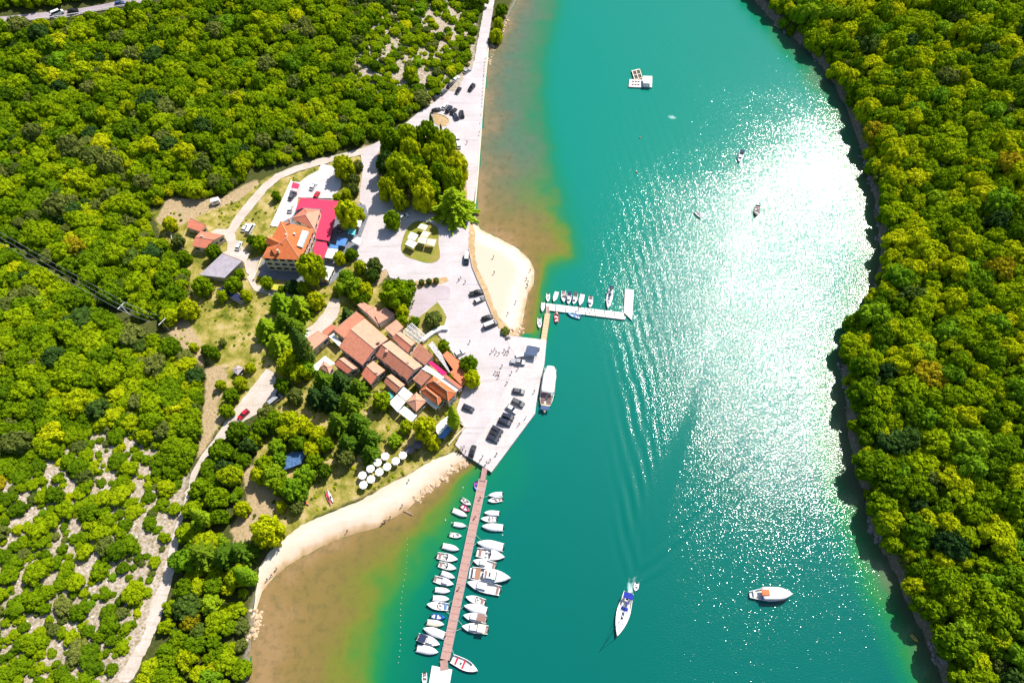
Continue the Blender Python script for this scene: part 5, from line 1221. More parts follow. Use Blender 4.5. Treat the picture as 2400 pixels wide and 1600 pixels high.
RB = [('white boat with small dark motor well', (1090, 456), (1275, 434), 'cover', 'w', None, zp), ('white open boat with red and dark seats', (1084, 526), (1276, 500), 'open', 'w', None, zp), ('white covered boat with slim bow', (1034, 682), (1234, 690), 'cover', 'w', None, zp),
      ('white boat with windscreen and square stern', (990, 760), (1196, 770), 'sport', 'w', M_WHITE, zp), ('wide white covered boat', (1004, 860), (1286, 880), 'cover', 'w', None, zp), ('large white covered boat', (940, 1072), (1288, 1138), 'cover', 'w', None, zp),
      ('white sports boat with dark cockpit lines, bow pointing away', (1306, 1266), (934, 1194), 'sport', 'w', None, zp), ('broad white cabin boat', (888, 1308), (1186, 1380), 'cabin', 'w', None, zp), ('big white motor yacht with flybridge and teak stern', (1384, 200), (872, 130), 'yacht', 'w', None, zs),
      ('large white boat with dark red side', (808, 250), (1248, 360), 'cabin', 'w', None, zs), ('white boat with brown seats', (792, 440), (1048, 510), 'sport', 'w', None, zs), ('white covered boat with pointed bow roller', (768, 556), (1072, 626), 'cover', 'w', None, zs),
      ('white boat with square dark cockpit', (760, 682), (1066, 736), 'bimini', 'w', M_SEAT, zs), ('white cabin boat with cream canopy', (740, 826), (1086, 872), 'bimini', 'w', M_CREAMC, zs), ('white boat with red seats lying askew', (952, 1412), (612, 1244), 'open', 'w', hullmat('r'), zs)]
for k, (d, b_, s_, kd, cl, ac_, f) in enumerate(RB): boat('%s, %s from quay, right of pier' % (d, ORD[k]), f(*b_), f(*s_), kd, cl, ac_, group='boats moored along the long pier', wid=4.0 if kd == 'yacht' else None)
boat('small bright blue rowing boat beside the gangway of the long pier', zp(925, 382), zp(930, 275), 'open', 'b', hullmat('m'), name='rowing_boat')
boat('white tender moored beside the end pontoon at the bottom edge', zs(255, 1600), zs(252, 1432), 'open', 'w')
UB = [('small white open boat nearest the footbridge', (365, 487), (375, 322), 'open', 'w', M_WHITE), ('white covered boat tilted to the right', (482, 492), (548, 288), 'cover', 'w', None), ('slim white boat with two dark seats', (676, 496), (682, 268), 'open', 'w', None),
      ('white boat with navy stern canopy', (770, 536), (792, 312), 'bimini', 'w', M_NAVY), ('white boat with large charcoal canopy', (870, 542), (925, 322), 'bimini', 'w', M_DARK), ('white covered boat with dark hatch', (994, 566), (1052, 338), 'cover', 'w', None), ('white motorboat moored alone past the group', (1196, 602), (1216, 380), 'cabin', 'w', None)]
for d, b_, s_, kd, cl, ac_ in UB: boat(d + ' on the upper side of the white pontoon', zu(*b_), zu(*s_), kd, cl, ac_, group='boats on the upper side of the white pontoon')
boat('slender white sailing boat moored inside the bend of the white pontoon', zu(1544, 628), zu(1616, 212), 'sail', 'w', M_NAVY, name='sailing_boat', wid=2.3)
boat('white covered boat at the left end of the white pontoon', zu(258, 684), zu(276, 500), 'cover', 'w')
boat('white dinghy with outboard moored left of the footbridge', zu(205, 1008), zu(205, 800), 'open', 'w', M_WHITE)
boat('red open boat moored below the white pontoon', zu(535, 678), zu(542, 884), 'open', 'r', M_WHITE)
boat('light blue boat lying along the lower side of the white pontoon', zu(748, 698), zu(1005, 790), 'open', 'l', M_BLUE)
boat('white sailing boat with blue bimini motoring down the channel', zt(130, 775), zt(272, 245), 'sail', 'w', pm('royal_blue_canvas', (.01, .03, .35), None, 1, .8), name='sailing_boat', wid=4.0)
boat('small white dinghy towed behind the motoring sailing boat', zt(350, 228), zt(372, 130), 'open', 'w', M_WHITE, name='dinghy')
boat('white boat with navy canopy drifting in the glittering water', zr(1103, 945), zr(1132, 850), 'bimini', 'w', M_NAVY)
boat('small dark boat in the brightest sun glitter', zr(1256, 1442), zr(1280, 1340), 'open', 'd')
boat('small white pedal boat left of the sun glitter', zr(755, 1455), zr(705, 1395), 'pod', 'w', name='pedal_boat')
boat('little yellow kayak by the rocks of the right bank', (2150, 1503), (2135, 1487), 'pod', 'y', wid=.9, name='kayak', cat='kayak')
def kayak(label, a, b, cl, ln=None, col2=None):
    p, q = T(*a), T(*b); c = (p + q) / 2; L = float(np.hypot(*(p - q)[:2])); o = thing('kayak', label, 'kayak', (c[0], c[1], min(p[2], q[2]) + .30), heading(q, p)); hull_parts(o, L, .8, hullmat(cl), .18, stern=.35, pw=1.6, deck0=.02, floor=False, deckm=hullmat(col2 or cl)); part('seat', MB().box((-L * .1, 0, .30), (.8, .42, .1)), M_DARK, o)
kayak('white and red kayak on the grass above the beach', zb(728, 890), zb(790, 1045), 'w', None, 'r'); kayak('red-tipped white kayak lying beside the other one above the beach', zb(752, 885), zb(815, 1020), 'r', None, 'w')
kayak('small multicoloured kayak at the edge of the grove above the beach', zb(470, 985), zb(560, 1045), 'l', None, 'o')
p = T(*zb(1600, 1125)); o = thing('log', 'long wooden beam lying in the shallows of the lower beach', 'log', (p[0], p[1], .12), R(-25)); part('beam', MB().box((0, 0, 0), (3.4, .55, .4)), M_WOOD, o); part('bracket', MB().box((1.2, 0, .22), (.12, .6, .06)), M_DARK, o)

# excursion boat at the quay: bow at the bottom
p, q = G(*zq(940, 905), .8), G(*zq(1003, 450), .8); L = float(np.hypot(*(p - q)[:2])); c = (p + q) / 2; B = 5.0
o = thing('excursion_boat', 'large white excursion boat with long white roof moored at the quay', 'boat', (c[0], c[1], 0), heading(q, p))
hull_parts(o, L, B, hullmat('w'), .85, stern=.8, pw=2.8, deck0=.82, deckm=pm('tan_deck', (.55, .42, .26), None, 1, .7)); rf = []
for i in range(10):
    t = i / 9; x = -L / 2 + .1 + L * .60 * t; w = B * .49 * (min(1, .55 + 1.4 * t) if t < .33 else 1.0); rf.append([(x, -w, 2.55), (x, -w * .7, 2.85), (x, 0, 2.95), (x, w * .7, 2.85), (x, w, 2.55), (x, 0, 2.45)])
mb = MB(); mb.loft(rf); part('roof', mb, M_WHITE, o, True)
for t in (.04, .22, .42, .60):
    for s in (-1, 1): part('roof_post', MB().tube((-L / 2 + L * t, s * B * .36, .7), (-L / 2 + L * t, s * B * .36, 2.55), .05), M_WHITE, o)
for s in (-1, 1):
    for k in range(5): part('bench', MB().box((L * .125 + k * .72, s * B * .24, 1.05), (.34, 1.5, .4)), M_SEAT, o)
part('red_awning', MB().box((L * .085, -B * .17, 1.95), (1.1, 1.9, .08)), hullmat('r'), o); part('bow_canopy', MB().box((L * .405, 0, 1.55), (1.5, 3.0, .1)), pm('slate_blue_canvas', (.05, .10, .24), None, 1, .8), o)
for s in (-1, 1): part('canopy_post', MB().tube((L * .405, s * 1.3, .9), (L * .405, s * 1.3, 1.55), .04), M_STEEL, o); part('tyre_fender', MB().tube((L * .1 * s, B * .5 + .02, .5), (L * .1 * s, B * .5 + .22, .5), .3, .3, 10), M_DARK, o)
# red and white tour boat out on the water
p, q = G(*zt(2228, 270), .6), G(*zt(1720, 268), .6); L = float(np.hypot(*(p - q)[:2])); c = (p + q) / 2; B = 4.0
o = thing('tour_boat', 'white tour boat with red stripe and orange sunshade anchored at lower right', 'boat', (c[0], c[1], 0), heading(q, p))
hull_parts(o, L, B, hullmat('w'), .8, stern=.45, pw=2.6, deck0=.9)
part('stripe', MB().box((L * .12, -B * .475, .72), (L * .42, .12, .16), R(1.5)), hullmat('r'), o); rf = []
for i in range(12):
    t = i / 11; x = -L * .22 + L * .70 * t; w = B * .49 * (1 - max(0, (t - .4) / .6) ** 2.6) + .02; rf.append([(x, -w, 2.1), (x, -w * .6, 2.3), (x, 0, 2.36), (x, w * .6, 2.3), (x, w, 2.1), (x, 0, 2.04)])
mb = MB(); mb.loft(rf); part('roof', mb, M_WHITE, o, True)
for x in (-.1, .1, .28):
    for s in (-1, 1): part('roof_post', MB().tube((L * x, s * B * .36, .6), (L * x, s * B * .36, 2.1), .05), M_WHITE, o)
part('sunshade', MB().box((-L * .16, .25, 2.62), (2.3, 1.7, .1), 0, .9), hullmat('o'), o); part('stern_table', MB().box((-L * .18, -B * .27, 1.2), (2.2, 1.0, .1)), pm('lilac_cloth', (.35, .30, .52), None, 1, .8), o)
part('shade_pole', MB().tube((-L * .16, .25, .5), (-L * .16, .25, 2.6), .05), M_STEEL, o); part('stern_bench', MB().box((-L * .38, 0, .7), (.6, 1.8, .35)), M_WHITE, o)
# mussel rafts
def raft(label, pts, kind):
    W = [Vector(G(*zr(x, y), .5)[:2]) for x, y in pts]; c = sum(W, Vector((0, 0))) / 4; A, B_, C, D = [w - c for w in W]; o = thing('raft', label, 'raft', (c.x, c.y, 0)); up = A.lerp(D, .5)
    u = (B_ - A); v = (D - A); ru = math.atan2(u.y, u.x)
    for s in (0, 1):
        m_ = (A + B_) / 2 + v * s * .9 + v * .05; part('float', MB().box((m_.x, m_.y, .1), (u.length, .9, .7), ru), M_STEEL, o)
    if kind == 'frame':
        for t in (0.03, .5, .97): p0 = A.lerp(D, t); q0 = B_.lerp(C, t); m_ = (p0 + q0) / 2; part('beam', MB().box((m_.x, m_.y, .62), (u.length, .4, .2), ru), M_CREAM, o)
        for t in (0.03, .5, .97): p0 = A.lerp(B_, t); q0 = D.lerp(C, t); m_ = (p0 + q0) / 2; part('beam', MB().box((m_.x, m_.y, .72), (v.length, .4, .2), math.atan2(v.y, v.x)), M_CREAM, o)
        part('net', MB().prism([A, B_, C, D], .42, .50), M_DARK, o)
    else:
        part('deck', MB().prism([A, B_, C, D], .46, .66), M_DECKW if kind == 'deck' else M_WHITE, o)
        if kind == 'deck':
            for i in range(3):
                for j in range(2): p0 = A + u * (.3 + .22 * i) + v * (.3 + .4 * j); part('hatch', MB().box((p0.x, p0.y, .70), (.95, .9, .1), ru), M_DARK, o)
        else:
            part('shelter_roof', MB().prism(inset([A, B_, C, D], .3), 2.3, 2.42), M_WHITE, o)
            for p0 in inset([A, B_, C, D], .7): part('post', MB().tube((p0.x, p0.y, .6), (p0.x, p0.y, 2.3), .06), M_STEEL, o)
raft('floating raft of pale beams with four dark net openings', [(145, 190), (218, 172), (195, 95), (118, 102)], 'frame'); raft('floating raft deck with six dark square hatches', [(92, 250), (208, 255), (210, 190), (100, 182)], 'deck'); raft('floating raft with white shelter roof', [(218, 250), (305, 255), (305, 180), (215, 178)], 'roof')
def buoy(label, px, cl, r_=.28):
    p = G(*px, 0); o = thing('buoy', label, 'buoy', (p[0], p[1], 0)); rings = [[(r_ * math.sin(a) * math.cos(b), r_ * math.sin(a) * math.sin(b), .05 + r_ * -math.cos(a)) for b in [k * .7854 for k in range(8)]] for a in (.2, .7, 1.2, 1.7, 2.2, 2.8)]
    part('ball', MB().loft(rings), hullmat(cl), o, True); part('eye', MB().tube((0, 0, r_), (0, 0, r_ + .2), .05), M_DARK, o)
buoy('orange buoy floating left of the sun glitter, upper one', zr(195, 720), 'o', .4); buoy('orange buoy floating left of the sun glitter, lower one', zr(165, 1035), 'o', .4)
buoy('red buoy beside the askew boat at the pier end', zs(750, 1400), 'r', .35)
for k, (x, y) in enumerate([(525, 775), (608, 810), (755, 350), (1275, 970)]): buoy('small white mooring buoy, %s of four near the pier start' % ORD[k], zp(x, y), 'w', .22)
for k in range(22):
    t = k / 21; x, y = 954 - 22 * t + 3 * math.sin(t * 9), 1262 + 290 * t; buoy('tiny white float of the swimming line off the lower beach', (x, y), 'w', .13)
for o_ in list(bpy.data.objects):
    if o_.get('label', '').startswith('tiny white float'): o_['group'] = 'floats of the swimming line'

# mooring lines
def line3(name, label, a, b, r_=.035, sag=.25, group=None, mat=None, cat='rope'):
    a = np.array(a, float); b = np.array(b, float); mb = MB(); n = 8; pts = [a + (b - a) * k / n - np.array([0, 0, sag * 4 * (k / n) * (1 - k / n)]) for k in range(n + 1)]
    c = pts[0]
    for k in range(n): mb.tube(pts[k] - c, pts[k + 1] - c, r_, r_, 5)
    o = link(name, mb.mesh(name, mat or M_CREAM), None, tuple(c)); tag(o, label, cat, group); return o
for f, a, b in ((zp, (920, 960), (990, 1030)), (zp, (890, 1110), (940, 1075)), (zp, (820, 865), (795, 855)), (zp, (1030, 470), (1090, 460)), (zp, (840, 1380), (890, 1310)), (zs, (690, 740), (745, 800)), (zs, (655, 885), (740, 850)), (zs, (710, 605), (770, 560)), (zs, (620, 485), (565, 520)), (zs, (585, 660), (535, 625)), (zs, (610, 1110), (645, 1215))):
    line3('mooring_rope', 'thin mooring rope from a moored boat to the long pier', G(*f(*a), .7), G(*f(*b), .7), .04, .1, 'mooring ropes of the long pier')

# ================================================================== CARS
def paint(k):
    c = {'k': (.012, .013, .016), 'n': (.015, .022, .045), 'w': (.78, .78, .78), 's': (.38, .39, .41), 'g': (.10, .105, .115), 'r': (.50, .012, .03), 'b': (.05, .10, .28), 'm': (.22, .02, .05)}[k]
    return pm('car_paint_' + {'k': 'black', 'n': 'navy', 'w': 'white', 's': 'silver', 'g': 'grey', 'r': 'red', 'b': 'blue', 'm': 'maroon'}[k], c, tuple(v * .85 for v in c), 1.5, .3, spec=.5)
M_TYRE = pm('tyre_rubber', (.02, .02, .02), None, 4, .9); M_LAMP = pm('lamp_glass', (.75, .75, .70), None, 4, .2); M_TAIL = pm('tail_lamp', (.35, .01, .01), None, 4, .3)
CARM = {}
def car_mesh(kind):
    """meshes for one body style, x forward"""
    if kind in CARM: return CARM[kind]
    L, W, H, prof, cab = {'car': (4.3, 1.78, 1.46, [(-2.15, .55), (-2.12, .88), (-1.75, .95), (.85, .95), (1.75, .82), (2.12, .66), (2.15, .45)], [(-1.95, .93), (-1.45, 1.42), (.15, 1.46), (.95, .95)]),
                          'suv': (4.6, 1.9, 1.75, [(-2.3, .6), (-2.28, 1.05), (-1.9, 1.1), (1.05, 1.1), (2.0, .98), (2.27, .8), (2.3, .5)], [(-2.2, 1.08), (-1.95, 1.70), (.3, 1.75), (1.1, 1.1)]),
                          'van': (5.3, 2.0, 2.2, [(-2.65, .6), (-2.63, 1.2), (-2.4, 1.25), (1.5, 1.25), (2.4, 1.05), (2.63, .85), (2.65, .5)], [(-2.6, 1.2), (-2.5, 2.15), (1.0, 2.2), (1.75, 1.2)]),
                          'pickup': (5.2, 1.9, 1.75, [(-2.6, .6), (-2.58, 1.05), (-2.4, 1.08), (1.3, 1.08), (2.3, .96), (2.57, .8), (2.6, .5)], [(-.7, 1.06), (-.55, 1.70), (.75, 1.75), (1.4, 1.08)])}[kind]
    def body(pr, z0, wb, wt, zt):
        rings = []
        for x, z in pr:
            k = 1 - .10 * max(0, (abs(x) - L * .36) / (L * .14)) ** 2; rings.append([(x, -W / 2 * k, z0), (x, -W / 2 * k * 1.0, z * .62), (x, -W / 2 * k * .95, z), (x, W / 2 * k * .95, z), (x, W / 2 * k, z * .62), (x, W / 2 * k, z0)])
        return rings
    b = MB(); b.loft(body(prof, .22, 1, 1, 1))
    x0, x1, x2, x3 = [p[0] for p in cab]; zb_, z1_, z2_, z3_ = [p[1] for p in cab]; wb = W * .46; wt = W * .36
    g = MB(); g.add([(x0, -wb, zb_), (x3, -wb, z3_), (x3, wb, z3_), (x0, wb, zb_), (x1, -wt, z1_), (x2, -wt, z2_), (x2, wt, z2_), (x1, wt, z1_)], [(0, 1, 5, 4), (1, 2, 6, 5), (2, 3, 7, 6), (3, 0, 4, 7), (4, 5, 6, 7)])
    r_ = MB(); e = .03; r_.add([(x1 - .05, -wt - e, z1_ - .02), (x2 + .05, -wt - e, z2_ - .02), (x2 + .05, wt + e, z2_ - .02), (x1 - .05, wt + e, z1_ - .02), (x1 + .05, -wt + .05, z1_ + .035), (x2 - .1, -wt + .05, z2_ + .035), (x2 - .1, wt - .05, z2_ + .035), (x1 + .05, wt - .05, z1_ + .035)],
             [(0, 1, 5, 4), (1, 2, 6, 5), (2, 3, 7, 6), (3, 0, 4, 7), (4, 5, 6, 7), (3, 2, 1, 0)])
    CARM[kind] = (L, W, b, g, r_); return CARM[kind]
WHEEL = MB().tube((0, -.11, 0), (0, .11, 0), .33, .33, 14).mesh('wheel', M_TYRE); HUB = MB().tube((0, -.125, 0), (0, .125, 0), .18, .18, 10).mesh('rim', M_STEEL)
HEADL = MB().box((0, 0, 0), (.12, .36, .16)).mesh('headlight', M_LAMP); TAILL = MB().box((0, 0, 0), (.1, .3, .2)).mesh('tail_light', M_TAIL)
BODYC = {}
def car(label, tail, nose, kind='car', cl='k', name='parked_car', cat='car', group=None, roof=None, at=None):
    p, q = T(*tail), T(*nose); c = (p + q) / 2; L, W, b, g, r_ = car_mesh(kind); z = max(ground_at(c[0], c[1]), 0)
    o = thing(name, label, cat, (c[0], c[1], z), heading(p, q), group)
    key = (kind, cl, roof)
    if key not in BODYC: BODYC[key] = (b.mesh('body', paint(cl)), g.mesh('windows', M_GLASS), r_.mesh('roof', paint(roof or cl)))
    m1, m2, m3 = BODYC[key]; link('body', m1, o); link('windows', m2, o); link('roof', m3, o)
    for sx in (-1, 1):
        for sy in (-1, 1): w = link('wheel', WHEEL, o, (sx * L * .31, sy * (W / 2 - .1), .33)); link('rim', HUB, w)
    for sy in (-1, 1): link('headlight', HEADL, o, (L / 2 - .07, sy * W * .34, .66)); link('tail_light', TAILL, o, (-L / 2 + .05, sy * W * .36, .78))
    return o
CARS = [('silver car parked at the roadside, uppermost in the parking', zn, (862, 460), (955, 400), 'car', 's'), ('white car second in the row along the wooded road edge', zn, (706, 592), (796, 512), 'car', 'w'), ('black car third in the row along the wooded road edge', zn, (612, 690), (704, 598), 'car', 'k'),
        ('grey car fourth in the row, half in tree shade', zn, (530, 772), (596, 710), 'car', 'g'), ('dark car fifth in the row in deep tree shade', zn, (420, 856), (502, 782), 'car', 'n'), ('black car driving down the middle of the parking road', zn, (815, 666), (740, 776), 'car', 'k'), ('black car driving on the water side of the parking road', zn, (1020, 626), (930, 736), 'suv', 'k'),
        ('dark car parked crosswise above the round earth bed', zn, (396, 1026), (515, 990), 'car', 'k'), ('white car in the fan of cars above the round earth bed', zn, (545, 1002), (622, 896), 'car', 'w'), ('navy car next to the white one above the round earth bed', zn, (600, 1050), (682, 935), 'suv', 'n'), ('dark car third in the fan by the round earth bed', zn, (665, 1072), (750, 974), 'car', 'k'),
        ('navy car nose up at the right of the round earth bed', zn, (772, 1160), (715, 1045), 'car', 'n'), ('black estate car outermost right of the round earth bed', zn, (848, 1136), (818, 995), 'suv', 'k'), ('white car parked along the tree clump, upper one', zn, (772, 1455), (768, 1372), 'car', 'w'), ('white car parked along the tree clump, lower one', zn, (790, 1560), (780, 1475), 'car', 'w'),
        ('dark van with white roof driving past the grass island', z7, (495, 195), (486, 316), 'van', 'n'), ('long black pickup parked nose to the sand spit', z7, (530, 690), (692, 655), 'pickup', 'k'), ('dark car with pale roof beside the black pickup', z7, (575, 796), (716, 728), 'car', 'g'), ('black car parked by the shrubs above the quay', z7, (670, 1000), (815, 950), 'car', 'k'), ('large navy van with pale roof beside the black car', z7, (680, 1100), (886, 1022), 'van', 'n'),
        ('white car parked behind the orange canopy', z7, (365, 1425), (440, 1388), 'car', 'w'), ('silver pickup parked by the kiosk', zq, (590, 380), (752, 402), 'pickup', 's'), ('grey car alone in the upper part of the quay parking', zq, (612, 680), (742, 700), 'car', 'g'), ('charcoal car on the quay behind the white one', zq, (606, 775), (738, 838), 'suv', 'g'), ('white car in the quay row', zq, (548, 832), (668, 908), 'car', 'w'),
        ('navy car in the quay row below the white car', zq, (500, 925), (640, 970), 'car', 'n'), ('dark blue car in the quay row, fourth from the top', zq, (480, 985), (592, 1022), 'suv', 'n'), ('black car in the lower group of three on the quay, uppermost', zq, (398, 1050), (520, 1118), 'car', 'n'), ('black car in the lower group of three on the quay, middle', zq, (375, 1095), (500, 1160), 'car', 'k'), ('navy car in the lower group of three on the quay, lowest', zq, (355, 1140), (478, 1200), 'car', 'n'),
        ('dark car parked at the lower corner of the quay by the crowd', zq, (190, 1362), (226, 1236), 'car', 'k'), ('dark car with white bonnet below the restaurant terrace', zq, (100, 832), (232, 890), 'car', 'n'),
        ('red car under the tree at the villa parking', z1, (990, 65), (1080, 70), 'car', 'm'), ('white car on the villa parking terrace', z1, (680, 240), (735, 160), 'car', 'w'), ('white car with dark windows along the terrace wall of the villa', z1, (420, 510), (436, 438), 'car', 'w'), ('small red car against the crimson awning', z1, (735, 340), (758, 290), 'car', 'r'), ('dark green car beside the small crimson awning', z1, (420, 360), (480, 290), 'car', 'g'),
        ('red car driving on the gravel track left of the village', zw, (905, 790), (784, 902), 'car', 'r'), ('white car at the courtyard junction', z2, (830, 960), (855, 900), 'car', 'w'), ('white van standing among the bushes beside the courtyard', z2, (940, 800), (1030, 650), 'van', 'w'), ('small white car beside the van in the bushes', z2, (895, 745), (945, 675), 'car', 'w'), ('white car in the shade by the tree clump', z3, (735, 845), (795, 820), 'car', 'w')]
for lab, f, a, b, kd, cl in CARS:
    car(lab, f(*a), f(*b), kd, cl, roof='w' if ('pale roof' in lab or 'white roof' in lab) else None)
for lab, a, b, kd, cl in (('white van on the highway in the upper left corner', (122, 38), (152, 30), 'van', 'w'), ('black car following the white van on the highway', (158, 33), (188, 27), 'suv', 'k'), ('blue car on the highway, rightmost of three', (268, 14), (296, 8), 'car', 'b')):
    car(lab, a, b, kd, cl, name='car')
car('silver flatbed truck parked beside the gravel track under the trees', zw(1120, 752), zw(1300, 612), 'van', 's', name='truck', cat='truck')
p = T(*zq(715, 318)); o = thing('boat_trailer', 'white low trailer parked between the kiosk and the silver pickup', 'trailer', tuple(p), R(8))
part('bed', MB().box((0, 0, .75), (4.6, 1.6, .35)), M_WHITE, o); part('tow_bar', MB().box((2.9, 0, .55), (1.4, .12, .12)), M_STEEL, o)
for s in (-1, 1): w = link('wheel', WHEEL, o, (-.4, s * .85, .33)); part('mudguard', MB().box((-.4, s * .85, .72), (.9, .25, .08)), M_DARK, o)
p = T(*zq(568, 135)); o = thing('stone_sculpture', 'rounded grey stone block at the start of the quay', 'stone', tuple(p), .3); part('base', MB().box((0, 0, .1), (1.9, 1.3, .3)), M_STONE, o); part('boulder', MB().loft([[(r_ * 1.0 * math.cos(a), r_ * .7 * math.sin(a), z) for a in [k * .785 for k in range(8)]] for r_, z in ((.75, .2), (.9, .6), (.7, 1.0), (.3, 1.2))]), M_STONE, o, True)
p = T(*z2(562, 400)); o = thing('caravan', 'small white caravan at the edge of the wood', 'caravan', tuple(p), R(20)); part('body', MB().box((0, 0, 1.35), (3.4, 2.0, 1.9), 0, .94), M_WHITE, o); part('window', MB().box((0, -.99, 1.6), (1.6, .08, .5)), M_GLASS, o); part('tow_bar', MB().box((2.2, 0, .5), (1.2, .1, .1)), M_DARK, o)
for s in (-1, 1): link('wheel', WHEEL, o, (0, s * .85, .33))

# ================================================================== PEOPLE
def person_meshes(pose):
    J = {'stand': [((0, 0, .95), .125), ((0, 0, 1.18), .12), ((0, 0, 1.40), .13), ((0, 0, 1.52), .055), ((.01, 0, 1.64), .095), ((.01, 0, 1.72), .075), ((0, .19, 1.40), .05), ((.02, .25, 1.13), .042), ((.08, .26, .88), .034), ((0, -.19, 1.40), .05), ((.02, -.25, 1.13), .042), ((.08, -.26, .88), .034),
                   ((0, .10, .90), .085), ((.02, .10, .50), .06), ((-.02, .10, .09), .045), ((.14, .11, .04), .04), ((0, -.10, .90), .085), ((.02, -.10, .50), .06), ((-.02, -.10, .09), .045), ((.14, -.11, .04), .04)],
         'walk': [((0, 0, .93), .125), ((.02, 0, 1.17), .12), ((.04, 0, 1.38), .13), ((.05, 0, 1.50), .055), ((.07, 0, 1.62), .095), ((.07, 0, 1.70), .075), ((.04, .19, 1.38), .05), ((-.10, .25, 1.14), .042), ((-.12, .26, .90), .034), ((.04, -.19, 1.38), .05), ((.16, -.25, 1.14), .042), ((.30, -.24, .95), .034),
                  ((0, .10, .88), .085), ((.20, .10, .52), .06), ((.30, .10, .10), .045), ((.45, .11, .05), .04), ((0, -.10, .88), .085), ((-.08, -.10, .50), .06), ((-.36, -.10, .14), .045), ((-.26, -.11, .04), .04)]}[pose]
    E = [(0, 1), (1, 2), (2, 3), (3, 4), (4, 5), (2, 6), (6, 7), (7, 8), (2, 9), (9, 10), (10, 11), (0, 12), (12, 13), (13, 14), (14, 15), (0, 16), (16, 17), (17, 18), (18, 19)]
    m = bpy.data.meshes.new('skeleton'); m.from_pydata([j[0] for j in J], E, []); ob = bpy.data.objects.new('skeleton', m); col.objects.link(ob)
    md = ob.modifiers.new('skin', 'SKIN'); sv = m.skin_vertices[0].data
    for k, j in enumerate(J): sv[k].radius = (j[1], j[1]); sv[k].use_root = (k == 0)
    sb = ob.modifiers.new('sub', 'SUBSURF'); sb.levels = 1; sb.render_levels = 1
    dg = bpy.context.evaluated_depsgraph_get(); ev = ob.evaluated_get(dg); bm_ = bpy.data.meshes.new_from_object(ev)
    bpy.data.objects.remove(ob); V = np.array([v.co[:] for v in bm_.vertices]); N = np.array([v.normal[:] for v in bm_.vertices]); F = [tuple(p.vertices) for p in bm_.polygons]
    def sub(name, test, push):
        fs = [f for f in F if test(V[list(f)].mean(0))]; us = sorted({i for f in fs for i in f}); mp = {i: k for k, i in enumerate(us)}
        mm = bpy.data.meshes.new(name); mm.from_pydata([tuple(V[i] + N[i] * push) for i in us], [], [tuple(mp[i] for i in f) for f in fs]); mm.polygons.foreach_set('use_smooth', [True] * len(mm.polygons)); return mm
    bm_.polygons.foreach_set('use_smooth', [True] * len(bm_.polygons))
    return bm_, sub('shirt', lambda c: .92 < c[2] < 1.47 and (abs(c[1]) < .22 or c[2] > 1.2), .018), sub('trousers', lambda c: .45 < c[2] <= .96 and abs(c[1]) < .2, .016), sub('hair', lambda c: c[2] > 1.64 or (c[2] > 1.56 and c[0] < .0), .02)
SKIN = pm('skin', (.50, .30, .21), (.44, .26, .18), 5, .6); HAIRS = [pm('dark_hair', (.03, .02, .015), None, 5, .7), pm('brown_hair', (.12, .07, .04), None, 5, .7)]
CLO = [pm('cloth_%s' % n, c, None, 4, .85) for n, c in (('black', (.015, .015, .018)), ('navy', (.02, .03, .08)), ('white', (.72, .72, .72)), ('red', (.45, .03, .04)), ('grey', (.2, .2, .22)), ('teal', (.03, .2, .22)))]
PM = {}
POSES = {k: person_meshes(k) for k in ('stand', 'walk')}
def dressed(pose, a, b, h):
    key = (pose, a, b, h)
    if key not in PM:
        out = []
        for mm, mt in zip(POSES[pose], (SKIN, CLO[a], CLO[b], HAIRS[h])):
            c = mm.copy(); c.materials.clear(); c.materials.append(mt); out.append(c)
        PM[key] = out
    return PM[key]
def person(label, px, group=None, z=None, k=[0]):
    k[0] += 1; r_ = random.Random(k[0]); p = T(*px) if z is None else G(*px, z); b, s, t, h = dressed('walk' if r_.random() < .55 else 'stand', r_.choice([0, 0, 0, 1, 1, 3, 4]), r_.choice([0, 0, 1]), r_.randint(0, 1))
    o = thing('person', label, 'person', (p[0], p[1], p[2]), r_.uniform(0, 6.28), group); link('body', b, o); link('shirt', s, o); link('trousers', t, o); link('hair', h, o)
def crowd(label, group, f, L, z=None):
    for q in L: person(label, f(*q), group, z)
person('person walking alone across the white plaza near the curved wall', zq(180, 185))
crowd('person in the group strolling across the quay between the stone block and the silver pickup', 'strollers on the upper quay', zq, [(402, 285), (432, 262), (450, 292), (478, 305), (530, 272), (545, 295), (572, 295), (580, 255)])
crowd('person in the small group standing in the middle of the quay', 'group in the middle of the quay', zq, [(508, 432), (440, 495), (460, 505), (482, 500), (474, 540)])
person('person walking alone above the grey car on the quay', zq(606, 500)); person('person walking just above the quay parking row', zq(558, 605)); person('person beside the silver pickup', zq(672, 458)); person('person at the quay edge beside the excursion boat', zq(838, 692))
crowd('person in the crowd by the garden wall at the lower corner of the quay', 'crowd at the lower corner of the quay', zq, [(62, 1165), (45, 1195), (28, 1252), (58, 1275), (92, 1262), (75, 1300), (120, 1252), (138, 1305), (105, 1290)])
crowd('person at the outer end of the quay near the gangway', 'people at the outer end of the quay', zq, [(388, 1392), (350, 1418), (282, 1402), (312, 1352), (455, 1325)])
person('person on the quay between the parked cars and the water, upper one', zq(752, 955)); person('person on the quay between the parked cars and the water, lower one', zq(682, 1022))
crowd('person walking over the white parking below the grass island', 'walkers below the grass island', z7, [(392, 512), (415, 488), (474, 535)])
person('person standing in the middle of the sand spit', z7(820, 232)); person('person near the driftwood on the sand spit', z7(828, 425)); crowd('person at the water edge of the sand spit', 'people at the water edge of the sand spit', z7, [(1222, 502), (1242, 535), (1236, 582), (1268, 400)])
person('person walking on the sand spit opposite the footbridge', z7(1092, 785)); person('person lying low on the sand spit above the van', z7(995, 925)); person('person walking beside the white cars at the tree clump', zn(908, 1480))
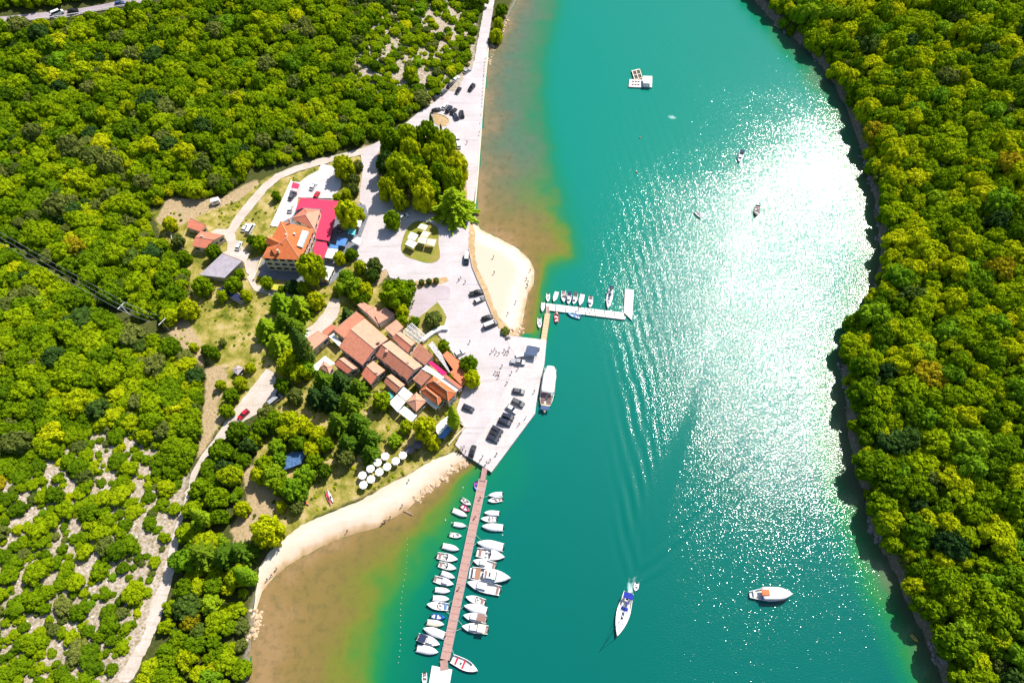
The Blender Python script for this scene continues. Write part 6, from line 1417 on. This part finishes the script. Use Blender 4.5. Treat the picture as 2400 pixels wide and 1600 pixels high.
person('person walking along the lower beach below the fence', zb(1608, 790)); person('person at the waterline near the floating beam', zb(1540, 1052)); crowd('person in the group of bathers at the waterline of the lower beach', 'bathers at the waterline', zb, [(1330, 1242), (1368, 1212), (1414, 1178), (1350, 1220)]); person('person sitting alone at the waterline of the lower beach', zb(962, 1322))
crowd('person at the narrow left end of the lower beach', 'bathers at the left end of the beach', Zm(400, 1050, 2.85), [(650, 878), (678, 850), (712, 805)])
PZ = .69
person('person on the long pier nearest the quay', zp(985, 492), None, PZ); person('person on the long pier beside the fourth boat', zp(920, 735), None, PZ); person('person on the long pier opposite the motor yacht', zs(708, 322), None, PZ)
crowd('person standing on the white pontoon behind the moored boats', 'people on the white pontoon', zu, [(962, 640), (1002, 625), (1142, 668), (1216, 672)], .6)

# ================================================================== PARASOLS
CAN = []
def parasol_mesh(n, r_, h, drop, mat, name):
    mb = MB(); vs = [(0, 0, h)]; 
    for k in range(2 * n):
        a = math.pi * k / n; q = r_ * (1 if k % 2 == 0 else .97 * math.cos(math.pi / n) / 1.0 if n > 4 else .5 ** .5 * 1.0); vs.append((q * math.cos(a), q * math.sin(a), h - drop))
    nn = 2 * n; vs += [(v[0] * 1.0, v[1] * 1.0, v[2] - .16) for v in vs[1:]]
    fs = [(0, 1 + k, 1 + (k + 1) % nn) for k in range(nn)] + [(1 + k, 1 + nn + k, 1 + nn + (k + 1) % nn, 1 + (k + 1) % nn) for k in range(nn)]
    return mb.add(vs, fs).mesh(name, mat)
M_THATCH = pm('grey_straw', (.20, .17, .19), (.12, .10, .12), 5, .95, .05)
PAR = parasol_mesh(8, 1.42, 2.6, .42, M_CLOTH, 'canopy_round'); PARD = parasol_mesh(10, 1.5, 2.6, .6, M_THATCH, 'canopy_straw')
POLE = MB().tube((0, 0, 0), (0, 0, 2.55), .035, .03, 6).mesh('pole', M_WOOD); FOOT = MB().tube((0, 0, 0), (0, 0, .12), .3, .28, 10).mesh('foot', M_STONE); FIN = MB().tube((0, 0, 2.6), (0, 0, 2.75), .05, .02, 6).mesh('finial', M_WHITE)
def parasol(label, px, mesh, group=None, rz=0.0, h=2.4):
    p0 = T(px[0], px[1]); p = G(px[0], px[1], p0[2] + h); z = ground_at(p[0], p[1]); o = thing('parasol', label, 'parasol', (p[0], p[1], z), rz, group)
    link('canopy', mesh, o); link('pole', POLE, o); link('foot', FOOT, o); link('finial', FIN, o)
fr_ = [(1125, 830), (1205, 770), (1293, 695), (1375, 640), (1465, 580), (1540, 520)]; bk = [(1115, 730), (1200, 660), (1275, 595), (1355, 530)]
for k, q in enumerate(fr_): parasol('white round parasol, %s from the left in the front row above the beach' % ORD[k], zb(*q), PAR, 'white beach parasols', k * .3)
for k, q in enumerate(bk): parasol('white round parasol, %s from the left in the back row above the beach' % ORD[k], zb(*q), PAR, 'white beach parasols', k * .4)
parasol('grey straw parasol next to the white ones', zb(1615, 458), PARD); parasol('grey straw parasol farthest right, half under the yellow-green tree', zb(1695, 405), PARD)
def sq_parasol(label, pts, mat):
    h = 2.7; W = [Vector(G(*z3(x, y), GZ + h)[:2]) for x, y in pts]; c = sum(W, Vector((0, 0))) / 4; o = thing('square_parasol', label, 'parasol', (c.x, c.y, GZ + .1), 0, 'square parasols on the grass island'); L = [w - c for w in W]
    mb = MB(); mb.add([(0, 0, h + .35)] + [(p.x, p.y, h) for p in L] + [(p.x, p.y, h - .2) for p in L], [(0, 1 + k, 1 + (k + 1) % 4) for k in range(4)] + [(1 + k, 5 + k, 5 + (k + 1) % 4, 1 + (k + 1) % 4) for k in range(4)]); part('canopy', mb, mat, o); link('pole', POLE, o); link('foot', FOOT, o)
for lab, pts, mt in (('cream square parasol at the top of the grass island', [(928, 965), (975, 910), (1066, 935), (1030, 995)], M_CREAMC), ('white square parasol, upper left of the cluster on the grass island', [(808, 1085), (850, 1010), (946, 1050), (900, 1120)], M_CLOTH), ('white square parasol, lower left of the cluster on the grass island', [(780, 1165), (822, 1100), (936, 1150), (880, 1212)], M_CLOTH),
                     ('beige square parasol, upper right of the cluster on the grass island', [(960, 1072), (1004, 1000), (1096, 1020), (1050, 1085)], M_CREAMC), ('cream square parasol in the middle of the cluster on the grass island', [(930, 1140), (952, 1076), (1052, 1092), (1030, 1165)], M_CREAMC), ('cream square parasol, lower right of the cluster on the grass island', [(1040, 1165), (1060, 1096), (1166, 1106), (1136, 1190)], M_CREAMC)):
    sq_parasol(lab, pts, mt)
parasol('small blue parasol in the tree shade beside the white car', z3(658, 708), parasol_mesh(8, .9, 2.4, .3, M_BLUE, 'canopy_blue'), None, 0, 2.2)
# rope fence above the beach
o = None; pts = [T(*zb(x, y)) for x, y in [(1095, 992), (1180, 925), (1260, 860), (1330, 800), (1400, 745), (1470, 695), (1535, 645)]]
o = thing('rope_fence', 'low dark rope fence between the parasols and the beach', 'fence', tuple(pts[0]))
for k, p in enumerate(pts):
    q = p - pts[0]; part('post', MB().tube((q[0], q[1], q[2] - .1), (q[0], q[1], q[2] + .75), .06), M_WOOD, o)
    if k: r0 = pts[k - 1] - pts[0]; part('rope', MB().tube((r0[0], r0[1], r0[2] + .6), (q[0], q[1], q[2] + .6), .05), M_WOOD, o)

# ================================================================== POWER LINE, HIGHWAY RAIL
pb_ = T(307, 742); ptop = None
best = min(np.arange(6, 22, .25), key=lambda h: abs(project(np.array([[pb_[0], pb_[1], pb_[2] + h]]))[1][0] - 715))
PH = float(best)
o = thing('power_pole', 'thin pale power pole with cross arm standing in the cleared strip', 'power pole', tuple(pb_), R(60))
part('mast', MB().tube((0, 0, -.4), (0, 0, PH), .20, .14, 8), M_WHITE, o); part('cross_arm', MB().box((0, 0, PH - .5), (3.4, .22, .22)), M_WHITE, o); part('brace', MB().tube((-.9, 0, PH - .6), (0, 0, PH - 1.8), .07), M_WHITE, o)
for s in (-1.6, 0, 1.6): part('insulator', MB().tube((s, 0, PH - .4), (s, 0, PH + .1), .10, .07, 6), M_STEEL, o)
ax = np.array([math.cos(R(60)), math.sin(R(60)), 0]); dirw = (T(-60, 530) - pb_); 
M_WIRE = pm('wire', (.42, .45, .48), None, 3, .4, metal=.5)
for k, s in enumerate((-1.6, 0, 1.6)):
    a0 = pb_ + ax * s + np.array([0, 0, PH + .1]); far = a0 + dirw * np.array([1.25, 1.25, 0]) + np.array([0, 0, dirw[2] * 1.1]); e2 = T(385, 772) - pb_; endp = a0 + e2 * np.array([1, 1, 0]) - np.array([0, 0, 1.5])
    line3('power_wire', 'overhead power wire running up the cleared strip, %s of three' % ORD[k], far, a0, .045, 2.0, 'overhead power wires', M_WIRE, 'wire'); line3('power_wire', 'overhead power wire from the pole towards the dry meadow, %s of three' % ORD[k], a0, endp, .045, .8, 'overhead power wires', M_WIRE, 'wire')
p = T(398, 775); o = thing('power_pole', 'second power pole at the edge of the dry meadow', 'power pole', tuple(p), R(60)); part('mast', MB().tube((0, 0, -.4), (0, 0, PH - 1.2), .16, .12, 8), M_WOOD, o); part('cross_arm', MB().box((0, 0, PH - 1.4), (3.4, .2, .2)), M_WHITE, o)
rp_ = [T(x, y) for x, y in [(-30, 61), (60, 50), (119, 44), (204, 31.5), (311, 12), (366, 0)]]
o = thing('guard_rail', 'white guard rail along the lower edge of the highway', 'guard rail', tuple(rp_[0]))
for k in range(len(rp_) - 1):
    a, b = rp_[k] - rp_[0], rp_[k + 1] - rp_[0]; n = 6
    part('rail', MB().tube((a[0], a[1], a[2] + .75), (b[0], b[1], b[2] + .75), .16, .16, 6), M_WHITE, o)
    for j in range(n): q = a + (b - a) * j / n; part('post', MB().box((q[0], q[1], q[2] + .3), (.12, .12, .9)), M_STEEL, o)

# ================================================================== TREES OF THE VILLAGE
def tree(label, px, py, r_px, kind='round', crown=None, hs=1.5, group=None, name=None, hk=None):
    r_ = r_px / pxscale(py); zc = r_ * hs * (.95 if kind != 'conifer' else 1.6)
    g0 = T(px, py)[2]; p = G(px, py, g0 + zc)
    z = ground_at(p[0], p[1]); rot = random.uniform(0, 6.28); sc = (r_, r_, r_ * hs)
    if kind == 'conifer':
        o = thing(name or 'conifer', label, 'tree', (p[0], p[1], z), rot, group); link('crown', crown or CR_CON[0], o, None, None, sc); link('trunk', TRUNK_TALL, o, None, None, sc)
    else:
        o = thing(name or 'broadleaf_tree', label, 'tree' if r_ > 1.6 else 'bush', (p[0], p[1], z), rot, group); link('crown', crown or random.choice(CR_MID), o, None, None, sc); link('trunk', TRUNK[0], o, None, None, sc)
    return o
def cypress(label, base, top, crown=None):
    p = T(*base); h = min(np.arange(4, 30, .25), key=lambda q: abs(project(np.array([[p[0], p[1], p[2] + q]]))[1][0] - top[1]))
    o = thing('cypress_tree', label, 'tree', tuple(p), random.uniform(0, 6)); w = float(h) * 1.05; link('crown', crown or CR_CYP[0], o, None, None, (w, w, float(h))); link('trunk', TRUNK_CYP, o, None, None, (w, w, float(h)))
Y, B_, M_, D, O_, PN0, PN1, FY, FB, FM = CR_YEL, CR_BRI, CR_MID, CR_DRK, CR_OLI, CR_PINE[0], CR_PINE[1], CR_FINE[0], CR_FINE[1], CR_FINE[2]
tree('round yellow-green pine beside the crimson awning', 812, 494, 27, crown=PN0, hs=2.0); tree('small yellow-green tree against the villa terrace gate', 838, 498, 16, crown=FY); tree('round yellow-green tree in front of the villa', 726, 622, 31, crown=PN0, hs=2.0)
tree('small round bush beside the white canopy at the villa', 795, 602, 15, crown=FY); tree('dark bush behind the white canopy at the villa', 822, 592, 14, crown=M_[0]); tree('dark green tree at the left corner of the villa', 608, 566, 18, crown=M_[1])
for x, y, r_, c in ((624, 661, 15, FM), (684, 668, 17, D[0]), (708, 672, 15, FM), (660, 676, 9, M_[2])): tree('round bush in the garden below the villa front', x, y, r_, crown=c, group='bushes below the villa front')
tree('small bush on the dry slope above the villa terrace wall', 646, 457, 11, crown=FM); tree('bush beside the white van near the courtyard', 590, 500 + 62, 13, crown=FM)
for x, y, r_, c in ((829, 418, 13, O_[0]), (826, 440, 14, O_[1]), (812, 453, 13, FY), (790, 462, 11, FM), (838, 385, 12, O_[0])): tree('olive-green bush in the hedgerow between the villa parking and the road', x, y, r_, crown=c, group='hedgerow by the villa parking')
tree('round olive tree shading the red car at the villa parking', 803, 385, 25, crown=FY)
tree('dark olive tree at the corner of the plaza', 876, 618, 17, crown=O_[1]); tree('dark green bush below the olive tree at the plaza corner', 872, 640, 16, crown=D[0])
for x, y, r_, c in ((810, 649, 19, B_[0]), (830, 668, 21, FB), (854, 676, 18, FY), (843, 622, 15, FY), (798, 672, 15, B_[1]), (850, 700, 15, M_[3]), (832, 690, 16, M_[0])): tree('bright green leafy tree in the clump between the villa and the plaza', x, y, r_, crown=c, group='bright trees between villa and plaza')
tree('large dark green tree behind the pale-roofed houses', 926, 683, 36, crown=M_[2], hs=1.3); tree('yellow-green bush in front of the large dark tree', 940, 725, 17, crown=FY); tree('small green tree at the right of the large dark tree', 962, 668, 14, crown=FM); tree('olive bush at the lower end of the large dark tree', 942, 748, 13, crown=FM)
tree('dark conifer behind the rear house roof', 812, 735, 19, 'conifer', CR_CON[0], 1.0)
isl = [(915, 322, 27, M_[0]), (955, 312, 26, M_[1]), (1000, 308, 25, M_[2]), (1042, 330, 25, FM), (1072, 385, 26, FY), (1018, 360, 27, M_[3]), (960, 350, 26, FY), (935, 392, 32, FM), (985, 420, 31, FY), (908, 432, 24, Y[0]), (936, 462, 19, Y[1]), (992, 452, 28, FY), (1060, 415, 26, M_[4]), (905, 375, 24, D[0]), (1030, 400, 24, M_[0]), (1010, 445, 22, FM), (975, 385, 24, M_[2])]
for x, y, r_, c in isl: tree('broadleaf tree in the dense clump between the parking road and the villa lane', x, y, r_, crown=c, hs=1.9, group='clump of trees on the earth island')
tree('big spreading bright green cedar at the water-side end of the tree clump', 1062, 470, 46, 'conifer', CR_CON[1], .62); tree('small round tree in the deep shade beside the white car', 918, 512, 20, crown=FM)
cypress('dark conical conifer beside the round earth bed', (1013, 302), (1008, 265)); cypress('tiny dark cypress behind the conical conifer', (1034, 308), (1032, 290))
for x, y, r_, c in ((655, 705, 29, CR_CON[1]), (700, 712, 29, CR_CON[1]), (622, 765, 30, CR_CON[1]), (665, 750, 28, CR_CON[2]), (650, 800, 30, CR_CON[1]), (690, 762, 22, CR_CON[2])): tree('feathery bright green conifer in the group left of the harbour restaurant', x, y, r_, 'conifer', c, .78, 'feathery conifers left of the restaurant')
tree('yellow-green tree above the gravel lane left of the restaurant', 738, 700, 20, crown=FY)
cypress('tall thin cypress leaning up beside the orange-roofed house', (727, 848), (676, 764))
for x, y, r_, c in ((685, 838, 25, FY), (700, 868, 24, Y[0]), (668, 852, 22, FY), (715, 860, 20, FB)): tree('yellow-leaved tree below the tall cypress', x, y, r_, crown=c, group='yellow trees below the cypress')
for x, y, r_, c in ((755, 888, 27, 2), (795, 890, 28, 0), (838, 905, 24, 2), (770, 925, 28, 0), (815, 940, 28, 2), (790, 985, 28, 2), (835, 985, 27, 2), (860, 1020, 26, 2), (865, 1058, 22, 2), (812, 1035, 26, 2), (735, 925, 24, 0)): tree('tall dark conifer in the park below the restaurant', x, y, r_, 'conifer', CR_CON[c], 1.05, 'dark conifers in the park')
for x, y, r_, c in ((678, 985, 26, FY), (705, 1000, 27, Y[0]), (668, 1010, 22, FY), (700, 1035, 22, M_[0]), (743, 1017, 22, FY), (761, 1038, 19, FM), (728, 1050, 20, Y[1]), (640, 985, 24, M_[1]), (622, 965, 20, O_[0]), (612, 1000, 22, FM), (595, 1025, 18, M_[2])): tree('yellow-green broadleaf tree in the park left of the dark conifers', x, y, r_, crown=c, group='broadleaf trees in the park')
for x, y, r_, c in ((647, 1044, 20, FB), (640, 1112, 26, B_[0]), (688, 1146, 28, FB), (620, 1085, 22, M_[2]), (605, 1110, 20, FY), (712, 1112, 24, B_[1]), (660, 1140, 22, M_[3]), (655, 1075, 18, FB), (760, 1102, 17, FM), (806, 1068, 22, O_[0]), (735, 1080, 18, FM), (660, 900, 18, FM), (690, 925, 18, O_[1])): tree('leafy green tree round the blue tarpaulin above the beach', x, y, r_, crown=c, group='trees round the blue tarpaulin')
tree('neat round bright green tree above the beach parasols', 925, 1031, 18, crown=FB, hs=1.0); tree('yellow-green tree at the front corner of the restaurant', 995, 1000, 27, crown=PN0, hs=2.0); tree('lower yellow-green tree touching the straw parasols', 1015, 1035, 18, crown=FY); tree('dull green tree beside the white canopies of the restaurant', 952, 998, 16, crown=FM)
tree('green tree at the left end of the white canopies', 893, 935, 22, crown=M_[1]); cypress('short dark cypress at the quay corner of the restaurant', (1066, 1000), (1059, 952), CR_CYP[1])
tree('lone yellow-green tree on bare earth above the lower beach', 622, 1240, 37, crown=FY); tree('small yellow bush beside the bare earth clearing', 658, 1184, 14, crown=Y[0]); tree('grey-green bush next to the small yellow bush', 692, 1186, 17, crown=O_[0]); tree('small tree on the bare earth clearing at the grove edge', 566, 1190, 19, crown=FY)
tree('round olive-green tree on the quay side of the orange canopy', 1098, 852, 22, crown=FM, hs=1.3); tree('lower olive-green tree against the orange canopy', 1106, 884, 20, crown=FY); tree('small dark bush at the edge of the orange canopy', 1048, 846, 9, crown=O_[0]); tree('small round tree at the curved white wall', 1040, 808, 14, crown=FM); tree('green bush between the pink awning and the orange canopy', 1060, 880, 9, crown=FM)
tree('olive tree in the triangular garden', 1016, 745, 20, crown=O_[1], hs=1.0); tree('low hedge bush beside the triangular garden', 971, 752, 13, crown=FM, hs=.7)
for x, y in ((988, 660), (1005, 658), (1022, 656)): tree('small clipped bush in the narrow bed on the plaza', x, y, 7, crown=O_[0], group='bushes in the narrow plaza bed')
tree('tree beside the water at the top of the road, lower one', 1163, 78, 16, crown=FY, hs=1.3); tree('tree beside the water at the top of the road, upper one', 1176, 20, 15, crown=FM, hs=1.3); tree('bush at the road edge by the top shore', 1168, 50, 12, crown=FY)
tree('shrub beside the shoreline stones above the quay', 1184, 775, 11, crown=O_[1], hs=.7)
for x, y, r_, c in ((498, 825, 15, FM), (482, 818, 13, M_[0]), (452, 812, 11, FY), (520, 800, 9, O_[0])): tree('dark green shrub on the dry meadow', x, y, r_, crown=c, group='shrubs on the dry meadow')
for x, y, r_, c in ((540, 925, 18, FM), (560, 895, 16, FY), (530, 960, 16, M_[1]), (585, 860, 12, FY), (515, 900, 12, FY)): tree('green shrub between the hut and the gravel track', x, y, r_, crown=c, group='shrubs beside the hut')
for x, y, r_, c in ((500, 588, 18, FM), (545, 665, 20, M_[2]), (470, 665, 22, M_[0]), (440, 720, 22, FY), (430, 600, 16, FM), (415, 560, 15, O_[0]), (560, 640, 12, FM), (520, 690, 14, M_[4]), (395, 520, 16, FY), (575, 690, 13, FY)): tree('green bush round the cottage and the barn', x, y, r_, crown=c, group='bushes round the cottage and barn')
tree('big shrubby tree beside the red car on the gravel track', 555, 1010, 26, crown=M_[3]); tree('dark tree below the red car on the gravel track', 580, 1040, 20, crown=D[1])
cypress('tall cypress leaning over the gravel track at the grove edge', (492, 1226), (438, 1192), CR_CYP[1]); cypress('slim bright cypress at the left end of the lower beach', (596, 1361), (553, 1331), CR_CYP[1])
for x, y, r_ in ((470, 1295, 36), (525, 1300, 34), (560, 1290, 30)): tree('large olive-green conifer towering over the grove', x, y, r_, 'conifer', CR_CON[2], 1.0, 'large conifers of the grove')
for x, y, r_ in ((250, 375, 26), (125, 475, 26), (155, 330, 22), (70, 300, 20), (330, 420, 20), (470, 380, 20)): tree('big greyish tree standing out of the left wood', x, y, r_, crown=O_[0], hs=1.6, group='big grey trees of the left wood')
for x, y, r_ in ((425, 350, 24), (240, 262, 18), (165, 128, 16), (345, 335, 22), (555, 222, 15), (295, 245, 17), (90, 165, 18), (640, 45, 16), (960, 165, 16), (720, 265, 20)): tree('bright yellow tree standing out of the left wood', x, y, r_, crown=Y[0], hs=1.4, group='bright yellow trees of the left wood')

# ================================================================== LOOSE STONES
def stone_mesh(seed, mat):
    v, f = ico(); r_ = np.random.default_rng(seed); v = v * np.array([1, .75, .5]) * (1 + r_.uniform(-.28, .28, (len(v), 1))); return np_mesh('stone_%d' % seed, [(v, f)], mat)
M_LIME = pm('limestone', (.66, .58, .53), (.48, .41, .36), 2.5, .9); M_TAN = pm('tan_rock', (.62, .46, .30), (.44, .31, .2), 2.5, .9)
STN = [stone_mesh(k, M_LIME) for k in range(4)]; STN2 = [stone_mesh(10 + k, M_TAN) for k in range(3)]
def scatter_stones(name, label, P, smin, smax, protos, zoff=.0):
    r_ = np.random.default_rng(len(P)); z = np.array([ground_at(x, y) for x, y in P]) if len(P) < 400 else Hb(P[:, 0], P[:, 1]) + .35 * (vnoise(P[:, 0], P[:, 1], 2.6, 21) + .6 * vnoise(P[:, 0], P[:, 1], 1.7, 22))
    s = r_.uniform(smin, smax, len(P)) ** 1.0; sc = np.stack([s, s, s], 1); rz = np.stack([r_.normal(0, .2, len(P)), r_.normal(0, .2, len(P)), r_.uniform(0, 6.28, len(P))], 1)
    scatter(name, label, 'stones', [[m] for m in protos], np.column_stack([P, z + zoff]), sc, rz, r_.integers(0, len(protos), len(P)))
r0 = np.random.default_rng(5); Q = np.stack([r0.uniform(-190, 20, 26000), r0.uniform(-10, 360, 26000)], 1); Q = Q[in_view(Q, 60)]; Q = Q[(kmask(Q) > -2) & (sdf(Q, CLEAR) < -.8)]; Q = Q[vnoise(Q[:, 0], Q[:, 1], 6, 77) > .38]
scatter_stones('limestone_rubble', 'pale limestone rubble strewn over the rocky slopes', Q, .18, .62, STN)
def band(pts, n, w, seed):
    r_ = np.random.default_rng(seed); W = np.array([T(x, y)[:2] for x, y in pts]); k = r_.integers(0, len(W) - 1, n); t = r_.random((n, 1)); return W[k] + (W[k + 1] - W[k]) * t + r_.normal(0, w, (n, 2))
P = np.vstack([band([(1100, 1082), (1075, 1096), (1050, 1114), (1021, 1135), (995, 1155), (975, 1172)], 110, .5, 1), band([(1150, 112), (1172, 118), (1160, 135), (1146, 148)], 90, 1.0, 2), band([(600, 1425), (606, 1455), (600, 1475), (590, 1495)], 60, 1.0, 3), band([(1222, 761), (1216, 778), (1190, 784)], 30, .6, 4), band([(1176, 75), (1190, 45)], 25, .6, 6)])
scatter_stones('shore_stones', 'tan stones lining the village shore', P, .25, .8, STN2, .05)
P = es[2:-2][:, None, :] * 0 + es[2:-2][:, None, :]; r_ = np.random.default_rng(9); W = es[1:-1]; k = r_.integers(0, len(W) - 1, 700); P = W[k] + (W[k + 1] - W[k]) * r_.random((700, 1)) + r_.normal(0, 1.0, (700, 2)) + np.array([.2, 0]); P = P[vnoise(P[:, 0], P[:, 1], 9, 97) > .55]
scatter_stones('bank_rocks', 'grey rocks along the waterline of the right bank', P, .25, 1.2, [stone_mesh(20 + k, pm('bank_stone', (.36, .33, .31), (.22, .20, .18), 2.5, .9)) for k in range(3)], .0)

# low tufts and seedlings in the clearing
r_ = np.random.default_rng(17); Q = np.stack([r_.uniform(-170, 20, 9000), r_.uniform(20, 260, 9000)], 1); Q = Q[in_view(Q, 20)]; gm = np.full(len(Q), -1e9)
for p_ in GRASS: gm = np.maximum(gm, sdf(Q, p_))
gm = np.maximum(gm, sdf(Q, STRIP)); Q = Q[gm > -.5]; Q = Q[vnoise(Q[:, 0], Q[:, 1], 8, 88) * .6 + vnoise(Q[:, 0], Q[:, 1], 3, 89) * .4 > .5]
for B in SHEETPOLYS: Q = Q[sdf(Q, B) < -.4]
s = r_.uniform(.18, .62, len(Q)) ** 1.3 + .08; tufts = CR_OLI + CR_YEL + CR_MID[:3]
scatter('meadow_tufts', 'low dry tufts and seedlings dotted over the clearing round the village', 'tufts', [[m] for m in tufts], np.column_stack([Q, Hb(Q[:, 0], Q[:, 1]) - .1]), np.column_stack([s, s, s * .7]), np.column_stack([0 * s, 0 * s, r_.uniform(0, 6.28, len(Q))]), r_.integers(0, len(tufts), len(Q)))

TT = MB().box((0, 0, .72), (.95, .95, .06)).mesh('table_top', M_WOOD); TL = MB().tube((0, 0, 0), (0, 0, .7), .05, .05, 6).mesh('table_leg', M_DARK); TB = MB().box((0, 0, .03), (.6, .6, .05)).mesh('table_base', M_DARK)
CS = MB().box((0, 0, .45), (.45, .45, .06)).mesh('seat', M_DARK); CB = MB().box((-.2, 0, .72), (.05, .45, .45)).mesh('backrest', M_DARK); CL = MB().tube((0, 0, 0), (0, 0, .45), .025, .025, 5).mesh('chair_leg', M_DARK)
def table_set(where, px, f):
    p = T(*f(*px)); o = thing('terrace_table', 'square wooden table on ' + where, 'table', tuple(p), random.uniform(0, 1.5), 'terrace tables'); link('table_top', TT, o); link('table_leg', TL, o); link('table_base', TB, o)
    for k in range(3):
        a = k * 1.57 + .3; c = thing('terrace_chair', 'dark chair at a table on ' + where, 'chair', (p[0] + .95 * math.cos(a), p[1] + .95 * math.sin(a), p[2]), a + math.pi, 'terrace chairs'); link('seat', CS, c); link('backrest', CB, c)
        for sx in (-.18, .18):
            for sy in (-.18, .18): link('leg', CL, c, (sx, sy, 0))
for q in ((620, 410), (600, 340), (690, 480), (740, 490), (530, 300)): table_set('the pergola terrace', q, z5)
for q in ((1080, 940), (1150, 1010), (1040, 860)): table_set('the terrace behind the orange canopy', q, z5)
for q in ((1070, 560), (1030, 700), (1190, 560), (1060, 960), (1030, 760)): table_set('the terrace beside the villa', q, z1)
